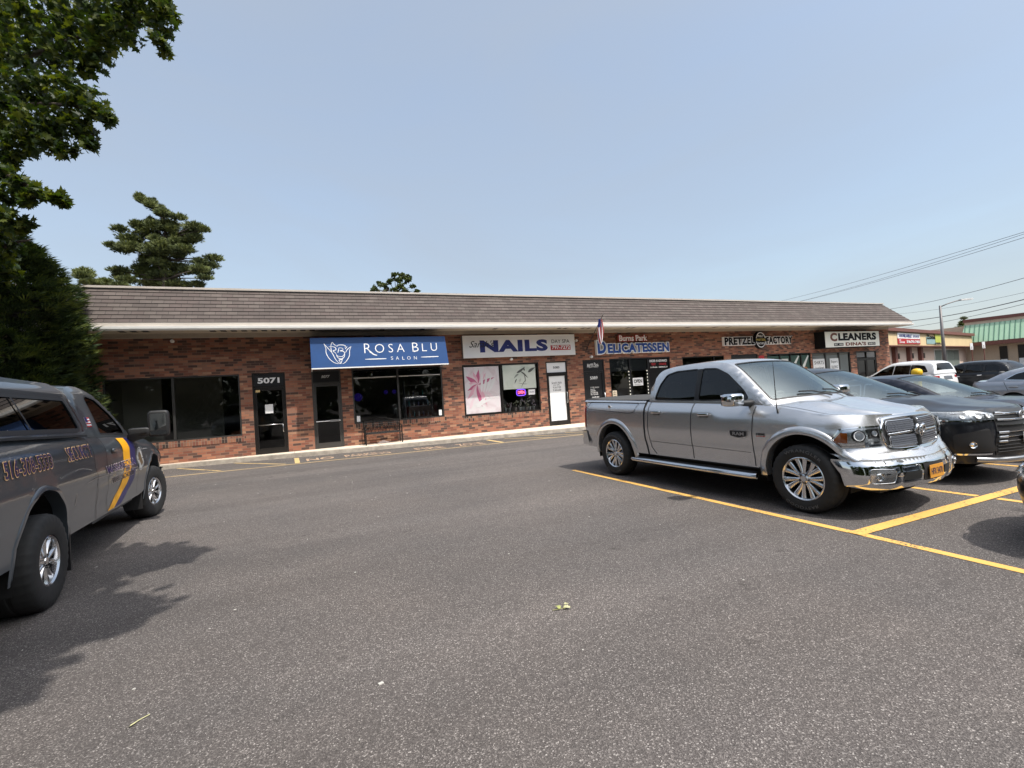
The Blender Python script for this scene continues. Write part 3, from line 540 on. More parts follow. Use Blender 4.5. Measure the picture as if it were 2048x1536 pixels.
# orchids on the nail salon sill
leafm = mat('orchid_leaf', (.03, .08, .02), .5); petm = [mat('orchid_petal', c, .6) for c in ((.62, .60, .50), (.62, .48, .52), (.60, .58, .40))]; potm = [mat('ceramic_pot', c, .3) for c in ((.66, .66, .66), (.5, .5, .5), (.55, .45, .42))]
LOOK = [('white ceramic pot', 0), ('grey pot', 1), ('blush pot', 2)]
ORD = ['leftmost', 'second from left', 'third from left', 'fourth from left', 'fifth from left', 'sixth from left', 'seventh from left', 'rightmost']
for i, x in enumerate([7.68, 7.85, 8.12, 8.34, 8.50, 8.66, 8.82, 8.98]):
    o = place('potted_orchid', (x, YW+.25, .9), 'potted orchid on the nail salon window sill, %s of the eight pots' % ORD[i], 'plant', 'orchids along the nail salon sill')
    y = YW+.22+rn.uniform(-.03, .05); z = .91; h = rn.uniform(.32, .62)
    b = MB(); b.lathe([(.045, 0), (.065, .15), (.068, .16), (.058, .16), (.055, .13), (.001, .13)], (x, y, z), 'z', 14); b.build('pot', potm[i % 3], o, smooth=40)
    b = MB()
    for k in range(5):
        a_ = k*1.3+i; d = Vector((math.cos(a_), math.sin(a_)*.6, .35)); q = Vector((x, y, z+.15)); s_ = Vector((-d.y, d.x, 0)).normalized()*.025; ln = rn.uniform(.10, .18)
        b.add([q-s_*.4, q+s_*.4, q+d*ln*.5+s_, q+d*ln*.5-s_, q+d*ln-Vector((0, 0, .05))], [(0, 1, 2, 3), (3, 2, 4)])
    b.tube([(x, y, z+.14), (x+.02, y, z+h*.6), (x-.03+rn.uniform(-.05, .08), y-.03, z+h)], .004, 5); b.build('foliage', leafm, o, fix=False)
    b = MB()
    for k in range(rn.randint(4, 8)):
        c = Vector((x+rn.uniform(-.10, .10), y+rn.uniform(-.05, .03), z+h-rn.uniform(-.04, .22)))
        for j in range(5):
            a_ = j*2*math.pi/5+k; d = Vector((math.cos(a_), .15, math.sin(a_)))*.035; s_ = Vector((-math.sin(a_), 0, math.cos(a_)))*.018
            b.add([c, c+d*.6+s_, c+d, c+d*.6-s_], [(0, 1, 2, 3)])
    b.build('blossoms', petm[i % 3], o, fix=False)
b = MB(); b.box(7.55, 9.15, YI+.002, YW+.45, .84, .905); b.build('window_shelf', M['wallin'], label='shelf carrying the orchids inside the nail salon window', cat='shelf')
# deli window: OPEN card, menu sheet, strings of lights, order board
o = poster('open_card', 14.26, 14.86, 1.66, 2.04, M['signwhite'], 'white OPEN card with a black rule in the delicatessen window'); wtext('OPEN', 14.32, 14.80, 1.78, 1.96, yp-.004, M['signblack'], 'lettering', o, bold=.03)
b = MB(); b.box(14.36, 14.76, yp-.005, yp-.002, 1.71, 1.722); b.build('rule', M['signblack'], o)
o = poster('menu_sheet', 13.06, 13.30, 1.1, 1.50, mat('cream_paper', (.58, .50, .38), .7), 'cream menu sheet low in the left pane of the delicatessen window')
wtext('HERO\nMENU\nDAILY', 13.09, 13.26, 1.2, 1.45, yp-.004, M['signblack'], 'lettering', o)
o = place('order_board', (15.9, YW, 2.3), 'black board behind glass reading ORDER IN ADVANCE, TEXT and ONLINE', 'sign')
b = MB(); b.box(15.25, 16.48, yp, yp+.01, .45, 2.94); b.build('board', M['signblack'], o)
wtext('ORDER IN ADVANCE', 15.32, 16.40, 2.76, 2.88, yp-.003, M['letter'], 'lettering', o, bold=.03); wtext('TEXT', 15.42, 15.7, 2.6, 2.71, yp-.003, M['red'], 'lettering', o, bold=.03); wtext('ONLINE', 15.9, 16.35, 2.6, 2.71, yp-.003, M['red'], 'lettering', o, bold=.03)
wtext('516-799-4646', 15.36, 15.78, 2.47, 2.54, yp-.003, M['letter'], 'lettering', o, bold=.03); wtext('BURNSPARKDELI.COM', 15.88, 16.42, 2.47, 2.54, yp-.003, M['letter'], 'lettering', o, bold=.03)
bulb = mat('festoon_bulb', (.8, .78, .7), .4, emit=(1, .95, .8), estr=.6)
for x, nm in ((14.05, 'left'), (15.13, 'right')):
    o = place('light_string', (x, YW, .5), 'vertical string of white bulbs beside the %s mullion of the delicatessen window' % nm, 'light string', 'light strings in the deli window')
    b = MB(); b.tube([(x, yp-.01, .6), (x, yp-.01, 2.5)], .003, 5); b.build('cord', M['black'], o)
    b = MB(); z = .65
    while z < 2.45: b.lathe([(.001, -.03), (.02, -.01), (.018, .02), (.001, .03)], (x+rn.uniform(-.005, .005), yp-.02, z), 'z', 8); z += .155
    b.build('bulbs', bulb, o, smooth=True)
for i, (x0, x1) in enumerate(((13.0, 14.07), (14.16, 15.15))):
    b = MB(); b.quad((x0, yp+.03, 2.38), (x1, yp+.03, 2.38), (x1, yp+.03, 2.95), (x0, yp+.03, 2.95)); b.build('roller_blind', mat('blind_grey', (.055, .056, .06), .8), label='grey roller blind half drawn in the %s pane of the delicatessen' % ('left', 'middle')[i], cat='blind', fix=False, group='roller blinds in the deli')
# pretzel posters
gm = mat('poster_dark_green', (.02, .06, .045), .5)
pj = [('narrow dark poster with a yellow heading in the pretzel shop window', 23.5, 24.38), ('poster with a green field and white heading in the pretzel shop window', 24.52, 25.22), ('poster of pretzels under a slanted white stroke in the pretzel shop window', 25.4, 26.12), ('rightmost pretzel shop poster, one big pretzel under a diagonal banner', 26.28, 26.93)]
tanm = cm((.45, .17, .06)); yl = cm((.55, .45, .10)); wh = cm((.62, .64, .62)); gn = cm((.10, .24, .12))
for i, (lb, x0, x1) in enumerate(pj):
    o = poster('pretzel_poster', x0, x1, 1.2, 2.8, gm, lb); o['group'] = 'posters in the pretzel shop window'
    b = MB()
    if i == 0: b.box(x0+.1, x1-.1, yp-.004, yp-.002, 2.45, 2.6); b.build('print', yl, o)
    elif i == 1: b.box(x0+.08, x1-.08, yp-.004, yp-.002, 2.4, 2.62); b.build('print', wh, o); b = MB(); b.box(x0+.05, x1-.05, yp-.004, yp-.002, 1.9, 2.25); b.build('print', gn, o)
    else: b.add([(x0+.05, yp-.003, 2.05), (x0+.2, yp-.003, 2.05), (x1-.05, yp-.003, 2.72), (x1-.12, yp-.003, 2.78), (x0+.05, yp-.003, 2.2)], [(0, 1, 2, 3, 4)]); b.build('print', wh, o, fix=False)
    b = MB()
    for k in range(2 if i != 1 else 1):
        cx, cz, r_ = x0+.24+.24*k, 1.95-.22*k-(.3 if i == 1 else 0), .14
        for (ox, oz, s_) in ((-.06, .04, 1), (.06, .04, 1), (0, -.05, 1)): b.tube([(cx+ox+r_*.6*math.cos(t_), yp-.012, cz+oz+r_*.6*math.sin(t_)) for t_ in [j*math.pi/6 for j in range(13)]], .022, 6)
    b.build('print', tanm, o)
    wtext('PRETZEL', x0+.15, x1-.15, 1.3, 1.38, yp-.003, M['letter'], 'lettering', o, bold=.02)
o = place('red_notice', (22.65, YW, 2.3), 'small red notice with a white strip beside the pretzel shop door', 'notice'); b = MB(); b.box(22.74, 23.15, YW-.02, YW-.003, 2.50, 2.86); b.build('board', M['red'], o); b = MB(); b.box(22.76, 23.13, YW-.024, YW-.0205, 2.51, 2.57); b.build('strip', M['letter'], o)
# cleaners cards
for lb, s1, s2, x0, x1 in (('white card reading SHIRTS laundered in the cleaners window', 'SHIRTS', 'Laundered', 27.25, 28.28), ('white card reading Expert TAILORING in the cleaners window', 'Expert', 'TAILORING', 28.75, 29.55)):
    o = poster('window_card', x0, x1, 1.75, 2.52, M['signwhite'], lb)
    wtext(s1, x0+.1, x1-.1, 2.2, 2.4, yp-.004, M['signblack'], 'lettering', o); wtext(s2, x0+.1, x1-.1, 1.9, 2.08, yp-.004, M['signblack'], 'lettering', o, shear=.3)
b = MB(); b.quad((27.2, yp+.03, 1.0), (30.5, yp+.03, 1.0), (30.5, yp+.03, 2.72), (27.2, yp+.03, 2.72)); b.build('curtain', mat('pale_curtain', (.34, .35, .35), .8), label='pale sheet hung behind the cleaners window', cat='curtain', fix=False)
# salon interior: shelf of bottles, valance with lamps
o = place('display_shelf', (4.4, 20.2, .14), 'tall shelf of bottles at the right inside the blue salon', 'shelf')
b = MB()
for z in (.5, .95, 1.4, 1.85, 2.3): b.box(3.7, 4.8, 20.2, 20.5, z, z+.03)
b.box(3.66, 3.7, 20.2, 20.5, .14, 2.5); b.box(4.8, 4.84, 20.2, 20.5, .14, 2.5); b.build('frame', M['grey'], o)
cols = [mat('bottle', c, .3) for c in ((.4, .42, .42), (.08, .3, .3), (.5, .5, .5), (.15, .15, .3))]
for r_, z in enumerate((.98, 1.43, 1.88)):
    row = ('lowest', 'middle', 'top')[r_]
    for k in range(5):
        x = 3.85+k*.2; b = MB(); hh = .16+.03*((k*7+r_*3) % 4); b.lathe([(.001, 0), (.035, 0), (.035, hh*.7), (.014, hh*.85), (.014, hh), (.001, hh)], (x, 20.3, z), 'z', 12)
        b.build('bottle', cols[(k+r_) % 4], smooth=40, label='bottle on the %s filled shelf in the blue salon, number %d from the left' % (row, k+1), cat='bottle', group='bottles on the salon shelf')
o = place('salon_valance', (3.2, YW, 2.7), 'dark valance with a pale lower edge across the top of the blue salon window', 'valance')
b = MB(); b.box(1.53, 4.84, yp+.03, yp+.05, 2.68, 2.93); b.build('panel', M['signblack'], o); b = MB(); b.box(1.53, 3.10, yp+.01, yp+.03, 2.62, 2.655); b.box(3.2, 4.84, yp+.01, yp+.03, 2.62, 2.655); b.build('edge_strip', M['white'], o)
for x in (1.62, 4.76):
    b = MB(); b.box(x-.06, x+.06, yp-.004, yp, 1.0, 1.22); b.build('window_sticker', M['letter'], label='small white sticker in the lower %s corner of the blue salon window' % ('left' if x < 3 else 'right'), cat='sticker', fix=False)
o = mat('violet_glow', (.02, .01, .10), .4, emit=(.10, .05, .8), estr=.035)
for i, (x, z, r_) in enumerate(((1.85, 1.95, .17), (3.0, 2.1, .09), (3.35, 2.1, .09))):
    b = MB(); b.lathe([(.001, -r_)]+[(r_*math.cos(a_), r_*math.sin(a_)) for a_ in [-1.3, -.9, -.45, 0, .45, .9, 1.3]]+[(.001, r_)], (x, 20.9, z), 'z', 18); b.build('violet_lamp', o, smooth=True, label=('large violet globe lamp at the left inside the blue salon', 'small violet globe lamp left of the salon mullion', 'small violet globe lamp right of the salon mullion')[i], cat='lamp')
# wall lamps and small fittings
for i, (x, z, lb) in enumerate(((11.2, 3.88, 'white security lamp between the nails and delicatessen signs'), (7.95, 3.14, 'small lamp under the middle of the white nails sign'), (11.95, 3.12, 'small white fitting under the left end of the delicatessen letters'), (-4.35+.3, 4.12, 'small white vent on the brick at the left end'))):
    b = MB(); b.lathe([(.001, -.14), (.05, -.13), (.06, -.08), (.04, -.03), (.05, -.002)], (x, YW, z), 'y', 14); b.build('wall_fitting', M['white'], smooth=40, label=lb, cat='lamp' if i < 2 else 'fitting')
# flag
o = place('flag', (11.85, YW, 3.5), 'furled red and white striped flag on a slanting black pole above the deli door', 'flag')
b = MB(); pa, pb = Vector((11.80, YW-.02, 3.58)), Vector((10.89, 15.8, 4.61)); b.tube([pa, pb], .014, 8); b.tube([pa, pa+Vector((-.02, .02, -.12))], .03, 8); b.build('pole', M['black'], o)
cl = MB(); NU, NV = 26, 40
for j in range(NV+1):
    v_ = j/NV; base = pa+(pb-pa)*(.80-.06*v_); 
    for i in range(NU+1):
        u = i/NU; wd = .05+.16*math.sin(math.pi*min(1, v_*.9+.12))**.8
        ang = u*11+v_*1.5; cl.v.append((base.x+.02+(u-.5)*wd*1.2+.02*math.sin(ang*1.7)-.02*v_, base.y+.05*math.sin(ang)*(.4+v_), base.z+.08-.92*v_-.02*math.sin(u*9)))
for j in range(NV):
    for i in range(NU):
        k = j*(NU+1)+i; cl.f.append((k, k+1, k+NU+2, k+NU+1)); cl.m.append(2 if (j < 13 and i < 15) else (0 if (i//2) % 2 else 1))
cl.build('cloth', [M['letter'], M['red'], M['navy']], o, smooth=True, fix=False)
# bench
o = place('garden_bench', (2.45, 18.35, .14), 'black iron garden bench with scrolled back on the pavement under the salon window', 'bench')
bx0, bx1, by, bz = 1.78, 3.08, 18.42, .14
b = MB(); arch = lambda u: .86+.10*math.exp(-((u-.5)/.22)**2)
tp = [(bx0+(bx1-bx0)*u, by+.02, bz+arch(u)) for u in [i/24 for i in range(25)]]
b.tube(tp, .018, 8); b.tube([(bx0, by+.02, bz+.74), (bx1, by+.02, bz+.74)], .014); b.tube([(bx0, by+.02, bz+.42), (bx1, by+.02, bz+.42)], .014)
for x in (bx0, bx1): b.tube([(x, by+.03, bz+.86), (x, by+.02, bz+.40)], .022, 8)
for k in range(9):
    cx = bx0+.12+k*(bx1-bx0-.24)/8; s_ = -1 if k % 2 else 1
    b.tube([(cx+s_*.07*math.cos(t_)*(1-t_/9), by+.02, bz+.80+.045*math.sin(t_)*(1-t_/9)) for t_ in [j*.6 for j in range(11)]], .008, 5)
    b.tube([(cx+s_*.08*math.cos(t_)*(1-t_/12), by+.02, bz+.58+.11*math.sin(t_)*(1-t_/12)) for t_ in [j*.6 for j in range(14)]], .009, 5)
    b.tube([(cx, by+.02, bz+.43), (cx, by+.02, bz+.50)], .008, 5)
b.build('backrest', M['iron'], o, smooth=50)
b = MB()
for k in range(9): b.box(bx0+.01, bx1-.01, by-.42+k*.047, by-.395+k*.047, bz+.405, bz+.42)
b.tube([(bx0, by-.43, bz+.40), (bx1, by-.43, bz+.40)], .016); b.build('seat', M['iron'], o)
for x in (bx0, bx1):
    b = MB(); b.tube([(x, by+.02, bz+.66), (x, by-.2, bz+.67), (x, by-.42, bz+.64), (x, by-.47, bz+.58), (x, by-.44, bz+.53)], .018, 8); b.build('armrest', M['iron'], o, smooth=50)
    for y in (by-.43, by+.03): b = MB(); b.box(x-.02, x+.02, y-.02, y+.02, bz, bz+.62 if y < by else bz+.42); b.build('leg', M['iron'], o)
b = MB(); pm = [(0, 0, .10)]; ring = []
for k in range(14):
    a_ = k*2*math.pi/14; ring.append((.24*math.cos(a_)*rn.uniform(.8, 1.15), .10*math.sin(a_)*rn.uniform(.8, 1.1), 0))
r2_ = [(x*.5, y*.5, .06) for x, y, z in ring]
b.add([(x+2.45, y+18.5, z+.141) for x, y, z in ring+r2_+pm], [(k, (k+1) % 14, 14+(k+1) % 14, 14+k) for k in range(14)]+[(14+k, 14+(k+1) % 14, 28) for k in range(14)])
b.build('salt_pile', mat('pinkish_white_powder', (.62, .50, .46), .9, var=.1, scale=20), smooth=True, label='small pinkish white heap on the pavement beneath the iron bench', cat='heap')
# ================================================================ across the road: tan shops, green-roofed shops, lamp, wires
def at(px, py, D):                                                  # a point D metres deep along the ray through a pixel of the 2048 px photograph
    return Vector((0, 0, 1.66))+(fw*948+r2*(px-1024)+u2*(768-py))*(D/948)
def onwall(px, py, p0, d):                                          # (distance along, height) where that ray meets a vertical plane
    r = at(px, py, 1)-Vector((0, 0, 1.66)); n = Vector((-d.y, d.x, 0)); t = (Vector(p0)-Vector((0, 0, 1.66))).dot(n)/r.dot(n); q = Vector((0, 0, 1.66))+r*t
    return (q-Vector(p0)).dot(d), q.z
tan_ = mat('tan_stucco', (.56, .45, .34), .85, var=.08, scale=1.5); pink = mat('pink_stucco', (.66, .52, .43), .85, var=.06, scale=1.5); ygold = mat('yellow_fascia', (.66, .51, .29), .75, var=.06, scale=1); brn = mat('red_brown_trim', (.17, .065, .05), .6); grn = mat('green_metal_roof', (.33, .50, .35), .45, var=.06, scale=1); grnd = mat('green_metal_seam', (.11, .24, .16), .5)
A0 = Vector((44.0, 24.0, 0)); AD = Vector((.978, .208, 0)).normalized(); AN = Vector((AD.y, -AD.x, 0))     # AN faces the camera
tb = place('tan_shop_building', A0+AD*14, 'low tan shop building with yellow fascia and red-brown cornice beyond the brick corner', 'building')
def wb(mb, t0, t1, n0, n1, z0, z1, m=0, o=A0, d=AD, n=AN):
    c = o+d*(t0+t1)/2+n*(n0+n1)/2+Vector((0, 0, (z0+z1)/2)); return mb.obox(c, d*(t1-t0)/2, n*(n1-n0)/2, Vector((0, 0, (z1-z0)/2)), m)
tR = onwall(1945, 690, A0, AD)[0]
b = MB(); wb(b, -6, tR+1.5, -14, -.9, 0, 4.6); b.build('wall', pink, tb)
b = MB(); wb(b, -6, tR, -1, .0, 3.62, 4.85); b.build('fascia', ygold, tb); b = MB(); wb(b, -6, tR+.25, -14, .22, 4.85, 5.14); wb(b, -6, tR+.02, -1, .03, 3.58, 3.66); b.build('cornice', brn, tb)
b = MB(); wb(b, -6, tR, -13.9, .0, 4.6, 4.86); b.build('roof', M['cap'], tb)
for p in (1786, 1815, 1838): t, _ = onwall(p, 715, A0-AN*.9, AD); b = MB(); wb(b, t-.28, t+.28, -.9, -.6, 0, 3.6); b.build('pillar', brn, tb); b = MB(); wb(b, t+.4, t+.75, -.9, -.6, 2.5, 3.0); b.build('wall_light', M['frame'], tb)
t0, _ = onwall(1868, 712, A0-AN*.9, AD); t1, _ = onwall(1917, 712, A0-AN*.9, AD); b = MB(); wb(b, t0, t1, -.9, -.84, .3, 3.45); f_ = b.build('window', M['white'], tb)
for k in range(4): a_ = t0+.15+(t1-t0-.15)*k/4; b = MB(); wb(b, a_, a_+(t1-t0)/4-.18, -.84, -.82, .5, 3.3); b.build('pane', mat('blind_green', (.16, .19, .17), .5), f_)
def farsign(nm, x0, x1, y0, y1, parts, label):
    a, za = onwall(x0, y1, A0, AD); c, zb_ = onwall(x1, y0, A0, AD); o = place(nm, A0+AD*a+AN*.02, label, 'sign')
    for (u0, u1, v0, v1, m_, dep_) in parts: b = MB(); wb(b, a+(c-a)*u0, a+(c-a)*u1, .01, .05+dep_, za+(zb_-za)*v0, za+(zb_-za)*v1); b.build('panel', m_, o)
    return o, a, c, za, zb_
o, a, c, za, zb_ = farsign('available_sign', 1795, 1838, 668, 688, [(0, 1, .5, 1, M['signwhite'], 0), (0, 1, 0, .497, M['red'], 0)], 'white and red AVAILABLE banner with a phone number on the tan fascia')
def ftext(s, u0, u1, v0, v1, m_, o, **k):
    t = MB(); text_mb(t, s, a+(c-a)*u0, a+(c-a)*u1, za+(zb_-za)*v0, za+(zb_-za)*v1, lambda u, v: A0+AD*u+AN*.075+Vector((0, 0, v)), **k); t.build('lettering', m_, o, fix=False)
ftext('AVAILABLE', .05, .60, .62, .9, M['navy'], o, bold=.03); ftext('500-5000 SF', .66, .96, .64, .84, M['navy'], o, bold=.03); ftext('516-741-7400', .36, .96, .1, .38, M['letter'], o, bold=.04); ftext('BY\nOWNER', .05, .28, .08, .42, M['letter'], o, bold=.03)
o, a, c, za, zb_ = farsign('shop_sign', 1853, 1881, 670, 690, [(0, .62, .1, .75, mat('sign_teal', (.25, .38, .38), .5), 0), (.55, .95, .25, 1, mat('sign_lime', (.45, .48, .08), .5), .03)], 'small green and lime shop sign right of the AVAILABLE banner')
ftext('Zone', .0, .55, .55, .95, M['signblack'], o, bold=.04); ftext('pets', .5, .95, .0, .2, M['signblack'], o, bold=.04)
# green-roofed shops, set at right angles
G0 = Vector((73, 31, 0)); GD = Vector((.2, -.98, 0)).normalized(); GN = Vector((GD.y, -GD.x, 0)); 
gb = place('green_roof_building', G0+GD*10, 'tan shop building with a pale green ribbed metal mansard at the far right', 'building')
gw = lambda mb, t0, t1, n0, n1, z0, z1, m=0: wb(mb, t0, t1, n0, n1, z0, z1, m, G0, GD, GN)
b = MB(); gw(b, 0, 26, -16, 0, 0, 6.6); gw(b, -8, 0, -16, -2, 0, 6.3); b.build('wall', tan_, gb)
b = MB(); gw(b, -.1, 26, -16.1, .08, 6.6, 6.95); b.build('cornice', brn, gb)
b = MB(); q = lambda t, n_, z: G0+GD*t+GN*n_+Vector((0, 0, z))
b.add([q(-.3, 1.3, 4.1), q(26, 1.3, 4.1), q(26, .02, 6.25), q(0, .02, 6.25), q(-.3, 0, 4.1)], [(0, 1, 2, 3), (0, 3, 4)]); b.build('mansard_roof', grn, gb, fix=False)
b = MB(); t = .1
while t < 25: b.tube([q(t, 1.33, 4.12), q(t, .05, 6.25)], .035, 4); t += .42
b.build('roof_seams', grnd, gb)
b = MB(); gw(b, -.3, 26, 0.0, 1.3, 3.65, 4.1); b.build('fascia', brn, gb)
for (x0, x1) in ((1999, 2015), (2036, 2062)):
    a_, _ = onwall(x0, 700, G0, GD); c_2, _ = onwall(x1, 700, G0, GD); b = MB(); gw(b, a_, c_2, 0, .06, .3, 3.4); f_ = b.build('window', M['frame'], gb); b = MB(); gw(b, a_+.05, c_2-.05, .06, .08, .5, 1.9); b.build('poster', M['signwhite'], f_)
for x, y, lb in ((1943, 693, 'left'), (1967, 690, 'right')):
    p = at(x, y, 46); o = place('street_sign', (p.x, p.y, 0), 'thin post with a small white plate in front of the green-roofed shops, the %s one' % lb, 'sign', 'street signs by the green-roofed shops'); b = MB(); b.tube([(p.x, p.y, 0), (p.x, p.y, p.z)], .04, 6); b.build('post', brn, o); b = MB(); b.obox((p.x, p.y, p.z), Vector((.13, -.05, 0)), Vector((.01, .02, 0)), Vector((0, 0, .32))); b.build('plate', M['letter'], o)
# lamp post
pt = at(1880, 611, 35); pb_ = Vector((43.16, 19.64, 0)); o = place('street_lamp', pb_, 'tall grey street lamp with a curved arm rising between the far shops', 'street lamp')
b = MB(); b.tube([pb_, (pb_.x, pb_.y, 3), (pb_.x, pb_.y, pt.z)], [.14, .11, .07], 10); b.build('pole', mat('lamp_grey', (.16, .15, .15), .5, metal=.4), o, smooth=True)
e_ = at(1923, 600, 35); b = MB(); d_ = e_-Vector((pb_.x, pb_.y, pt.z)); P0 = Vector((pb_.x, pb_.y, pt.z-.1)); b.tube([P0, P0+d_*.35+Vector((0, 0, .10)), P0+d_*.75+Vector((0, 0, .13)), e_+Vector((0, 0, 0))], .04, 8); b.build('arm', bpy.data.materials['lamp_grey'], o, smooth=True)
b = MB(); dn = d_.normalized(); dn.z = 0; b.obox(e_+dn*.3+Vector((0, 0, .02)), dn*.42, Vector((-dn.y, dn.x, 0))*.14, Vector((0, 0, .045))); b.build('lamp_head', M['white'], o)
# overhead wires
wm = mat('wire_black', (.09, .09, .10), .7)
WR = [((1562, 602, 60), (2048, 464, 26), .013, 'topmost thin wire crossing the sky to the upper right corner'), ((1598, 603, 60), (2048, 468, 26), .012, 'second thin wire from the top rising to the upper right'), ((1604, 602, 60), (2048, 475, 26), .013, 'third thin wire from the top rising to the upper right'),
      ((1787, 617, 50), (2048, 556, 30), .018, 'wire passing above the street lamp head'), ((1805, 627, 50), (2048, 585, 30), .010, 'faint thin wire crossing just at the street lamp arm'), ((1818, 642, 50), (2048, 599, 30), .030, 'thick cable meeting the brown roof corner and crossing the lamp pole'), ((1800, 657, 50), (2048, 608, 30), .016, 'lowest wire running just above the tan cornice')]
for pa, pb_2, r_, lb in WR:
    a, c = at(*pa), at(*pb_2); dd = c-a; pts = []
    for k in range(41): t = -.35+1.9*k/40; p = a+dd*t; p.z += 1.5*(t*(t-1))*.45; pts.append(p)
    b = MB(); b.tube(pts, r_, 5); b.build('power_line', wm, label=lb, cat='wire', group='overhead wires at the right')
# ================================================================ vehicles
def pip(x, y, poly):
    r = False; n = len(poly); j = n-1
    for i in range(n):
        xi, yi = poly[i]; xj, yj = poly[j]
        if (yi > y) != (yj > y) and x < (xj-xi)*(y-yi)/(yj-yi)+xi: r = not r
        j = i
    return r
def resample(poly, h):
    out = []
    for i in range(len(poly)):
        a, b = poly[i], poly[(i+1) % len(poly)]; k = max(1, int(math.dist(a, b)/h+.999))
        out += [(a[0]+(b[0]-a[0])*j/k, a[1]+(b[1]-a[1])*j/k) for j in range(k)]
    return out
def smoothpoly(pts, closed=False, k=5):
    n = len(pts); out = []
    for i in range(n if closed else n-1):
        p0, p1, p2, p3 = (pts[(i-1) % n], pts[i], pts[(i+1) % n], pts[(i+2) % n]) if closed else (pts[max(i-1, 0)], pts[i], pts[i+1], pts[min(i+2, n-1)])
        for j in range(k):
            t = j/k; out.append(tuple(.5*(2*b+(c-a)*t+(2*a-5*b+4*c-d)*t*t+(3*b-a-3*c+d)*t**3) for a, b, c, d in zip(p0, p1, p2, p3)))
    if not closed: out.append(tuple(pts[-1]))
    return out
def roundpoly(pts, r, k=4):
    out = []; n = len(pts)
    for i in range(n):
        p = Vector(pts[i]); a = Vector(pts[i-1])-p; b = Vector(pts[(i+1) % n])-p; q = min(r, a.length*.45, b.length*.45); a = p+a.normalized()*q; b = p+b.normalized()*q
        for j in range(k+1):
            t = j/k; out.append(tuple(a*(1-t)**2+p*2*t*(1-t)+b*t*t))
    return out
def interp(tab, x):
    if x <= tab[0][0]: return tab[0][1]
    for (x0, y0), (x1, y1) in zip(tab, tab[1:]):
        if x <= x1: return y0+(y1-y0)*(x-x0)/(x1-x0)
    return tab[-1][1]
def sm(t): t = max(0, min(1, t)); return t*t*(3-2*t)
def lift(name, P, outer, m, parent, holes=(), h=.08, off=0, smooth=True, sides=(1,), label=None, sharp=None, thick=0):
    outer = resample(outer, h); hs = [resample(q, min(h, .05)) for q in holes]
    V = []; E = []
    for q in [outer]+hs:
        b = len(V); V += [Vector(p) for p in q]; E += [(b+i, b+(i+1) % len(q)) for i in range(len(q))]
    x0, x1 = min(p[0] for p in outer), max(p[0] for p in outer); z0, z1 = min(p[1] for p in outer), max(p[1] for p in outer)
    nx = int((x1-x0)/h); nz = int((z1-z0)/h)
    for i in range(1, nx):
        for j in range(1, nz+1):
            x, z = x0+(x1-x0)*i/nx, z0+(z1-z0)*(j-.5)/max(1, nz)
            if pip(x, z, outer) and not any(pip(x, z, q) for q in hs): V.append(Vector((x, z)))
    vs, es, fs, _, _, _ = delaunay_2d_cdt(V, E, [], 0, 1e-5)
    keep = []
    for f in fs:
        cx = sum(vs[i][0] for i in f)/len(f); cz = sum(vs[i][1] for i in f)/len(f)
        if pip(cx, cz, outer) and not any(pip(cx, cz, q) for q in hs): keep.append(f)
    used = sorted({i for f in keep for i in f}); ix = {u: k for k, u in enumerate(used)}
    verts = []; norms = []; faces = []; e = 1e-3
    for sd in sides:
        base = len(verts)
        for u in used:
            s, z = vs[u]; p = P(s, z); du = P(s+e, z)-P(s-e, z); dv = P(s, z+e)-P(s, z-e); n = dv.cross(du)
            n = n.normalized() if n.length > 1e-12 else Vector((0, 1, 0)); p = p+n*off
            if sd < 0: p = Vector((p.x, -p.y, p.z)); n = Vector((n.x, -n.y, n.z))
            verts.append(p); norms.append(n)
        for f in keep:
            g = [base+ix[i] for i in f]; fn = (verts[g[1]]-verts[g[0]]).cross(verts[g[2]]-verts[g[0]])
            faces.append(g if fn.dot(norms[g[0]]+norms[g[1]]+norms[g[2]]) > 0 else g[::-1])
    me = bpy.data.meshes.new(name); me.from_pydata(verts, [], faces); me.materials.append(m)
    for p in me.polygons: p.use_smooth = True
    me.normals_split_custom_set_from_vertices(norms)
    o = bpy.data.objects.new(name, me); COL.objects.link(o); o.parent = parent
    if label: o['label'] = label
    if thick:
        md = o.modifiers.new('t', 'SOLIDIFY'); md.thickness = thick; md.offset = -1
    return o
def ribbon(name, P, pts, w, m, parent, sides=(1,), off=.002, h=.05):
    pts = [p for p in pts]; Q = []
    for a, b in zip(pts, pts[1:]):
        k = max(1, int(math.dist(a, b)/h)); Q += [(a[0]+(b[0]-a[0])*j/k, a[1]+(b[1]-a[1])*j/k) for j in range(k)]
    Q.append(pts[-1]); mb = MB(); e = 1e-3
    for sd in sides:
        vs = []
        for i, q in enumerate(Q):
            d = Vector(Q[min(i+1, len(Q)-1)])-Vector(Q[max(i-1, 0)]); d.normalize(); n2 = Vector((-d.y, d.x))*w/2
            for s_ in (-1, 1):
                u, v = q[0]+n2.x*s_, q[1]+n2.y*s_; p = P(u, v); n = (P(u, v+e)-P(u, v-e)).cross(P(u+e, v)-P(u-e, v))
                if n.length > 0: p = p+n.normalized()*off
                vs.append((p.x, p.y*sd, p.z))
        mb.add(vs, [(2*i, 2*i+1, 2*i+3, 2*i+2) for i in range(len(Q)-1)])
    return mb.build(name, m, parent, smooth=True, fix=False)
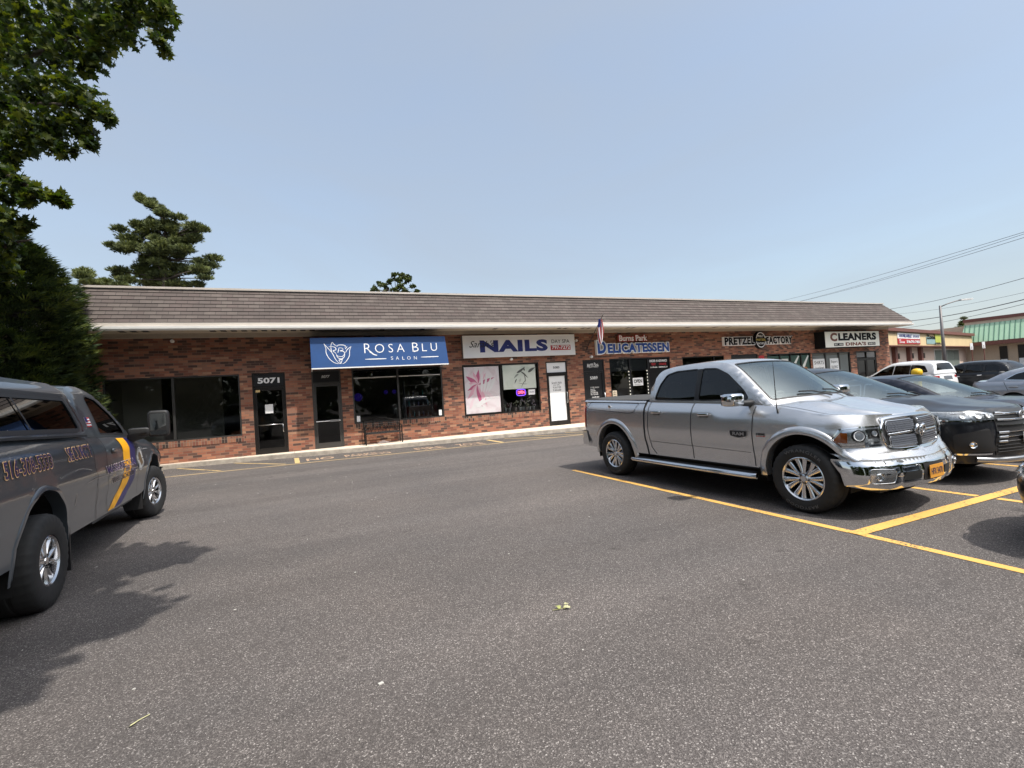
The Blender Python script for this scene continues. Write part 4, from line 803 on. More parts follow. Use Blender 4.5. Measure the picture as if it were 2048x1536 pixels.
def shell(XF, XR, W, aF=.35, bF=.35, bowF=.05, aR=.25, bR=.25, bowR=.04, xf=((0, 0), (1, 0)), xr=((0, 0), (1, 0)), sF=None, sR=None):
    """body wall: s runs along the flank and on round the front corner to the centre line (or round the rear for small s)"""
    xF0, xR0 = XF-aF, XR+aR; LF = (aF+bF)*.82; LR = (aR+bR)*.82; sF = sF if sF is not None else xF0-.5; sR = sR if sR is not None else xR0+.5
    wF, wR = W(xF0, .8)-bF, W(xR0, .8)-bR
    def P(s, z):
        if s <= xF0 and s >= xR0:
            sh = interp(xf, z)*sm((s-sF)/(xF0-sF))+interp(xr, z)*sm((sR-s)/(sR-xR0)); return Vector((s+sh, W(s, z), z))
        if s > xF0:
            dx = interp(xf, z); w = W(xF0, z)
            if s < xF0+LF:
                f = (s-xF0)/LF*math.pi/2; return Vector((xF0+dx+aF*math.sin(f)-bowF*math.sin(f)**2*0, w-bF*(1-math.cos(f)), z))
            t = (s-xF0-LF)/wF; y = (w-bF)*(1-t); return Vector((xF0+dx+aF+bowF*(1-(max(0, 1-t))**2), y, z))
        dx = interp(xr, z); w = W(xR0, z)
        if s > xR0-LR:
            f = (xR0-s)/LR*math.pi/2; return Vector((xR0+dx-aR*math.sin(f), w-bR*(1-math.cos(f)), z))
        t = (xR0-LR-s)/wR; y = (w-bR)*(1-t); return Vector((xR0+dx-aR-bowR*(1-(max(0, 1-t))**2), y, z))
    P.SF, P.SR = xF0+LF+wF, xR0-LR-wR; P.sc, P.scr = xF0+LF, xR0-LR; P.xF0, P.xR0 = xF0, xR0
    P.sy = lambda y: xF0+LF+wF*(1-abs(y)/wF) if abs(y) <= wF else xF0+LF*(2/math.pi)*math.acos(max(0, min(1, 1-(wF+bF-abs(y))/bF)))
    P.syr = lambda y: xR0-LR-wR*(1-abs(y)/wR) if abs(y) <= wR else xR0-LR*(2/math.pi)*math.acos(max(0, min(1, 1-(wR+bR-abs(y))/bR)))
    return P
def ribsurf(rows):
    """rows: list of (edge Vector, f(w)->(dx, dz)) ; returns Pt(u, w) with u the cumulative length, w in -1..1"""
    L = [0]
    for a, b in zip(rows, rows[1:]): L.append(L[-1]+(b[0]-a[0]).length)
    def P(u, w):
        i = 0
        while i < len(L)-2 and u > L[i+1]: i += 1
        t = (u-L[i])/max(1e-9, L[i+1]-L[i]); out = []
        for k in (i, i+1):
            e, f = rows[k]; dx, dz = f(max(-1, min(1, w))); out.append(Vector((e.x+dx, -e.y*w, e.z+dz)))
        return out[0]+(out[1]-out[0])*t
    P.L = L; return P
def arc(cx, cz, rx, rz, a0, a1, n=20): return [(cx+rx*math.cos(R(a0+(a1-a0)*i/n)), cz+rz*math.sin(R(a0+(a1-a0)*i/n))) for i in range(n+1)]
def superbox(c, a, b, d, e=.35, nu=20, nv=12, m=0, mb=None, f=None):
    mb = mb or MB(); sg = lambda v, q: math.copysign(abs(v)**q, v); vs = []
    for j in range(nv+1):
        ph = -math.pi/2+math.pi*j/nv
        for i in range(nu):
            th = 2*math.pi*i/nu; p = Vector((a*sg(math.cos(ph), e)*sg(math.cos(th), e), b*sg(math.cos(ph), e)*sg(math.sin(th), e), d*sg(math.sin(ph), e)))
            if f: p = f(p)
            vs.append(p+Vector(c))
    return mb.add(vs, [(j*nu+i, j*nu+(i+1) % nu, (j+1)*nu+(i+1) % nu, (j+1)*nu+i) for j in range(nv) for i in range(nu)], m)

CM = dict(
 rubber=mat('tyre_rubber', (.016, .016, .016), .75, var=.25, scale=14), alloy=mat('alloy', (.70, .70, .71), .22, metal=1), alloyd=mat('alloy_dull', (.45, .45, .46), .35, metal=1),
 trim=mat('black_trim', (.014, .014, .015), .5), well=mat('wheel_well', (.006, .006, .006), .9), seam=mat('seam', (.006, .006, .007), .7), lug=mat('lug', (.1, .1, .1), .4, metal=.8),
 silver=mat('silver_paint', (.60, .60, .605), .27, metal=.78, coat=1.0), grey=mat('grey_paint', (.070, .084, .098), .30, metal=.25, coat=.7), blackp=mat('black_paint', (.008, .009, .012), .3, spec=.35, coat=.35),
 bluep=mat('dark_blue_paint', (.008, .010, .020), .3, spec=.35, coat=.35), whitep=mat('white_car_paint', (.72, .73, .74), .35, coat=.8), silverb=mat('cool_silver_paint', (.34, .36, .40), .32, metal=.6, coat=1.0),
 wind=glassmat('windscreen_glass', (.84, .90, .88), 2.9, (.88, .98, .97)), tint=glassmat('tinted_glass', (.06, .065, .07), 1.5), side=glassmat('side_glass', (.38, .42, .42), 1.5),
 lens=glassmat('lamp_lens', (.92, .94, .95), 1.5), chrome=mat('car_chrome', (.68, .69, .70), .06, metal=1), ring=mat('lamp_ring', (.80, .82, .84), .25), amber=mat('amber_lens', (.55, .13, .01), .2, coat=.6), redl=mat('red_lens', (.32, .008, .012), .18, coat=1),
 housing=mat('lamp_housing', (.46, .47, .48), .3, metal=.4, var=.5, scale=30), reflector=mat('reflector', (.62, .63, .65), .22, metal=.9), cabin=mat('cabin_grey', (.42, .41, .38), .8), cabind=mat('cabin_dark', (.09, .09, .09), .7), mesh=mat('grille_mesh', (.30, .30, .31), .3, metal=1), plate=mat('plate_yellow', (.62, .27, .03), .5), platew=mat('plate_white', (.55, .56, .56), .5))

def make_wheel(parent, x, y, z, R_, w, rr, kind, sd=-1, steer=0, name='wheel', text=None):
    """sd: the side the wheel faces (-1 = right of the vehicle). the wheel is a rim with its tyre as a child"""
    rim = MB(); o_ = lambda d: d*sd                                  # d metres outboard of the wheel centre plane
    q = w/2
    rim.lathe([(rr, o_(q-.03)), (rr+.004, o_(q-.012)), (rr-.008, o_(q-.006)), (rr-.022, o_(q-.02)), (rr-.03, o_(-.02)), (rr-.03, o_(-q))], (0, 0, 0), 'y', 56)
    rim.lathe([(.001, o_(-.03)), (rr-.03, o_(-.03))], (0, 0, 0), 'y', 30, m=1)
    rim.lathe([(.10, o_(-.02)), (.16, o_(-.015)), (.16, o_(-.03))], (0, 0, 0), 'y', 30, m=2)
    fo = q-.045                                                     # spoke face
    rim.lathe([(.001, o_(fo+.018)), (.032, o_(fo+.018)), (.036, o_(fo+.008)), (.075, o_(fo-.008)), (.085, o_(fo-.03))], (0, 0, 0), 'y', 28, m=0)
    def spoke(ang, r0, r1, w0, w1, skew=0, ridge=.012, drop=.03, m=0):
        N = 7; vs = []
        for i in range(N):
            t = i/(N-1); r = r0+(r1-r0)*t; wd = (w0+(w1-w0)*t+(.006 if t > .85 else 0))/2; a = ang+skew*t; d = fo-drop*math.sin(math.pi*t*.5)*(1-t*.4)+.012*t
            c, s_ = math.cos(a), math.sin(a)
            for (k, h) in ((-1, -.028), (-1, -.004), (-.35, ridge), (.35, ridge), (1, -.004), (1, -.028)):
                vs.append((r*c-k*wd*s_, o_(d+h), r*s_+k*wd*c))
        rim.add(vs, [(i*6+k, i*6+k+1, i*6+k+7, i*6+k+6) for i in range(N-1) for k in range(5)], m)
    if kind == 'twin':
        for k in range(7):
            a = 2*math.pi*k/7+.2
            for s_ in (-1, 1): spoke(a+s_*.12, .055, rr-.012, .034, .058, s_*.10, .005, .02)
    elif kind == 'ten':
        for k in range(5):
            a = 2*math.pi*k/5+.3
            for s_ in (-1, 1): spoke(a+s_*.17, .05, rr-.012, .030, .052, s_*.13, .013, .015)
    else:
        for k in range(5):
            a = 2*math.pi*k/5+.5
            for s_ in (-1, 1): spoke(a+s_*.12, .05, rr-.012, .034, .028, s_*.18, .01, .02)
    for k in range(5):
        a = 2*math.pi*k/5+.1; rim.lathe([(.001, o_(fo+.02)), (.010, o_(fo+.018)), (.013, o_(fo-.012))], (.058*math.cos(a), 0, .058*math.sin(a)), 'y', 8, m=3)
    mt = CM['alloyd'] if kind == 'five' else CM['alloy']
    ro = rim.build(name, [mt, CM['well'], CM['lug'], CM['lug']], parent, smooth=35, fix=True)
    ro.location = (x, y, z); ro.rotation_euler = (0, R(17), steer)
    t = MB(); n = 96; prof = [(rr-.004, q-.03), (rr+.006, q-.004), (rr+.03, q+.004), (rr+(R_-rr)*.55, q+.012), (R_-.03, q+.002), (R_-.012, q-.016), (R_, q-.045), (R_+.001, .02), (R_-.008, .014), (R_-.008, -.014), (R_+.001, -.02), (R_, -q+.045), (R_-.03, -q), (rr, -q+.02)]
    vs = []; k = len(prof)
    for a in range(n):
        th = 2*math.pi*a/n
        for j, (r, h) in enumerate(prof):
            if j in (5, 6) and a % 3 == 0: r -= .009
            if j in (4,) and a % 3 == 0: r -= .004; h -= .004
            vs.append((r*math.cos(th), o_(h), r*math.sin(th)))
    t.add(vs, [(a*k+j, ((a+1) % n)*k+j, ((a+1) % n)*k+j+1, a*k+j+1) for a in range(n) for j in range(k-1)])
    ty = t.build('tyre', [CM['rubber']], ro, smooth=40)
    if text:
        tm = MB()
        for s_, a0, a1 in text:
            rm = rr+(R_-rr)*.42; hh = .036
            def f(u, v): th = a0+(a1-a0)*u; r = rm+v*hh; return Vector((r*math.cos(th), o_(q+.016), r*math.sin(th)))
            vs_, fs_ = textmesh(s_, .01, 0, 1.15); tm.add([f(u, v) for u, v in vs_], fs_)
        tl = tm.build('tyre_lettering', mat('tyre_letter', (.11, .11, .11), .6), ro, fix=False)
    return ro
def flare(P, cx, cz, rx, rz, wd, m, parent, a0, a1, sides, bulge=.035, name='wheel_arch'):
    mb = MB(); N = 36
    for sd in sides:
        vs = []
        for i in range(N+1):
            a = R(a0+(a1-a0)*i/N); c, s_ = math.cos(a), math.sin(a)
            for (g, b_) in ((-.0, -.10), (-.0, bulge*.9), (wd*.15, bulge), (wd*.55, bulge*.9), (wd*.9, bulge*.45), (wd, -.004)):
                u, v = cx+(rx+g)*c, cz+(rz+g)*s_; p = P(u, max(v, .2)); tp = min(1, .15+i/4, .15+(N-i)/4) if b_ > 0 else 1; vs.append((p.x, (p.y+b_*tp)*sd, v))
        mb.add(vs, [(i*6+k, i*6+k+1, i*6+k+7, i*6+k+6) for i in range(N) for k in range(5)])
    return mb.build(name, m, parent, smooth=50)
def seats(parent, xs, zf, hw, top_, m, name='seat'):
    for x in xs:
        for y in (-hw*.48, hw*.48):
            b = MB(); superbox((x, y, zf+.18), .25, .24, .09, .4, mb=b); superbox((x-.24, y, zf+.18+(top_-zf-.18)*.42), .07, .22, (top_-zf-.2)*.42, .4, mb=b, f=lambda p: Vector((p.x-p.z*.2, p.y, p.z))); superbox((x-.34, y, top_-.10), .05, .12, .09, .5, mb=b)
            b.build(name, m, parent, smooth=True)
def steering(parent, x, y, z, m):
    b = MB(); rg = [(x+.10*math.sin(t), y+.18*math.cos(t), z+.165*math.sin(t)) for t in [i*math.pi/12 for i in range(25)]]; b.tube(rg, .014, 8, cap=False); b.tube([(x, y-.17, z), (x, y+.17, z)], .012, 6); superbox((x, y, z-.02), .03, .06, .05, .5, mb=b); b.build('steering_wheel', m, parent, smooth=True)
def bodybox(mb, x0, x1, y, z0, z1): mb.box(x0, x1, -y, y, z0, z1)
def vehicle(name, loc, heading, label, cat, sp, group=None):
    o = empty(name, loc, heading, label, cat, group); g = lambda k, d=None: sp.get(k, d)
    paint = CM[sp['paint']]; both = (1, -1); Wm = sp['W']; zt = sp['ztop']; zb = sp['zbot']
    W = lambda x, z: interp(Wm, x)*(1-.0) - g('tuck', .05)*max(0, (.62-z)/.4)**1.5*.9 - .035*max(0, min(1, (z-(interp(zt, x)-g('fillet', .09)))/g('fillet', .09)))**2.2 - g('lean', .05)*max(0, z-.85) - g('shk', 0)*max(0, z-(interp(zt, x)-g('shd', .17))) - g('belly', 0)*min(.30, abs(z-.98))**2*(1 if z < .98 else 0) + g('crease', .012)*math.exp(-((z-interp(g('creasez', ((0, .9), (1, .9))), x))/.05)**2)
    P = shell(sp['XF'], sp['XR'], W, *sp['F'], *sp['Rr'], sp['xf'], sp['xr'], g('sF'), g('sR'))
    ztS = lambda s: interp(zt, s) if s <= P.xF0 else interp(zt, P.xF0)+(g('nose', interp(zt, P.xF0))-interp(zt, P.xF0))*sm((s-P.xF0)/(P.SF-P.xF0))
    # outline: bottom, round the arches, up the nose, back along the top
    out = []; s = P.SR
    def bot(a, b):
        k = max(1, int(abs(b-a)/.12)); return [(a+(b-a)*i/k, interp(zb, a+(b-a)*i/k)) for i in range(k+1)]
    ar = sp['arches']; cur = P.SR
    for (cx, cz, rx, rz, wd) in ar:
        z0 = interp(zb, cx); a0 = math.degrees(math.asin(max(-1, min(1, (z0-cz)/rz)))); out += bot(cur, cx-rx*math.cos(R(a0)))[:-1]; out += arc(cx, cz, rx, rz, 180-a0, a0, 22); cur = cx+rx*math.cos(R(a0))
        out_ = out
    out += bot(cur, P.SF)[1:]
    k = 44; out += [(P.SF+(P.SR-P.SF)*i/k, ztS(P.SF+(P.SR-P.SF)*i/k)) for i in range(k+1)]
    out = [p for i, p in enumerate(out) if i == 0 or math.dist(p, out[i-1]) > 1e-4]
    lift('body', P, out, paint, o, g('holes', ()), .10, sides=both)
    for i, (cx, cz, rx, rz, wd) in enumerate(ar):
        z0 = interp(zb, cx)
        if wd: [flare(P, cx, cz, rx, rz, wd, paint, o, g('fa', (-4, -4))[i], 184, (sd,), g('bulge', .03)) for sd in both]
        for sd in both:                                              # wheel wells
            b = MB(); yo = W(cx, .8)-.03; A = arc(cx, cz, rx+.015, rz+.015, -12, 192, 20)
            b.add([(x, sd*yo, z) for x, z in A]+[(x, sd*(yo-.42), z) for x, z in A], [(j, j+1, len(A)+j+1, len(A)+j) for j in range(len(A)-1)]+[tuple(range(len(A), 2*len(A)))]); b.build('wheel_well', CM['well'], o, fix=False)
    b = MB(); bodybox(b, sp['XR']+.15, sp['XF']-.25, W(1, .5)-.45, .26, .5)
    xa = [c[0] for c in ar]; rr_ = [c[2] for c in ar]
    bodybox(b, xa[0]+rr_[0]+.03, xa[1]-rr_[1]-.03, W(1, .5)-.06, zb[0][1]-.05, zb[0][1]+.05); b.build('underbody', CM['well'], o)
    # bonnet
    cow = g('cowl'); rows = []; N = 12; s0 = cow['s']; s1 = P.xF0+(P.sc-P.xF0)*.72; zc0 = cow['z']
    lastx = lambda w: P(s1+(P.SF-s1)*(1-abs(w)), ztS(s1+(P.SF-s1)*(1-abs(w))))
    eL = P(s1, ztS(s1))
    for i in range(N+1):
        t = i/N; s = s0+(s1-s0)*t; e = P(s, ztS(s)); ce = g('nose')-ztS(s1)
        cr = (zc0-ztS(s0))*(1-t)+ce*t+g('hump', .03)*math.sin(math.pi*t)
        def f(w, t=t, e=e, cr=cr):
            q = lastx(w); dx = cow['bow']*(1-w*w)*(1-t)+(q.x-eL.x)*t; z_ = 1-abs(w)**g('hexp', 3); bl = g('blister', 0)*math.exp(-((abs(w)-.52)/.13)**2)*sm(t*2.2)*(1-t**6)
            return dx, cr*(z_*(1-t**4)+t**4*((q.z-eL.z)/(ce if abs(ce) > 1e-6 else 1)))+bl
        rows.append((Vector((e.x, e.y, e.z)), f))
    H = ribsurf(rows); Lh = H.L[-1]
    hl = lift('bonnet', H, [(0, -1), (Lh, -1), (Lh, 1), (0, 1)], paint, o, h=.09)
    ribbon('panel_gap', H, [(0, -.93), (Lh*.75, -.93), (Lh*.97, -.80)], .009, CM['seam'], o); ribbon('panel_gap', H, [(0, .93), (Lh*.75, .93), (Lh*.97, .80)], .009, CM['seam'], o)
    # greenhouse
    gh = sp['green']; oc = smoothpoly(gh['edge'], k=6); zbelt = lambda x: interp(zt, x)
    ztopx = sorted((x, z) for x, z in oc); yb, tm = gh['yb'], gh['tumble']
    def roofz(x): return interp(ztopx, x)
    Yg = lambda x, z: interp(Wm, x)-yb-tm*max(0, z-zbelt(x))**1.25-gh.get('rail', .05)*max(0, min(1, (z-(roofz(x)-.09))/.09))**2.5
    G = lambda x, z: Vector((x, Yg(x, z), z))
    ol = [(oc[0][0], zbelt(oc[0][0])-.01)]+oc+[(oc[-1][0], zbelt(oc[-1][0])-.01)]; ol = ol[::-1]
    wins = gh['wins']
    for sd in both: lift('side_frame', G, ol, paint, o, [roundpoly(w_[0], w_[2] if len(w_) > 2 else .03) for w_ in wins], .07, off=.001, sides=(sd,))
    for w_ in wins:
        pl_ = roundpoly(w_[0], w_[2] if len(w_) > 2 else .03); lift('window', G, pl_, CM[w_[1]], o, h=.12, off=-.008, sides=(1,)); lift('window', G, pl_, CM[w_[1]], o, h=.12, off=-.008, sides=(-1,))
        if gh.get('wtrim'): [ribbon('window_trim', G, pl_+[pl_[0]], gh['wtrim'][1], CM[gh['wtrim'][0]], o, sides=(sd,), off=.003) for sd in both]
    rows = []; tot = 0; ec = oc[::-1] if oc[0][0] < oc[-1][0] else oc           # from the cowl back over the roof
    m_ = len(ec); L = [0]
    for a, b_ in zip(ec, ec[1:]): L.append(L[-1]+math.dist(a, b_))
    for i, (x, z) in enumerate(ec):
        t = L[i]/L[-1]; bw = interp(gh['bow'], t); cr = interp(gh['crown'], t)
        rows.append((Vector((x, Yg(x, z), z)), lambda w, bw=bw, cr=cr: (bw*(1-w*w), cr*(1-abs(w)**2.6))))
    T0_ = ribsurf(rows); T = lambda u, w: T0_(u, -w)
    T.L = T0_.L; LT = T.L[-1]; ws = gh['ws']; holes = [[(ws[0]*LT, -ws[2]), (ws[1]*LT, -ws[3]), (ws[1]*LT, ws[3]), (ws[0]*LT, ws[2])]]
    if gh.get('rw'): q = gh['rw']; holes.append([(q[0]*LT, -q[2]), (q[1]*LT, -q[3]), (q[1]*LT, q[3]), (q[0]*LT, q[2])])
    holes = [roundpoly(q, .06) for q in holes]
    lift('roof', T, [(0, -1), (LT, -1), (LT, 1), (0, 1)], paint, o, holes, .07)
    lift('windscreen', T, holes[0], CM['wind'], o, h=.12, off=-.004)
    ribbon('screen_seal', T, holes[0]+[holes[0][0]], .03, CM['trim'], o, off=.0015)
    if gh.get('rw'): lift('rear_window', T, holes[1], CM[gh.get('rwm', 'tint')], o, h=.12, off=-.004)
    ca = CM[g('cabin', 'cabind')]
    if g('interior', True):
        xc = cow['s']; b = MB(); superbox((xc-.30, 0, zbelt(xc)-.17), .34, W(xc, 1)-.14, .13, .3, mb=b); b.build('dashboard', ca, o, smooth=True)
        steering(o, xc-.72, .36, zbelt(xc)-.03, CM['cabind']); seats(o, g('seatx', (xc-1.25,)), .45, W(1, 1), roofz(xc-1.4)-.10, ca)
        b = MB(); bodybox(b, gh['edge'][0][0]+.12, xc-.1, W(1, .8)-.10, .44, .5); b.build('cabin_floor', CM['cabind'], o)
        b = MB(); b.tube([(xc-.75, -.10, roofz(xc-.9)-.05), (xc-.75, .10, roofz(xc-.9)-.05)], .028, 8); b.build('rear_view_mirror', CM['trim'], o)
    for wb in (-.15, .42):                                             # wipers on the cowl
        b = MB(); p = [T(.012*LT, wb+.28), T(.05*LT, wb-.02), T(.055*LT, wb-.30)]; b.tube([q+Vector((.01, 0, .022)) for q in p], .010, 6); b.build('wiper', CM['trim'], o)
    return o, P, G, H, T, W, paint
def doors(o, P, G, cuts, handles, hm, both=(1, -1)):
    for c in cuts: ribbon('door_gap', P, c, .010, CM['seam'], o, sides=both, off=.0045)
    for (x, z) in handles:
        for sd in both:
            b = MB(); p = P(x, z); superbox((p.x, (p.y+.022)*sd, z), .105, .013, .022, .4, mb=b, m=0); b.box(p.x-.08, p.x+.08, min(sd*(p.y+.001), sd*(p.y+.006)), max(sd*(p.y+.001), sd*(p.y+.006)), z-.04, z+.02, 1); b.build('door_handle', [CM[hm], CM['trim']], o, smooth=50)
def mirror(o, x, y, z, sd, mcap, a=.10, b=.13, h=.10, arm=.12, marm='trim', glassd=-1):
    q = MB(); superbox((x, sd*(y+arm+b), z), a*.55, b, h, .45, mb=q, m=0); q.tube([(x+.04, sd*(y-.03), z-h*.7), (x+.02, sd*(y+arm+b*.3), z-h*.6)], [.05, .035], 8, m=1)
    r = q.build('mirror', [CM[mcap], CM[marm]], o, smooth=50); p = MB(); xx = x-a*.55-.001; yy0, yy1 = sorted((sd*(y+arm+.03), sd*(y+arm+2*b-.03))); p.quad((xx, yy0, z-h*.8), (xx, yy1, z-h*.8), (xx, yy1, z+h*.8), (xx, yy0, z+h*.8)); p.build('mirror_glass', CM['chrome'], r, fix=False)
def plate_on(o, x, y, z, txt, m, tm, w=.285, h=.142):
    b = MB(); b.box(x, x+.006, y-w/2, y+w/2, z-h/2, z+h/2); p = b.build('number_plate', m, o); t = MB(); text_mb(t, txt, -w*.42, w*.42, z-h*.26, z+h*.26, lambda u, v: (x+.008, y+u, v), bold=.02); t.build('plate_lettering', tm, p, fix=False)
    return p
# ---------------------------------------------------------------- silver crew cab pickup
ZT = ((-1.1, 1.41), (.8, 1.365), (2.9, 1.30), (3.15, 1.275), (3.6, 1.215), (4.05, 1.13))
silver = dict(paint='silver', cabin='cabin', W=((-1.1, .975), (-.6, .985), (1, .995), (2.9, .995), (3.6, .985), (4.2, .97)), ztop=ZT, zbot=((-1.3, .50), (-.7, .48), (.5, .47), (3, .47), (3.8, .56), (4.1, .62), (6, .62)), nose=1.135, fillet=.12, lean=.06,
    XF=4.20, XR=-1.10, F=(.36, .42, .06), Rr=(.10, .10, .02), xf=((.60, .13), (.69, .12), (.74, .035), (.95, .015), (1.06, 0), (1.14, -.07)), xr=((0, 0), (1, 0)), sF=3.25, shk=.30, shd=.17, belly=.38,
    arches=((-.08, .42, .535, .555, .095), (3.55, .42, .50, .525, .095)), cowl=dict(s=3.02, z=1.335, bow=.16), hump=.02, hexp=4, blister=.042, seatx=(2.0, 1.40),
    creasez=((0, .70), (1, .70)), crease=.012, bulge=.030, fa=(-4, 26),
    green=dict(edge=[(.80, 1.37), (.87, 1.66), (.97, 1.84), (1.20, 1.915), (1.70, 1.945), (2.15, 1.93), (2.45, 1.85), (2.80, 1.585), (3.14, 1.28)], yb=.112, tumble=.33, rail=.045,
        wins=[([(.985, 1.40), (1.07, 1.64), (1.20, 1.80), (1.40, 1.845), (1.86, 1.85), (1.86, 1.375)], 'tint', .05), ([(1.93, 1.37), (1.93, 1.85), (2.20, 1.835), (2.42, 1.735), (2.72, 1.49), (2.80, 1.375)], 'tint', .05)],
        bow=((0, .20), (.3, .10), (.45, .03), (.8, 0), (1, -.03)), crown=((0, .035), (.3, .03), (.5, .035), (.8, .03), (1, .01)), ws=(.035, .325, .955, .93), rw=(.885, .97, .82, .86), wtrim=('trim', .018)))
def front(P):
    def F(u, z): p = P(P.sy(abs(u)), z); return Vector((p.x, math.copysign(p.y, -u) if u else 0, p.z))
    return F
def back(P):
    def F(u, z): p = P(P.syr(abs(u)), z); return Vector((p.x, math.copysign(p.y, u) if u else 0, p.z))
    return F
def bar(F, pts, w, d, m, o, name, off=0.0):                          # raised bar following a surface
    Q = []
    for a, b in zip(pts, pts[1:]): Q += [(a[0]+(b[0]-a[0])*j/6, a[1]+(b[1]-a[1])*j/6) for j in range(6)]
    Q.append(pts[-1]); mb = MB(); vs = []; e = 1e-3
    for i, q in enumerate(Q):
        dd = Vector(Q[min(i+1, len(Q)-1)])-Vector(Q[max(i-1, 0)]); dd.normalize(); nn = Vector((-dd.y, dd.x))
        n = (F(q[0], q[1]+e)-F(q[0], q[1]-e)).cross(F(q[0]+e, q[1])-F(q[0]-e, q[1])).normalized()
        for k, h in ((-.5, off), (-.42, off+d*.7), (-.2, off+d), (.2, off+d), (.42, off+d*.7), (.5, off)):
            vs.append(F(q[0]+nn.x*w*k, q[1]+nn.y*w*k)+n*h)
    mb.add(vs, [(i*6+k, i*6+k+1, i*6+k+7, i*6+k+6) for i in range(len(Q)-1) for k in range(5)]+[tuple(range(6)), tuple(range(len(vs)-6, len(vs)))]); return mb.build(name, m, o, smooth=50)
def ringlamp(F, u, z, r, o, m, name='projector', off=.004):
    p = F(u, z); e = 1e-3; n = (F(u, z+e)-F(u, z-e)).cross(F(u+e, z)-F(u-e, z)).normalized(); n = -n if n.dot(Vector((p.x-1.5, p.y, 0))) < 0 else n; a = n.orthogonal().normalized(); b_ = n.cross(a); mb = MB(); k = 18; vs = []
    for (rr, h) in ((r, 0), (r*.95, .012), (r*.7, .006), (r*.62, -.002), (.001, .01)):
        for i in range(k): t = 2*math.pi*i/k; vs.append(p+n*(h+off)+(a*math.cos(t)+b_*math.sin(t))*rr)
    mb.add(vs, [(j*k+i, j*k+(i+1) % k, (j+1)*k+(i+1) % k, (j+1)*k+i) for j in range(4) for i in range(k)], 0); return mb.build(name, m, o, smooth=40)
def surftext(P, s_, u0, u1, z0, z1, m, o, off=.004, bold=0, name='lettering', sd=-1, shear=0, flip=True):
    """lettering wrapped on the flank; on the right side of a vehicle it reads from nose to tail reversed, so u runs backwards"""
    vs, fs = textmesh(s_, bold, shear); mb = MB(); V_ = []
    for u, v in vs:
        a = (u0+u*(u1-u0)); z = z0+v*(z1-z0); p = P(a, z); e = 1e-3; n = (P(a, z+e)-P(a, z-e)).cross(P(a+e, z)-P(a-e, z)).normalized(); p = p+n*off; V_.append((p.x, p.y*sd, p.z))
    mb.add(V_, fs); return mb.build(name, m, o, fix=False)

o, P, G, H, T, W, paint = vehicle('pickup_truck', (6.234, 7.521, 0), R(-87.63), 'silver four-door pickup with chrome mirrors and black bed cover in the first marked bay', 'pickup truck', silver, None)
F = front(P); B_ = back(P); c_ = CM
doors(o, P, G, [[(1.86, 1.33), (1.84, .9), (1.84, .49)], [(2.93, 1.28), (2.90, .9), (2.90, .49)], [(.90, 1.36), (.88, .9), (.93, .6), (1.03, .49)]], [(1.10, 1.195), (2.10, 1.165)], 'chrome')
b = MB()
for sd in (1, -1):                                                # gap between cab and bed
    vs = []
    for z in [.46+.93*i/14 for i in range(15)]:
        x = .79+.05*max(0, (.75-z)/.3)
        for k, q in ((-.018, .003), (.018, .003)): p = P(x+k, z); vs.append((p.x, (p.y+q)*sd, z))
    b.add(vs, [(2*i, 2*i+1, 2*i+3, 2*i+2) for i in range(14)])
b.build('bed_gap', c_['seam'], o, fix=False)
for sd in (-1, 1): ribbon('painted_crease', P, [(.92, .705), (2.85, .665)], .006, c_['seam'], o, sides=(sd,), off=.0012)
for sd in (-1,): 
    bp_ = roundpoly([(-.88, 1.375), (-.95, 1.25), (.35, 1.17), (.52, 1.19), (.60, 1.345)], .04); ribbon('cargo_box_seam', P, bp_+[bp_[0]], .008, c_['seam'], o, sides=(sd,))
    b = MB(); p = P(-.2, 1.29); superbox((p.x, -(p.y+.008), 1.29), .03, .012, .035, .5, mb=b); b.build('box_lock', c_['chrome'], o, smooth=True)
# bed cover, rails, bulkhead, tailgate
b = MB(); vs = []
for i in range(21):
    x = -1.05+1.86*i/20; z = interp(ZT, x)
    for k in range(9): w_ = -1+k/4; vs.append((x, w_*.875, z+.035+.015*math.sin(i*1.26)*0+.02*(1-w_*w_)))
b.add(vs, [(i*9+k, i*9+k+1, i*9+k+10, i*9+k+9) for i in range(20) for k in range(8)]); 
b.build('bed_cover', mat('bed_cover_vinyl', (.045, .043, .04), .75), o, smooth=40)
for sd in (1, -1): b = MB(); b.add([(-1.08, sd*.905, 1.395), (-1.08, sd*.87, 1.43), (.78, sd*.87, 1.385), (.78, sd*.905, 1.352), (-1.08, sd*.87, 1.36), (.78, sd*.87, 1.32)], [(0, 1, 2, 3), (1, 4, 5, 2)]); b.build('bed_rail', c_['silver'], o)
b = MB(); b.add([T(T.L[-1]*.96, w/6) for w in range(-6, 7)]+[Vector((.80, -.92*w/6, .8)) for w in range(-6, 7)], [(i, i+1, 14+i, 13+i) for i in range(12)]); b.build('cab_back', c_['silver'], o)
TL = lambda z0, z1: None
lift('tail_lamp', P, [(P.xR0+.005, .87), (P.xR0+.015, 1.30), (P.xR0-.10, 1.31), (P.syr(.80), 1.30), (P.syr(.80), .87)], c_['redl'], o, h=.05, off=.006); lift('tail_lamp', P, [(P.xR0+.005, .87), (P.xR0+.015, 1.30), (P.xR0-.10, 1.31), (P.syr(.80), 1.30), (P.syr(.80), .87)], c_['redl'], o, h=.05, off=.006, sides=(-1,))
Pb = shell(0, -1.22, lambda x, z: .985, .1, .1, 0, .14, .12, .03, xr=((.5, .03), (.6, 0), (.8, .0)), sR=-1.0)
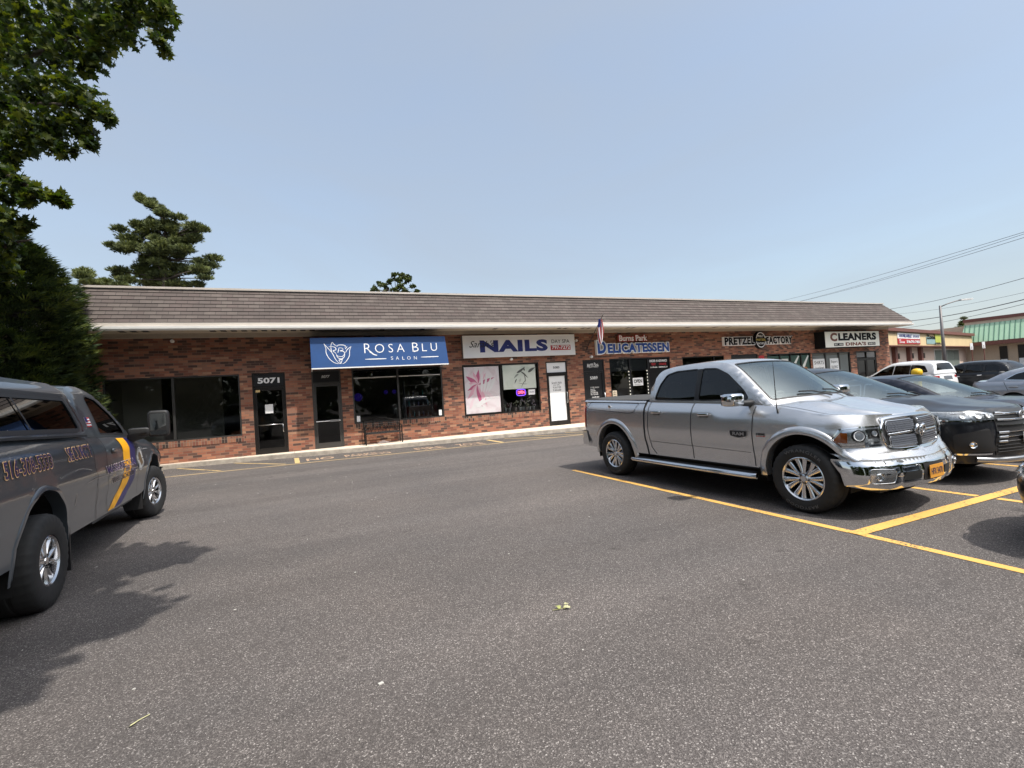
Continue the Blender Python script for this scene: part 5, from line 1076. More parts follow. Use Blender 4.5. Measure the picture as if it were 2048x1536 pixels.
q = [(Pb.SR, .52), (-.95, .52), (-.90, .545), (-.97, .80), (Pb.SR, .80)]; lift('rear_bumper', Pb, q, c_['chrome'], o, sides=(1, -1)); b = MB(); b.box(-1.20, -1.02, -.94, .94, .78, .80); b.build('bumper_step', c_['trim'], o)
# running boards
for sd in (-1, 1):
    b = MB(); y = 1.065; pts = [(.50, sd*(y-.03), .375), (.56, sd*y, .37), (1.7, sd*y, .37), (2.92, sd*y, .37), (2.97, sd*(y-.02), .372)]; b.tube(pts, .042, 10); b.box(.6, 2.9, min(sd*.92, sd*(y-.02)), max(sd*.92, sd*(y-.02)), .385, .41, 1)
    b.build('running_board', [c_['chrome'], c_['trim']], o, smooth=50)
# nose: grille
GR = smoothpoly([(-.565, .97), (-.54, 1.055), (-.46, 1.095), (0, 1.105), (.46, 1.095), (.54, 1.055), (.57, .97), (.54, .85), (.46, .765), (0, .75), (-.46, .765), (-.54, .85)], True, 4)
lift('grille', F, GR, c_['trim'], o, h=.06, off=.004)
bar(F, GR+[GR[0]], .04, .016, c_['chrome'], o, 'grille_surround', .004)
bar(F, [(-.50, .925), (-.08, .935)], .030, .018, c_['chrome'], o, 'grille_bar', .01); bar(F, [(.50, .925), (.08, .935)], .030, .018, c_['chrome'], o, 'grille_bar', .01)
bar(F, [(0, .77), (0, 1.08)], .06, .03, c_['trim'], o, 'grille_post', .01)
for u0, u1, z0, z1 in ((-.50, -.05, .955, 1.065), (.05, .50, .955, 1.065), (-.47, -.05, .785, .90), (.05, .47, .785, .90)):
    b = MB(); nu, nz_ = 20, 5
    for j in range(nz_):
        for i in range(nu):
            u = u0+(u1-u0)*(i+.5+.25*(j % 2))/nu; z = z0+(z1-z0)*(j+.5)/nz_; p = F(u, z); b.tube([p+Vector((.022, .011, -.008)), p+Vector((.026, 0, .010)), p+Vector((.022, -.011, -.008))], .0042, 4, cap=False)
    b.build('grille_mesh', c_['mesh'], o)
    rr = roundpoly([(u0, z0), (u1, z0), (u1, z1), (u0, z1)], .03); bar(F, rr+[rr[0]], .010, .006, c_['chrome'], o, 'mesh_frame', .01)
b = MB(); p = F(0, .985)                                           # ram's head badge
superbox((p.x+.05, 0, .93), .025, .028, .06, .7, mb=b, f=lambda q: Vector((q.x, q.y*(1+q.z*6), q.z))); 
for s_ in (-1, 1): b.tube([(p.x+.05, s_*.02, .98), (p.x+.055, s_*.06, .995), (p.x+.05, s_*.09, .965), (p.x+.05, s_*.082, .915), (p.x+.055, s_*.055, .905)], [.016, .022, .02, .014, .006], 8)
b.build('badge', c_['chrome'], o, smooth=50)
for sd in (-1, 1):
    su = P.sy(.60); hp = roundpoly([(3.87, .865), (4.0, 1.01), (P.sy(.80), 1.03), (su, 1.03), (su, .825), (P.sy(.8), .82), (3.98, .815)], .015)
    hd = lift('headlamp', P, hp, c_['reflector'], o, h=.05, off=.003, sides=(sd,))
    Ps = (lambda u, z, sd=sd: (lambda p: Vector((p.x, p.y*sd, p.z)))(P(u, z)))
    lift('indicator', P, [(3.90, .87), (4.0, .975), (4.07, .97), (4.055, .86)], c_['amber'], hd, h=.05, off=.008, sides=(sd,))
    lift('lamp_shadow', P, [(P.sy(.745), .90), (P.sy(.76), 1.0), (P.sy(.615), 1.005), (P.sy(.615), .90)], c_['trim'], hd, h=.05, off=.005, sides=(sd,))
    lift('lamp_bowl', P, arc((P.sy(.83)), .935, .075, .065, 0, 345, 22), c_['trim'], hd, h=.04, off=.0045, sides=(sd,))
    for uu, zz, r_ in ((P.sy(.83), .935, .055), (P.sy(.68), .955, .03)):
        ringlamp(lambda u, z: Ps(u, z), uu, zz, r_, hd, c_['ring'], off=.008)
    rb_ = ribbon('lamp_edge', P, hp+[hp[0]], .014, c_['chrome'], hd, sides=(sd,), off=.012); ribbon('lamp_edge', P, [(4.0, .845), (P.sy(.62), .857)], .02, c_['chrome'], hd, sides=(sd,), off=.012)
    lift('lens', P, hp, c_['lens'], hd, h=.05, off=.020, sides=(sd,))
# chrome bumper
DB = .08; Pc = shell(4.35, 0, lambda x, z: .99-.10*max(0, (.42-z)/.1)**2*.3, .42, .50, .07, .1, .1, 0, xf=((.32, -.04), (.39, .0), (.52, .015), (.60, .0), (.66, -.04)), sF=3.80); FC = front(Pc)
s_a = 3.98
s_a = 3.93; q = [(s_a+.0, .655), (Pc.sy(.9), .655), (Pc.sy(.62), .65), (Pc.sy(.45), .615), (Pc.SF, .61), (Pc.SF, .35), (Pc.sy(.6), .34), (Pc.sy(.85), .35), (s_a+.10, .39)]
lift('front_bumper', Pc, q[::-1], c_['chrome'], o, h=.05, sides=(1, -1))
b = MB(); b.box(4.0, 4.22, -.70, .70, .30, .38); b.build('air_dam', c_['trim'], o)
lift('upper_bumper', Pc, [(3.93, .655), (Pc.sy(.9), .655), (Pc.sy(.62), .65), (Pc.sy(.45), .615), (Pc.SF, .61), (Pc.SF, .66), (Pc.sy(.5), .67), (3.93, .68)], c_['silver'], o, h=.06, off=-.004, sides=(1, -1))
# shelf between bumper and grille
b = MB(); vs = []
for i in range(61):
    u = -1+i/30; y = u*.97; a = Pc(Pc.sy(min(.97, abs(y))), .66); c2 = P(P.sy(min(.97, abs(y))), .735); 
    for t in (0, .35, .7, 1): p = a*(1-t)+c2*t; vs.append((p.x-.002, math.copysign(p.y, u), p.z+.018*math.sin(math.pi*t)))
b.add(vs, [(i*4+k, i*4+k+1, i*4+k+5, i*4+k+4) for i in range(60) for k in range(3)]); b.build('bumper_shelf', c_['silver'], o, smooth=True)
for sd in (-1, 1):
    fo_ = roundpoly([(sd*.86, .42), (sd*.62, .42), (sd*.60, .56), (sd*.86, .58)], .04)
    fo_ = fo_ if sd > 0 else fo_; fg = lift('fog_lamp', FC, fo_, c_['reflector'], o, h=.06, off=.003); bar(FC, fo_+[fo_[0]], .010, .005, c_['chrome'], fg, 'bezel', .002); ringlamp(FC, sd*.79, .495, .045, fg, c_['lens'], 'lens', .008)
    lift('tow_opening', FC, roundpoly([(sd*.50, .43), (sd*.24, .43), (sd*.24, .52), (sd*.47, .52)], .02), c_['well'], o, h=.06, off=.004)
    for uu, zz in ((sd*.93, .58), (sd*.27, .575)): ringlamp(FC, uu, zz, .012, o, c_['alloyd'], 'parking_sensor', .004)
lift('plate_recess', FC, [(-.20, .40), (.20, .40), (.20, .59), (-.20, .59)], c_['trim'], o, h=.08, off=.004)
pz = FC(0, .49).x; plate_on(o, pz+.012, 0, .49, 'HFX\u00b73470', c_['plate'], mat('plate_navy', (.02, .02, .06), .5))
for sd in (-1, 1): mirror(o, 2.80, .90, 1.385, sd, 'chrome', .19, .13, .088, .15)
for sd in (-1, 1): lift('door_pillar', G, [(1.855, 1.372), (1.855, 1.85), (1.935, 1.85), (1.935, 1.368)], c_['trim'], o, h=.1, off=.003, sides=(sd,))
b = MB(); p = P(3.25, 1.20); b.tube([(p.x, p.y-.01, 1.19), (p.x-.02, p.y-.015, 1.26), (p.x-.05, p.y-.05, 1.86)], [.016, .008, .0025], 6); b.v = [(x, -y, z) for x, y, z in b.v]; b.build('aerial', c_['trim'], o)
em = roundpoly([(2.55, .955), (2.83, .955), (2.82, .88), (2.69, .855), (2.56, .88)], .02); eb = lift('door_badge', P, em, c_['trim'], o, h=.06, off=.004, sides=(-1,)); ribbon('badge_edge', P, em+[em[0]], .009, c_['alloyd'], eb, sides=(-1,), off=.006)
surftext(P, 'RAM', 2.60, 2.78, .89, .935, c_['alloyd'], eb, .007, bold=.03)
hm_ = surftext(P, 'HEMI', 2.965, 3.085, .905, .935, c_['trim'], o, .004, bold=.04, name='wing_badge'); surftext(P, '5.7 LITER', 2.965, 3.095, .885, .90, c_['redl'], hm_, .004, bold=.03)
for x in (-.08, 3.55):
    for sd in (-1, 1): make_wheel(o, x, sd*.872, .408, .408, .27, .262, 'twin', sd, 0, text=[('WRANGLER', R(140), R(60)), ('GOODYEAR', R(-110), R(-40))] if sd < 0 else None)

# ---------------------------------------------------------------- grey patrol pickup with bed cap
ZG = ((-2.0, 1.60), (-.75, 1.555), (1.5, 1.485), (3.2, 1.42), (3.6, 1.385), (4.3, 1.30), (4.8, 1.22))
greyt = dict(paint='grey', W=((-2.0, .985), (1.5, .99), (3.3, .99), (4.2, 1.0), (5, .97)), ztop=ZG, zbot=((-3, .55), (.6, .52), (3.4, .50), (4.7, .62), (6, .60)), nose=1.17, fillet=.14, lean=.07,
    XF=5.15, XR=-2.05, F=(.35, .35, .06), Rr=(.12, .12, .02), xf=((.5, .05), (1.0, 0), (1.2, -.08)), xr=((0, 0), (1, 0)),
    arches=((.05, .43, .56, .63, .05), (4.25, .43, .53, .62, .05)), cowl=dict(s=3.42, z=1.46, bow=.2), hump=.03, shk=.28, shd=.18, belly=.35, creasez=((0, 1.02), (1, 1.03), (3.4, .98)), crease=.016, seatx=(2.35,), bulge=.008,
    green=dict(edge=[(1.47, 1.48), (1.50, 1.80), (1.58, 2.02), (1.72, 2.10), (2.05, 2.115), (2.45, 2.05), (2.85, 1.83), (3.22, 1.58), (3.48, 1.40)], yb=.118, tumble=.32, rail=.05,
        wins=[([(2.04, 1.50), (1.97, 1.96), (2.05, 2.00), (2.36, 1.955), (2.72, 1.76), (3.05, 1.53), (3.08, 1.455)], 'tint', .04)], wtrim=('trim', .022),
        bow=((0, .22), (.35, .12), (.6, .03), (1, 0)), crown=((0, .04), (.3, .04), (.5, .05), (1, .01)), ws=(.04, .40, .95, .92)))
o, P, G, H, T, W, paint = vehicle('patrol_pickup', (-3.248, 5.59, 0), R(93.43), 'dark grey patrol pickup with bed cap, yellow and blue door stripe and SECURITY lettering', 'pickup truck', greyt)
doors(o, P, G, [[(1.90, 1.46), (1.86, 1.1), (1.80, .75), (1.83, .53)], [(3.28, 1.40), (3.26, 1.0), (3.22, .55)], [(1.44, 1.48), (1.42, .53)]], [(2.18, 1.275)], 'grey')
for sd in (-1, 1): ribbon('painted_crease', P, [(.75, .80), (.80, .95), (1.35, 1.0), (3.2, .94)], .012, c_['alloyd'], o, sides=(sd,), off=.002)  # pale metal ribbon paints a highlight along the lower crease
# stripe, seal and wording on the door
ye = mat('decal_yellow', (.85, .40, .012), .45); bl_ = mat('decal_blue', (.018, .020, .105), .4); ga = mat('decal_gold', (.85, .52, .24), .45); pu = mat('decal_purple', (.035, .018, .09), .45); sv = mat('decal_silver', (.62, .52, .50), .45)
def stripe_poly(L_, R_): return smoothpoly(L_, k=5)+smoothpoly(R_, k=5)[::-1]
for sd in (-1, 1):
    lift('door_stripe', P, stripe_poly([(2.58, 1.41), (2.60, 1.28), (2.54, 1.05), (2.36, .80), (1.86, .53)], [(2.92, 1.40), (2.93, 1.25), (2.86, 1.02), (2.68, .78), (2.12, .53)]), ye, o, h=.08, off=.003, sides=(sd,), label='yellow stripe curving down the cab side')
    lift('door_stripe', P, stripe_poly([(2.925, 1.40), (2.935, 1.25), (2.865, 1.02), (2.685, .78), (2.125, .53)], [(3.24, 1.385), (3.22, 1.22), (3.12, .98), (2.98, .76), (2.42, .53)]), bl_, o, h=.08, off=.0025, sides=(sd,), label='dark blue stripe beside the yellow one')
sl_ = lift('door_seal', P, arc(3.40, 1.045, .17, .18, 0, 350, 28), mat('seal_white', (.55, .54, .50), .5), o, h=.06, off=.0045, sides=(-1,)); lift('seal_emblem', P, arc(3.40, 1.05, .085, .10, 0, 350, 20), mat('seal_tan', (.26, .17, .09), .5), sl_, h=.05, off=.0065, sides=(-1,)); q = arc(3.40, 1.045, .15, .16, 0, 360, 30); ribbon('seal_ring', P, q, .008, bl_, sl_, sides=(-1,), off=.007)
def otext(s_, u0, u1, z0, z1, b1=.034, b2=.010, g_=.009, edge=ga, fill=pu): t_ = surftext(P, s_, u0-g_, u1+g_, z0-g_, z1+g_, edge, o, .0052, bold=b1); surftext(P, s_, u0, u1, z0, z1, fill, t_, .0068, bold=b2)
otext('516-308-5333', -.60, .29, 1.245, 1.385); otext('SECURITY', .68, 1.40, 1.265, 1.40)
otext('MASSAPEQUA', 1.80, 3.06, .99, 1.09, edge=sv); otext('PUBLIC SCHOOLS', 1.98, 3.0, .86, .93, .02, .008, .005, edge=sv, fill=c_['trim'])
surftext(P, '4X4', -1.0, -.60, 1.44, 1.52, M['letter'], o, .005, bold=.06)
fl_ = surftext(lambda u, z: G(u, z), 'I', 1.66, 1.80, 1.60, 1.72, M['letter'], o, .004); fm = [MB(), MB(), MB()]
for k in range(7): z = 1.60+.12*k/7; fm[k % 2].add([G(a, zz)+Vector((0, .008, 0)) for a, zz in ((1.66, z), (1.82, z), (1.82, z+.12/7), (1.66, z+.12/7))], [(0, 1, 2, 3)])
fm[2].add([G(a, zz)+Vector((0, .010, 0)) for a, zz in ((1.66, 1.66), (1.73, 1.66), (1.73, 1.72), (1.66, 1.72))], [(0, 1, 2, 3)])
for m_, mt in zip(fm, (M['red'], M['letter'], M['navy'])): m_.v = [(x, -y, z) for x, y, z in m_.v]; m_.build('flag_sticker', mt, fl_, fix=False)
# bed cap
ce = [(-2.0, 1.60), (-1.98, 1.95), (-1.9, 2.08), (-1.6, 2.12), (0, 2.13), (1.2, 2.12), (1.40, 2.09), (1.46, 1.95), (1.46, 1.49)]
zc_ = lambda x: interp(ZG, x)+.004; rz_ = lambda x: interp([(-2, 1.95), (-1.9, 2.08), (-1.6, 2.12), (0, 2.13), (1.2, 2.12), (1.4, 2.09), (1.47, 1.9)], x)
YC = lambda x, z: .905-.33*max(0, z-zc_(x))**1.12-.07*max(0, min(1, (z-(rz_(x)-.12))/.12))**2.3
CP = lambda x, z: Vector((x, YC(x, z), z)); wn = [(-.62, 1.615), (-.44, 1.955), (1.27, 1.945), (1.38, 1.76), (1.20, 1.575)]
wn = [(-1.75, 1.64), (-1.75, 1.965), (1.20, 1.935), (1.29, 1.60), (1.22, 1.575)]
co_ = [(-2.0, zc_(-2))]+[(x, zc_(x)) for x in (-1, 0, 1)]+[(1.46, zc_(1.46))]+ce[::-1][1:-1]
lift('bed_cap', CP, co_, c_['grey'], o, [roundpoly(wn, .05)], .09, sides=(1, -1)); lift('cap_window', CP, roundpoly(wn, .05), c_['tint'], o, h=.1, off=-.006, sides=(-1,)); lift('cap_window', CP, roundpoly(wn, .05), c_['tint'], o, h=.1, off=-.006, sides=(1,))
wq = roundpoly(wn, .05); ribbon('cap_window_frame', CP, wq+[wq[0]], .045, c_['trim'], o, sides=(1, -1), off=.006); ribbon('cap_window_bar', CP, [(-.02, 1.95), (.10, 1.61)], .03, c_['trim'], o, sides=(1, -1), off=.006); ribbon('cap_trim', CP, [(1.30, 1.93), (1.40, 1.62), (1.36, 1.555)], .016, c_['chrome'], o, sides=(-1, 1), off=.006)
ribbon('cap_rail', CP, [(-1.95, 2.0), (1.22, 1.975)], .03, c_['trim'], o, sides=(1, -1), off=.008); ribbon('cap_seal', CP, [(x, zc_(x)+.012) for x in (-1.98, -1, 0, 1, 1.45)], .022, c_['seam'], o, sides=(1, -1), off=.004)
rows = [(Vector((x, YC(x, z), z)), lambda w: (0, .045*(1-abs(w)**2.5))) for x, z in ce[1:-1]]; CT = ribsurf(rows); lift('cap_roof', CT, [(0, -1), (CT.L[-1], -1), (CT.L[-1], 1), (0, 1)], c_['grey'], o, h=.12)
b = MB(); b.add([CT(0, w/6) for w in range(-6, 7)]+[Vector((-2.0, -.93*w/6, 1.6)) for w in range(-6, 7)], [(i, i+1, 14+i, 13+i) for i in range(12)]); b.add([T(T.L[-1]*.92, w/6) for w in range(-6, 7)]+[Vector((1.48, -.93*w/6, .8)) for w in range(-6, 7)], [(i, i+1, 14+i, 13+i) for i in range(12)]); b.build('end_panels', c_['grey'], o)
b = MB(); bodybox(b, -1.9, 1.4, .90, 1.0, 1.02); b.build('bed_floor', c_['well'], o)
Pb = shell(0, -2.2, lambda x, z: .98, .1, .1, 0, .14, .12, .03, sR=-2.0); lift('rear_bumper', Pb, [(Pb.SR, .56), (-1.9, .56), (-1.9, .82), (Pb.SR, .82)], c_['chrome'], o, sides=(1, -1))
for sd in (-1, 1):
    b = MB(); b.box(.62, .645, min(sd*.70, sd*.96), max(sd*.70, sd*.96), .17, .60); b.build('mud_flap', c_['trim'], o)
    b = MB(); b.box(3.55, 3.57, min(sd*.72, sd*.95), max(sd*.72, sd*.95), .25, .55); b.build('mud_flap', c_['trim'], o)
F = front(P); lift('grille', F, roundpoly([(-.7, .75), (.7, .75), (.7, 1.1), (-.7, 1.1)], .05), c_['trim'], o, h=.1, off=.004)
for sd in (-1, 1): lift('headlamp', P, roundpoly([(P.xF0+.02, .85), (P.xF0+.02, 1.08), (P.sy(.72), 1.08), (P.sy(.72), .85)], .03), c_['reflector'], o, h=.08, off=.005, sides=(sd,))
Pc = shell(5.28, 0, lambda x, z: .985, .3, .3, .05, .1, .1, 0, sF=4.85); lift('front_bumper', Pc, [(4.85, .48), (Pc.SF, .48), (Pc.SF, .74), (4.85, .74)], c_['chrome'], o, h=.1, sides=(1, -1))
for sd in (-1, 1):                                                 # tall towing mirrors
    x, y0 = 3.17, .92; q = MB(); superbox((x+.03, sd*(y0+.36), 1.57), .06, .135, .20, .3, mb=q, m=0); superbox((x+.02, sd*(y0+.12), 1.46), .06, .14, .065, .4, mb=q, m=0); q.add([(x-.13, sd*(y0+.0), 1.435), (x+.22, sd*(y0+.0), 1.405), (x+.08, sd*(y0+.22), 1.40), (x-.05, sd*(y0+.22), 1.45), (x-.05, sd*(y0-.02), 1.34), (x+.2, sd*(y0-.02), 1.30), (x+.06, sd*(y0+.16), 1.36)], [(0, 1, 2, 3), (0, 3, 6, 4), (1, 2, 6, 5), (2, 3, 6), (4, 5, 6)])
    r = q.build('towing_mirror', c_['trim'], o, smooth=45); p = MB(); xx = x-.033
    for z0, z1 in ((1.47, 1.72), (1.40, 1.46)): p.add([(xx, sd*(y0+.26), z0), (xx+.01, sd*(y0+.46), z0), (xx-.012, sd*(y0+.46), z1), (xx-.022, sd*(y0+.26), z1)], [(0, 1, 2, 3)])
    p.build('mirror_glass', mat('dark_mirror', (.30, .34, .35), .05, metal=1), r, fix=False)
for sd in (-1, 1): make_wheel(o, .05, sd*.84, .425, .425, .32, .225, 'ten', sd, 0); make_wheel(o, 4.25, sd*.85, .425, .425, .31, .225, 'ten', sd, R(-13))

# ---------------------------------------------------------------- black crossover behind the silver pickup
ZS = ((-1.0, 1.17), (1.2, 1.14), (2.2, 1.11), (2.7, 1.07), (3.3, .98))
hi = dict(paint='blackp', W=((-1.0, .93), (.5, .955), (2.2, .955), (2.9, .955), (3.6, .93)), ztop=ZS, zbot=((-1, .30), (.5, .26), (3, .26), (3.3, .30), (5, .30)), nose=1.03, fillet=.12, lean=.10,
    XF=3.66, XR=-1.0, F=(.55, .45, .10), Rr=(.3, .3, .06), xf=((.30, .0), (.50, .03), (.75, .02), (.95, -.03), (1.05, -.12)), xr=((.3, 0), (.8, 0), (1.2, .08)), sF=2.6,
    arches=((0, .36, .40, .41, .05), (2.79, .36, .40, .41, .05)), cowl=dict(s=2.05, z=1.20, bow=.30), hump=.04, blister=.018, creasez=((0, .95), (3, .9)), crease=.014, seatx=(.85, -.05), bulge=.02,
    green=dict(edge=[(-.95, 1.17), (-.85, 1.40), (-.62, 1.60), (-.3, 1.68), (.4, 1.715), (.95, 1.70), (1.30, 1.60), (1.80, 1.35), (2.28, 1.10)], yb=.105, tumble=.42, rail=.06,
        wins=[([(-.62, 1.24), (-.55, 1.45), (-.35, 1.53), (.0, 1.56), (.02, 1.20)], 'tint', .04), ([(.08, 1.19), (.06, 1.57), (.80, 1.60), (.84, 1.18)], 'tint', .04), ([(.92, 1.175), (.88, 1.60), (1.08, 1.575), (1.45, 1.43), (1.98, 1.16), (1.9, 1.145)], 'side', .03)], wtrim=('chrome', .018),
        bow=((0, .32), (.35, .16), (.6, .03), (1, -.06)), crown=((0, .05), (.4, .05), (.6, .06), (1, .02)), ws=(.03, .335, .95, .91), rw=(.86, .965, .75, .8)))
def crossover(loc, hd, label, sp=hi, nm='crossover_car', cat='SUV', rim='five'):
    o, P, G, H, T, W, paint = vehicle(nm, loc, R(hd), label, cat, sp)
    doors(o, P, G, [[(.87, 1.14), (.86, .8), (.84, .30)], [(-.05, 1.15), (0, .8)], [(2.06, 1.10), (2.10, .8), (2.08, .30)]], [(.18, 1.02), (1.12, 1.0)], sp.get('hm', 'blackp'))
    mirror(o, 1.62, .84, 1.20, -1, sp['paint'], .10, .12, .07, .08); mirror(o, 1.62, .84, 1.20, 1, sp['paint'], .10, .12, .07, .08)
    for x in sp['ax']:
        for sd in (-1, 1): make_wheel(o, x, sd*.80, .355, .355, .235, .235, rim, sd)
    b = MB(); [b.tube([(-.7, s_*.60, 1.70), (-.5, s_*.62, 1.745), (.7, s_*.62, 1.775), (.9, s_*.60, 1.74)], .014, 6) for s_ in (-1, 1)]
    return o, P
hi['ax'] = (0, 2.79)
o, P = crossover((8.90, 7.05, 0), -88.9, 'black three-row SUV with broad chrome grille bars parked behind the silver pickup'); F = front(P)
hl_ = [(P.xF0-.12, .985), (P.xF0+.03, 1.01), (P.sy(.75), .995), (P.sy(.46), .955), (P.sy(.46), .865), (P.sy(.7), .865), (P.xF0+.15, .88)]
for sd in (-1, 1):
    q = roundpoly(hl_, .03); h_ = lift('headlamp', P, q, c_['housing'], o, h=.05, off=.004, sides=(sd,)); Ps = (lambda u, z, sd=sd: (lambda p: Vector((p.x, p.y*sd, p.z)))(P(u, z)))
    for y_, r_ in ((.82, .036), (.70, .040), (.58, .034)): ringlamp(Ps, P.sy(y_), .935, r_, h_, c_['ring'], off=.010)
    ribbon('lamp_strip', P, [(P.sy(.88), .985), (P.sy(.7), .985), (P.sy(.48), .945)], .022, c_['reflector'], h_, sides=(sd,), off=.012); ribbon('lamp_strip', P, [(P.sy(.76), .90), (P.sy(.76), .975)], .02, c_['reflector'], h_, sides=(sd,), off=.009); ribbon('lamp_strip', P, [(P.sy(.64), .89), (P.sy(.64), .97)], .02, c_['reflector'], h_, sides=(sd,), off=.009)
    ribbon('lamp_edge', P, [(P.xF0-.10, .975), (P.xF0+.16, .89), (P.sy(.7), .873), (P.sy(.47), .873)], .014, c_['chrome'], h_, sides=(sd,), off=.012); lift('lens', P, q, c_['lens'], h_, h=.06, off=.014, sides=(sd,))
    fq = lift('fog_pocket', P, roundpoly([(P.sy(.90), .46), (P.sy(.90), .70), (P.sy(.62), .78), (P.sy(.56), .46)], .05), c_['trim'], o, h=.07, off=.004, sides=(sd,)); ringlamp(Ps, P.sy(.80), .56, .045, fq, c_['chrome'], 'fog_lamp', .008); ribbon('fog_trim', P, [(P.sy(.90), .43), (P.sy(.62), .43)], .022, c_['chrome'], fq, sides=(sd,), off=.008)
gq = [(-.455, .96), (-.30, 1.0), (.30, 1.0), (.455, .96), (.50, .70), (.58, .50), (.55, .40), (-.55, .40), (-.58, .50), (-.50, .70)]
lift('grille', F, gq, c_['trim'], o, h=.06, off=.005)
for z, u in ((.955, .45), (.875, .45), (.80, .46)): bar(F, [(-u, z), (-u*.6, z-.01), (0, z-.015), (u*.6, z-.01), (u, z)], .030 if z > .85 else .014, .022, c_['chrome'], o, 'grille_bar', .008)
for z, u in ((.705, .49), (.645, .51), (.585, .53)):
    bar(F, [(-u, z), (u, z)], .014, .016, c_['chrome'], o, 'grille_bar', .008)
    for s_ in (-1, 1): bar(F, [(s_*u, z), (s_*(u-.14), z)], .036, .026, c_['chrome'], o, 'grille_bar_end', .008)
for z in (.53, .49, .45): bar(F, [(-.54, z), (.54, z)], .012, .014, c_['seam'], o, 'lower_slat', .006)
q = []; p = F(0, .915); b = MB(); b.tube([(p.x+.035, .075*math.cos(t), .915+.055*math.sin(t)) for t in [i*math.pi/12 for i in range(25)]], .009, 6); b.tube([(p.x+.037, .03*math.cos(t), .925+.045*math.sin(t)) for t in [i*math.pi/12 for i in range(25)]], .007, 6); b.tube([(p.x+.037, .055*math.cos(t), .935+.02*math.sin(t)) for t in [i*math.pi/12 for i in range(25)]], .006, 6); b.build('badge', c_['alloyd'], o)
bar(F, [(-.78, .36), (-.5, .335), (0, .325), (.5, .335), (.78, .36)], .075, .035, c_['alloyd'], o, 'skid_plate', .004)
plate_on(o, F(0, .62).x+.035, 0, .62, 'KJD\u00b74728', c_['platew'], mat('plate_ink', (.05, .06, .12), .5))

# ---------------------------------------------------------------- dark sedan, silver sedan, white and black SUVs beyond
se = dict(hi); se.update(paint='bluep', ztop=((-1.0, 1.06), (0, 1.03), (1.2, .99), (2.0, .96), (2.7, .91), (3.3, .80)), nose=.80, cowl=dict(s=1.98, z=1.03, bow=.30), XF=3.70, XR=-1.05, lean=.12,
    xf=((.28, -.02), (.5, .02), (.65, .0), (.8, -.14)), xr=((.3, 0), (.9, 0), (1.1, .05)), creasez=((0, .78), (3, .72)), ax=(0, 2.79), arches=((0, .34, .36, .365, .0), (2.79, .34, .36, .365, .0)), zbot=((-1, .26), (.5, .22), (3.2, .22), (5, .22)),
    green=dict(edge=[(-.70, 1.05), (-.45, 1.20), (-.15, 1.34), (.3, 1.43), (.75, 1.465), (1.15, 1.44), (1.55, 1.30), (2.18, .97)], yb=.115, tumble=.46, rail=.05,
        wins=[([(-.22, 1.08), (.05, 1.26), (.33, 1.335), (.62, 1.36), (.66, 1.02)], 'side', .03), ([(.72, 1.015), (.70, 1.365), (1.05, 1.35), (1.35, 1.245), (1.85, 1.0), (1.8, .985)], 'side', .03)], wtrim=('chrome', .02),
        bow=((0, .32), (.35, .16), (.6, .03), (1, -.10)), crown=((0, .05), (.4, .05), (.6, .06), (1, .02)), ws=(.03, .37, .95, .90), rw=(.74, .97, .72, .82)))
def sedan(loc, hd, label, paint_, hm='bluep'):
    sp = dict(se); sp['paint'] = paint_; sp['hm'] = hm
    o, P, G, H, T, W, _ = vehicle('sedan', loc, R(hd), label, 'sedan', sp)
    doors(o, P, G, [[(.69, .99), (.68, .7), (.66, .27)], [(-.20, 1.02), (-.10, .75)], [(1.95, .95), (1.98, .7), (1.94, .27)]], [(.02, .86), (.96, .83)], hm)
    mirror(o, 1.55, .84, 1.03, -1, paint_, .10, .11, .065, .08); mirror(o, 1.55, .84, 1.03, 1, paint_, .10, .11, .065, .08)
    for x in (0, 2.79):
        for sd in (-1, 1): make_wheel(o, x, sd*.80, .33, .33, .215, .22, 'five', sd)
    # boot lid
    rows = []
    for i in range(7):
        t = i/6; s = -.62+(P.xR0-.12+.62)*t; e = P(s, interp(se['ztop'], s)); rows.append((e, lambda w, t=t: (-.10*t*(1-w*w), .03*(1-abs(w)**3)+.02*(1-t)*(1-w*w))))
    B2 = ribsurf(rows); lift('boot_lid', B2, [(0, -1), (B2.L[-1], -1), (B2.L[-1], 1), (0, 1)], CM[paint_], o, h=.1)
    hq = roundpoly([(P.xF0-.22, .80), (P.xF0, .79), (P.sy(.55), .70), (P.sy(.45), .655), (P.sy(.7), .645), (P.xF0+.05, .69)], .02)
    for sd in (-1, 1):
        h_ = lift('headlamp', P, hq, c_['housing'], o, h=.06, off=.004, sides=(sd,)); Ps = (lambda u, z, sd=sd: (lambda p: Vector((p.x, p.y*sd, p.z)))(P(u, z)))
        for y_ in (.80, .66): ringlamp(Ps, P.sy(y_), .715, .032, h_, c_['chrome'], off=.01)
        ribbon('lamp_strip', P, [(P.xF0-.2, .79), (P.xF0, .78), (P.sy(.55), .695)], .018, c_['reflector'], h_, sides=(sd,), off=.011)
        lift('lens', P, hq, c_['lens'], h_, h=.08, off=.014, sides=(sd,)); lift('tail_lamp', P, roundpoly([(P.syr(.78), .94), (P.syr(.5), .94), (P.syr(.5), .80), (P.syr(.8), .80)], .02), c_['redl'], o, h=.08, off=.005, sides=(sd,))
    F = front(P); lift('grille', F, roundpoly([(-.45, .68), (.45, .68), (.36, .34), (-.36, .34)], .05), c_['trim'], o, h=.08, off=.005)
    for z in (.64, .58, .52): bar(F, [(-.40, z), (.40, z)], .014, .014, c_['chrome'], o, 'grille_bar', .008)
    return o, P
sedan((11.47, 7.0, 0), -89.2, 'dark blue sedan with chrome window line beside the black three-row SUV', 'bluep')
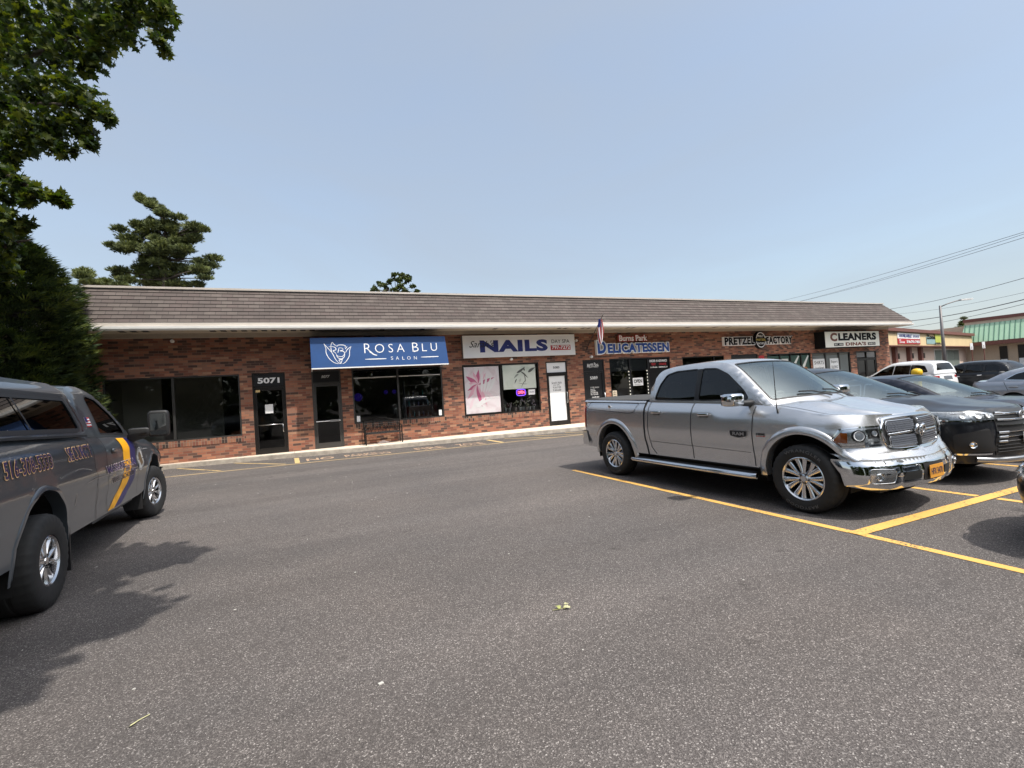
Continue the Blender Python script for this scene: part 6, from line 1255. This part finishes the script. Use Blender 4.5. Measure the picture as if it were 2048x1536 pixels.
o2, _ = sedan((20.6, 7.35, 0), -89, 'pale silver sedan at the right edge of the photo beyond the dark blue sedan', 'silverb', 'silverb')
wsp = dict(hi); wsp['paint'] = 'whitep'; wsp['hm'] = 'chrome'; wsp['ztop'] = ((-1.15, 1.24), (1.2, 1.24), (2.2, 1.22), (2.7, 1.17), (3.3, 1.08)); wsp['nose'] = 1.12; wsp['XR'] = -1.2; wsp['cowl'] = dict(s=2.05, z=1.30, bow=.3)
wsp['green'] = dict(hi['green'], edge=[(-1.12, 1.24), (-1.05, 1.60), (-.95, 1.80), (-.7, 1.88), (.3, 1.93), (.95, 1.91), (1.30, 1.80), (1.80, 1.50), (2.28, 1.21)],
    wins=[([(-.80, 1.38), (-.62, 1.68), (-.3, 1.74), (.0, 1.76), (.02, 1.30)], 'tint', .04), ([(.06, 1.30), (.04, 1.76), (.80, 1.78), (.84, 1.28)], 'tint', .04), ([(.90, 1.275), (.86, 1.78), (1.08, 1.75), (1.45, 1.60), (1.98, 1.27), (1.9, 1.25)], 'tint', .03)], wtrim=('trim', .03), rw=(.86, .955, .80, .86))
def rear_lamps(o, P, z0, z1, u):
    for sd in (-1, 1): lift('tail_lamp', P, roundpoly([(P.xR0+.10, z0+.03), (P.xR0, z1), (P.syr(u), z1), (P.syr(u), z0+.03), (P.xR0, z0)], .02), c_['redl'], o, h=.08, off=.006, sides=(sd,))
    B = back(P); lift('plate_panel', B, [(-.3, z0-.06), (.3, z0-.06), (.3, z1-.02), (-.3, z1-.02)], c_['alloyd'], o, h=.1, off=.006)
o, P = crossover((29.8, 14.6, 0), 83, 'white full-size SUV seen from its rear corner in front of the tan shops', wsp); rear_lamps(o, P, 1.0, 1.14, .55)
ksp = dict(hi); ksp['hm'] = 'chrome'; ksp['green'] = dict(hi['green'], wtrim=('trim', .02)); o, P = crossover((32.9, 12.9, 0), 86, 'black SUV parked to the right of the white SUV in front of the tan shops', ksp); rear_lamps(o, P, .95, 1.08, .55)
o, P = crossover((37.5, 19.5, 0), 92, 'dark SUV half hidden between the brick corner and the white SUV', ksp)
o, P = sedan((6.55, -1.45, 0), 90, 'black sedan nosing in at the right edge below the silver pickup', 'blackp', 'blackp')
# yellow bollard among the parked cars
o = empty('bollard', (15.6, 7.75, 0), 0, 'bright yellow domed bollard showing over and through the dark blue sedan', 'bollard')
b = MB(); b.lathe([(.001, 0), (.14, 0), (.10, .02), (.09, .03), (.09, 1.42)], (0, 0, 0), 'z', 20); b.build('post', mat('bollard_yellow', (.72, .50, .03), .5), o, smooth=40)
b = MB(); b.lathe([(.09, 1.42), (.125, 1.45), (.13, 1.51), (.115, 1.575), (.07, 1.61), (.001, 1.62)], (0, 0, 0), 'z', 20); b.build('cap', mat('bollard_yellow_cap', (.75, .47, .02), .4), o, smooth=True)
# ================================================================ trees
rt_ = random.Random(11)
def rv(r=rt_): 
    while 1:
        v = Vector((r.uniform(-1, 1), r.uniform(-1, 1), r.uniform(-1, 1)))
        if v.length <= 1: return v
LEAF = [(0, -.15), (.10, .02), (.34, -.10), (.30, .08), (.52, .22), (.32, .30), (.36, .48), (.16, .42), (0, .85), (-.16, .42), (-.36, .48), (-.32, .30), (-.52, .22), (-.30, .08), (-.34, -.10), (-.10, .02)]
def leaf(mb, p, size, m=0, shape=LEAF, flat=.5):
    n = (rv()+Vector((0, 0, flat))).normalized(); a = n.orthogonal(); a = (a*math.cos(t_ := rt_.uniform(0, 6.28))+n.cross(a)*math.sin(t_)).normalized(); b = n.cross(a); q = []
    for x, y in shape: q.append(p+(a*x+b*y)*size-n*(abs(x)*.3+y*y*.12)*size)
    k = len(q); mb.add([p+b*size*.15]+q, [(0, 1+i, 1+(i+1) % k) for i in range(k)], m)
SIMPLE = [(0, -.1), (.35, .2), (.3, .5), (0, .85), (-.3, .5), (-.35, .2)]
def clump(mb, c, r, n, size, nm=3, shape=LEAF, shell_=.55, flat=.5, tufts=0):
    c = Vector(c); r = Vector(r) if not isinstance(r, (int, float)) else Vector((r, r, r*.75)); sub = [(rv(), rt_.uniform(.28, .5)) for _ in range(max(6, tufts or int(n/28)))]
    for i in range(n):
        s_, q = sub[i % len(sub)]; v = s_*.82+rv()*q
        if v.length > 1.15: v *= 1.1/v.length
        leaf(mb, c+Vector((v.x*r.x, v.y*r.y, v.z*r.z)), size*rt_.uniform(.7, 1.25), rt_.randrange(nm), shape, flat)
def limb(mb, pts, r0, r1, n=8): k = len(pts); mb.tube(pts, [r0+(r1-r0)*i/(k-1) for i in range(k)], n)
bark = mat('bark', (.075, .058, .045), .9, var=.35, scale=9, bump=.5, bscale=20)
ML = [trans('maple_leaf', c, .40, .5, .35, 1.3) for c in ((.033, .060, .014), (.024, .046, .013), (.078, .105, .016))]
# --- maple whose limbs hang into the upper left and over the photographer
mp = place('maple_tree', (-8.6, 5.2, 0), 'broad maple tree hanging dark lobed leaves into the upper left corner', 'tree')
tr = MB(); T0 = Vector((-8.6, 5.2, 0)); limb(tr, [T0, T0+Vector((.1, .1, 1.5)), T0+Vector((0, .2, 3.4)), T0+Vector((.3, .3, 6)), T0+Vector((.2, .2, 9))], .38, .18, 12)
# seen part: leafy boughs, each a chain of clumps (photo column, row, depth, radius in metres)
SEEN = [(20, 20, 10.5, .75), (90, 30, 10.2, .75), (160, 25, 10.0, .65), (225, 25, 9.7, .6), (285, 20, 9.6, .5), (318, 40, 9.5, .36), (318, 92, 9.4, .22), (330, 15, 9.6, .3), (255, 62, 9.6, .40), (200, 75, 9.8, .48), (140, 80, 10, .6), (70, 90, 10.2, .7), (10, 100, 10.4, .7), (190, 115, 9.8, .30), (165, 130, 9.8, .28),
        (15, 170, 10, .6), (70, 175, 9.9, .55), (125, 175, 9.7, .48), (165, 195, 9.6, .38), (195, 215, 9.5, .26), (215, 235, 9.4, .16), (20, 230, 9.9, .6), (75, 240, 9.8, .52), (125, 245, 9.7, .42), (165, 255, 9.6, .28), (180, 288, 9.5, .16), (15, 290, 9.8, .42), (60, 280, 9.8, .36), (105, 280, 9.7, .34), (135, 300, 9.6, .22), (25, 318, 9.7, .18),
        (10, 352, 9.2, .26), (45, 372, 9.1, .24), (80, 385, 9.0, .20), (108, 395, 8.9, .16), (122, 402, 8.9, .10), (15, 392, 9.1, .22), (55, 402, 9.0, .14), (20, 440, 9.0, .3), (48, 452, 9.2, .18), (-10, 460, 9.2, .4), (5, 500, 9.6, .36), (10, 545, 9.9, .3), (-30, 60, 10.6, .9), (-50, 200, 10.4, .9), (-40, 330, 10.2, .7)]
cr = MB()
for px, py, D, r_ in SEEN: clump(cr, at(px, py, D), (r_, r_, r_*.85), int(60+560*r_**2), .165, 3, LEAF, tufts=int(8+26*r_))
for chain in ([(-60, 120, 10.4), (60, 110, 10.2), (170, 70, 9.9), (300, 40, 9.5)], [(-60, 260, 10.2), (40, 215, 9.9), (130, 210, 9.7), (205, 225, 9.5)], [(-60, 330, 9.8), (10, 350, 9.2), (70, 380, 9), (118, 400, 8.9)], [(-60, 520, 9.8), (10, 490, 9.6), (60, 480, 9.6)]):
    pts = [T0+Vector((.2, .2, 5.5 if chain[0][1] < 300 else 4.2))]+[at(*q) for q in chain]; limb(tr, smoothpoly([tuple(p) for p in pts], k=4), .10, .012, 6)
# the rest of the crown, over and behind the camera: it shades the ground at the lower left
REST = []
for sx, sy, r_ in ((-3.3, 5.6, 1.5), (-2.25, 7.0, .72), (-1.75, 6.82, .40), (-2.9, 6.4, 1.0), (-2.3, 5.2, .95), (-1.8, 5.12, .46), (-2.5, 4.35, .75), (-2.1, 4.1, .4), (-3.2, 7.4, .95), (-4.6, 6.9, 1.5), (-4.3, 4.2, 1.5), (-3.6, 3.5, .9), (-5.8, 5.5, 1.7), (-6.6, 3.4, 2.0), (-7.2, 7.3, 2.0), (-5.4, 8.8, 1.3), (-8.8, 5.2, 2.2), (-9.5, 8.8, 2.3), (-9.8, 2.2, 2.2)):
    z = rt_.uniform(6.8, 7.6); REST.append((sx+.26*z, sy-.54*z, z, r_))
REST += [(-6.5, 3.5, 9.5, 2.2), (-9.5, 4.5, 10.5, 2.6), (-8, 7.5, 10.5, 2.4), (-11, 7.5, 8.5, 2.2), (-11.5, 3.5, 8, 2.2), (-8, 1.2, 8.2, 2.0), (-6.8, 8.8, 9.0, 1.6), (-8.2, 5, 12.3, 1.9)]
for x, y, z, r_ in REST:
    clump(cr, (x, y, z), (r_, r_, r_*.45), int(300*r_**2+110), .27, 3, SIMPLE, flat=1.6, tufts=int(40+40*r_))
    if r_ > 1.2: limb(tr, [T0+Vector((.1, .2, 4.5+rt_.random())), (T0+Vector((0, 0, 6))+Vector((x, y, z)))/2+Vector((0, 0, .6)), Vector((x, y, z))], .12, .03, 6)
tr.build('trunk', bark, mp, smooth=True); cr.build('crown', ML, mp, fix=False)
# --- dense evergreens at the left end of the building
def frondtree(loc, h, rad, n, label, mats, top=.55, seed=1):
    o = place('cypress_tree', loc, label, 'tree', 'evergreens at the left end of the shops'); g = random.Random(seed); L0 = Vector(loc); b = MB(); limb(b, [L0, L0+Vector((0, 0, h*.5)), L0+Vector((.1, 0, h*.96))], .22, .03, 8); b.build('trunk', bark, o, smooth=True); c = MB()
    prof = lambda t: rad*(.92+.08*math.sin(t*9))*(1 if t < top else max(.0, 1-((t-top)/(1-top))**1.35))
    lob = [(g.uniform(0, 6.28), g.uniform(.05, .95), g.uniform(.14, .42)) for _ in range(80)]
    for i in range(n):
        t = g.random()**.9; a = g.uniform(0, 2*math.pi); bump_ = 0
        for la, lt, lr in lob:
            d2 = ((math.atan2(math.sin(a-la), math.cos(a-la)))*1.2)**2+((t-lt)*h/rad*1.2)**2
            bump_ = max(bump_, lr*math.exp(-d2*9))
        q = g.random(); r_ = prof(t)*(1+bump_*1.3-.10)*(1-.38*q*q); p = L0+Vector((math.cos(a)*r_, math.sin(a)*r_, .1+t*h)); out = Vector((math.cos(a), math.sin(a), g.uniform(.15, .9))).normalized(); s_ = Vector((-math.sin(a), math.cos(a), g.uniform(-.6, .6))).normalized(); ln = g.uniform(.18, .38)
        m_ = g.randrange(len(mats)); vs = []; fs = []
        for k in range(5):
            f = (k-2)*.26; d = (out+s_*f*1.5).normalized(); l2 = ln*(1-abs(f)*.55); w_ = out.cross(s_).normalized()*.018; base = p+s_*f*.05
            vs += [base-w_-s_*.014, base+w_+s_*.014, base+d*l2*.6+s_*.016, base+d*l2+Vector((0, 0, -.03)), base+d*l2*.6-s_*.016]; fs += [(5*k, 5*k+1, 5*k+2, 5*k+3, 5*k+4)]
        c.add(vs, fs, m_)
    for i in range(26):                                              # long wispy leaders at the outline
        t = g.uniform(.35, 1.0); a = g.uniform(0, 6.28); r_ = prof(t)*1.02; p = L0+Vector((math.cos(a)*r_, math.sin(a)*r_, .1+t*h)); out = Vector((math.cos(a), math.sin(a), g.uniform(.3, 1.2))).normalized(); L2 = g.uniform(.35, .75)
        for k in range(9): q = p+out*L2*k/9; s_ = Vector((-math.sin(a), math.cos(a), .3))*(.10*(1-k/10)+.02); c.add([q, q+s_*.5+out*.12, q+out*.05, q-s_*.5+out*.12], [(0, 1, 2), (0, 2, 3)], k % len(mats))
    c.build('crown', mats, o, fix=False)
CYP = [trans('cypress', c, .12, .75, .4, 2.2) for c in ((.040, .070, .030), (.060, .096, .034), (.105, .145, .040), (.024, .046, .022))]
frondtree((-7.4, 16.5, 0), 7.1, 1.75, 13000, 'dense dark evergreen tree touching the left end of the brick wall', CYP, .62, 3)
frondtree((-9.6, 14.6, 0), 8.0, 2.2, 11000, 'taller dark evergreen tree at the left edge of the photo', CYP, .6, 5)
frondtree((-6.9, 18.3, 0), 4.6, 1.0, 2500, 'small evergreen filling the gap between the taller evergreens and the brick wall', CYP, .7, 8)
# --- pine far behind the roof
PN = [trans('pine_needle', c, .12, .7, .35, .6) for c in ((.095, .125, .048), (.135, .165, .060), (.060, .082, .038))]
NEED = [(-.12, 0), (-.05, 1.0), (.12, 0)]
def needles(mb, c, r, n, size, nm=3):
    c = Vector(c)
    for i in range(n):
        v = rv(); v = v*(.55+.45*rt_.random()); p = c+Vector((v.x*r[0], v.y*r[0], v.z*r[1])); d = (Vector((v.x, v.y, .55))+rv()*.6).normalized(); m_ = rt_.randrange(nm)
        for k in range(4):
            dd = (d+rv()*.55).normalized(); s_ = dd.orthogonal().normalized()*size*.13; mb.add([p-s_, p+s_, p+dd*size], [(0, 1, 2)], m_)
def farpine(D, base, stem, cl, label, cat='tree', size=.55, mats=PN, dens=1.0, name='pine_tree', lean=None):
    o = place(name, base, label, cat); b = MB(); B = Vector(base); limb(b, [B]+[at(*q, D) for q in stem], .32, .06, 8)
    c = MB()
    for px, py, rx, rz in cl:
        p = at(px, py, D)+fw*rt_.uniform(-1.6, 1.6); s_ = D/948; needles(c, p, (rx*s_*1.15, rz*s_*1.25), int(dens*(40+rx*rz*.95)), size)
        j = min(range(len(stem)), key=lambda k: abs(stem[k][1]-py-10)); limb(b, [at(*stem[j], D), (at(*stem[j], D)+p)/2+Vector((0, 0, .1)), p], .09, .025, 5)
    b.build('trunk', bark, o, smooth=True); c.build('crown', mats, o, fix=False); return o
PC = [(rt_.gauss(328, 34), rt_.uniform(445, 565), rt_.uniform(9, 16), rt_.uniform(6, 10)) for _ in range(30)]+[(296, 403, 9, 6), (303, 410, 11, 7), (311, 417, 12, 7), (319, 423, 13, 8), (289, 394, 5, 5), (293, 401, 7, 5), (300, 408, 9, 5), (306, 413, 9, 5), (320, 421, 10, 5), (313, 417, 11, 6), (328, 428, 13, 6), (343, 436, 13, 6), (362, 438, 15, 5), (335, 448, 22, 7), (382, 448, 14, 5), (398, 458, 18, 6), (415, 464, 12, 5), (372, 462, 20, 8), (270, 452, 10, 6), (290, 456, 14, 6), (262, 468, 14, 6), (300, 470, 26, 8), (340, 472, 25, 10), (250, 482, 12, 6), (275, 484, 22, 8), (318, 490, 30, 10), (358, 487, 22, 8), (392, 478, 15, 7), (232, 494, 12, 5), (250, 502, 18, 6), (285, 503, 24, 8), (335, 508, 34, 10), (378, 503, 20, 8), (410, 510, 18, 6), (395, 522, 15, 7), (300, 525, 30, 9), (340, 530, 30, 10), (262, 530, 15, 6), (250, 545, 20, 7), (236, 552, 14, 6), (285, 545, 25, 9), (325, 550, 30, 9), (370, 540, 14, 8), (392, 540, 20, 7), (418, 545, 16, 6), (405, 555, 14, 5), (300, 565, 35, 9), (345, 568, 30, 8), (380, 565, 14, 6), (270, 565, 18, 7)]
farpine(48, (-9.9, 47.3, 0), [(330, 600), (330, 560), (330, 520), (332, 480), (330, 445), (312, 418), (292, 398)], PC, 'tall layered pine rising behind the left half of the brown roof', dens=2.6, size=.30)
farpine(44, (-13.2, 45.5, 0), [(215, 610), (215, 575)], [(212, 566, 15, 7), (236, 570, 16, 5), (196, 560, 14, 8), (180, 550, 16, 9), (222, 574, 16, 6), (205, 572, 18, 6)], 'low rounded evergreen top between the evergreens and the pine', name='evergreen_tree', size=.3, dens=3)
OK_ = [trans('oak_leaf', c, .25, .6, .3, .8) for c in ((.05, .075, .022), (.075, .10, .028), (.035, .052, .02))]
o = place('broadleaf_tree', at(792, 800, 40)*1, 'small open broadleaf treetop peeping over the middle of the brown roof', 'tree'); b = MB(); B = at(790, 590, 40); limb(b, [(B.x, B.y, 0), B], .22, .1, 8)
c = MB()
for px, py, rx, rz in [(802, 549, 12, 6), (790, 553, 11, 7), (778, 560, 9, 7), (815, 553, 8, 6), (818, 562, 7, 6), (800, 562, 10, 6), (758, 565, 9, 5), (766, 570, 9, 5), (748, 577, 7, 4), (756, 580, 8, 4), (770, 578, 6, 5), (806, 574, 10, 6), (795, 582, 9, 5), (824, 573, 7, 5), (832, 580, 6, 4), (812, 582, 8, 4), (740, 582, 6, 2)]:
    p = at(px, py, 40)+fw*rt_.uniform(-.5, .5); s_ = 40/948; clump(c, p, (rx*s_, rx*s_, rz*s_), int(40+rx*rz*.9), .24, 3, SIMPLE, tufts=6); limb(b, [B, (B+p)/2+rv()*.15, p], .045, .015, 5)
b.build('trunk', bark, o, smooth=True); c.build('crown', OK_, o, fix=False)
p = at(1924, 650, 75); o = place('spruce_tree', (p.x, p.y, 0), 'dark layered conifer edge showing left of the green-roofed shops', 'tree'); b = MB(); limb(b, [(p.x+.6, p.y, 0), (p.x+.6, p.y, p.z+1)], .2, .05, 6); b.build('trunk', bark, o); c = MB()
for x, y, rx, rz in ((1926, 645, 5, 1.5), (1923, 650, 6, 1.5), (1921, 656, 8, 2), (1927, 638, 3, 1.5)): needles(c, at(x, y, 75), (rx*75/948, rz*75/948), 50, .5)
c.build('crown', PN, o, fix=False)
# --- wood across the road behind the photographer, seen only as dark reflections in the shop windows
c = MB(); g = random.Random(5)
for i in range(46):
    x = -70+i*3.7+g.uniform(-1.2, 1.2); y = -34+g.uniform(-5, 5); h = g.uniform(15, 21)
    for k in range(6):
        q = Vector((x+g.uniform(-2, 2), y+g.uniform(-2, 2), h*(.12+.16*k)))
        for j in range(230): v = rv(g)*g.uniform(2.6, 3.9); pp = q+v; s_ = g.uniform(.5, .85); a = rv(g).normalized()*s_; b_ = rv(g).normalized()*s_; c.add([pp, pp+a, pp+a+b_, pp+b_], [(0, 1, 2, 3)], g.randrange(3))
c.build('distant_wood', ML, kind='stuff', fix=False)
# --- litter on the asphalt
lm = [mat('fallen_leaf', (.32, .34, .10), .6), mat('fallen_leaf_pale', (.50, .48, .26), .6), mat('dry_stem', (.25, .24, .10), .8)]
b = MB()
for x, y, s_ in ((1.665, 3.25, .05), (1.70, 3.215, .06), (1.73, 3.27, .045), (1.71, 3.25, .04)):
    n0 = len(b.v); leaf(b, Vector((x, y, .022)), s_, rt_.randrange(2), flat=3)
b.tube([(1.60, 3.26, .006), (1.66, 3.235, .012), (1.70, 3.23, .015)], .003, 5, m=2); b.build('leaf_sprig', lm, label='small yellow-green leaf sprig lying on the asphalt in the foreground', cat='leaf', fix=False)
b = MB(); b.tube([(-.99, 3.25, .006), (-.96, 3.275, .01), (-.92, 3.315, .006)], .003, 5); b.add([(-1.0, 3.24, .004), (-.99, 3.233, .010), (-.965, 3.258, .010), (-.972, 3.268, .006)], [(0, 1, 2, 3)]); b.build('twig', lm[1], label='thin pale twig lying on the asphalt near the lower left', cat='twig', fix=False)
gm_ = mat('gum_spot', (.5, .48, .44), .8); b = MB(); b.obox((.294, 2.961, .004), (.014, .004, 0), (-.003, .009, 0), (0, 0, .003)); b.build('paper_scrap', gm_, label='tiny white scrap on the asphalt at lower centre', cat='scrap')
b = MB()
for i in range(70):
    y = rt_.uniform(2.5, 15)**1.0; x = rt_.uniform(-4, 4)+y*.1; s_ = rt_.uniform(.003, .008)*(1+y*.04); a_ = rt_.uniform(0, 3.1); u_ = Vector((math.cos(a_), math.sin(a_), 0))*s_; v_ = Vector((-u_.y, u_.x, 0))*rt_.uniform(.3, .8); b.obox((x, y, .003), u_, v_, (0, 0, .002))
b.build('pale_grit', gm_, kind='stuff')
print('objects', len(bpy.data.objects))
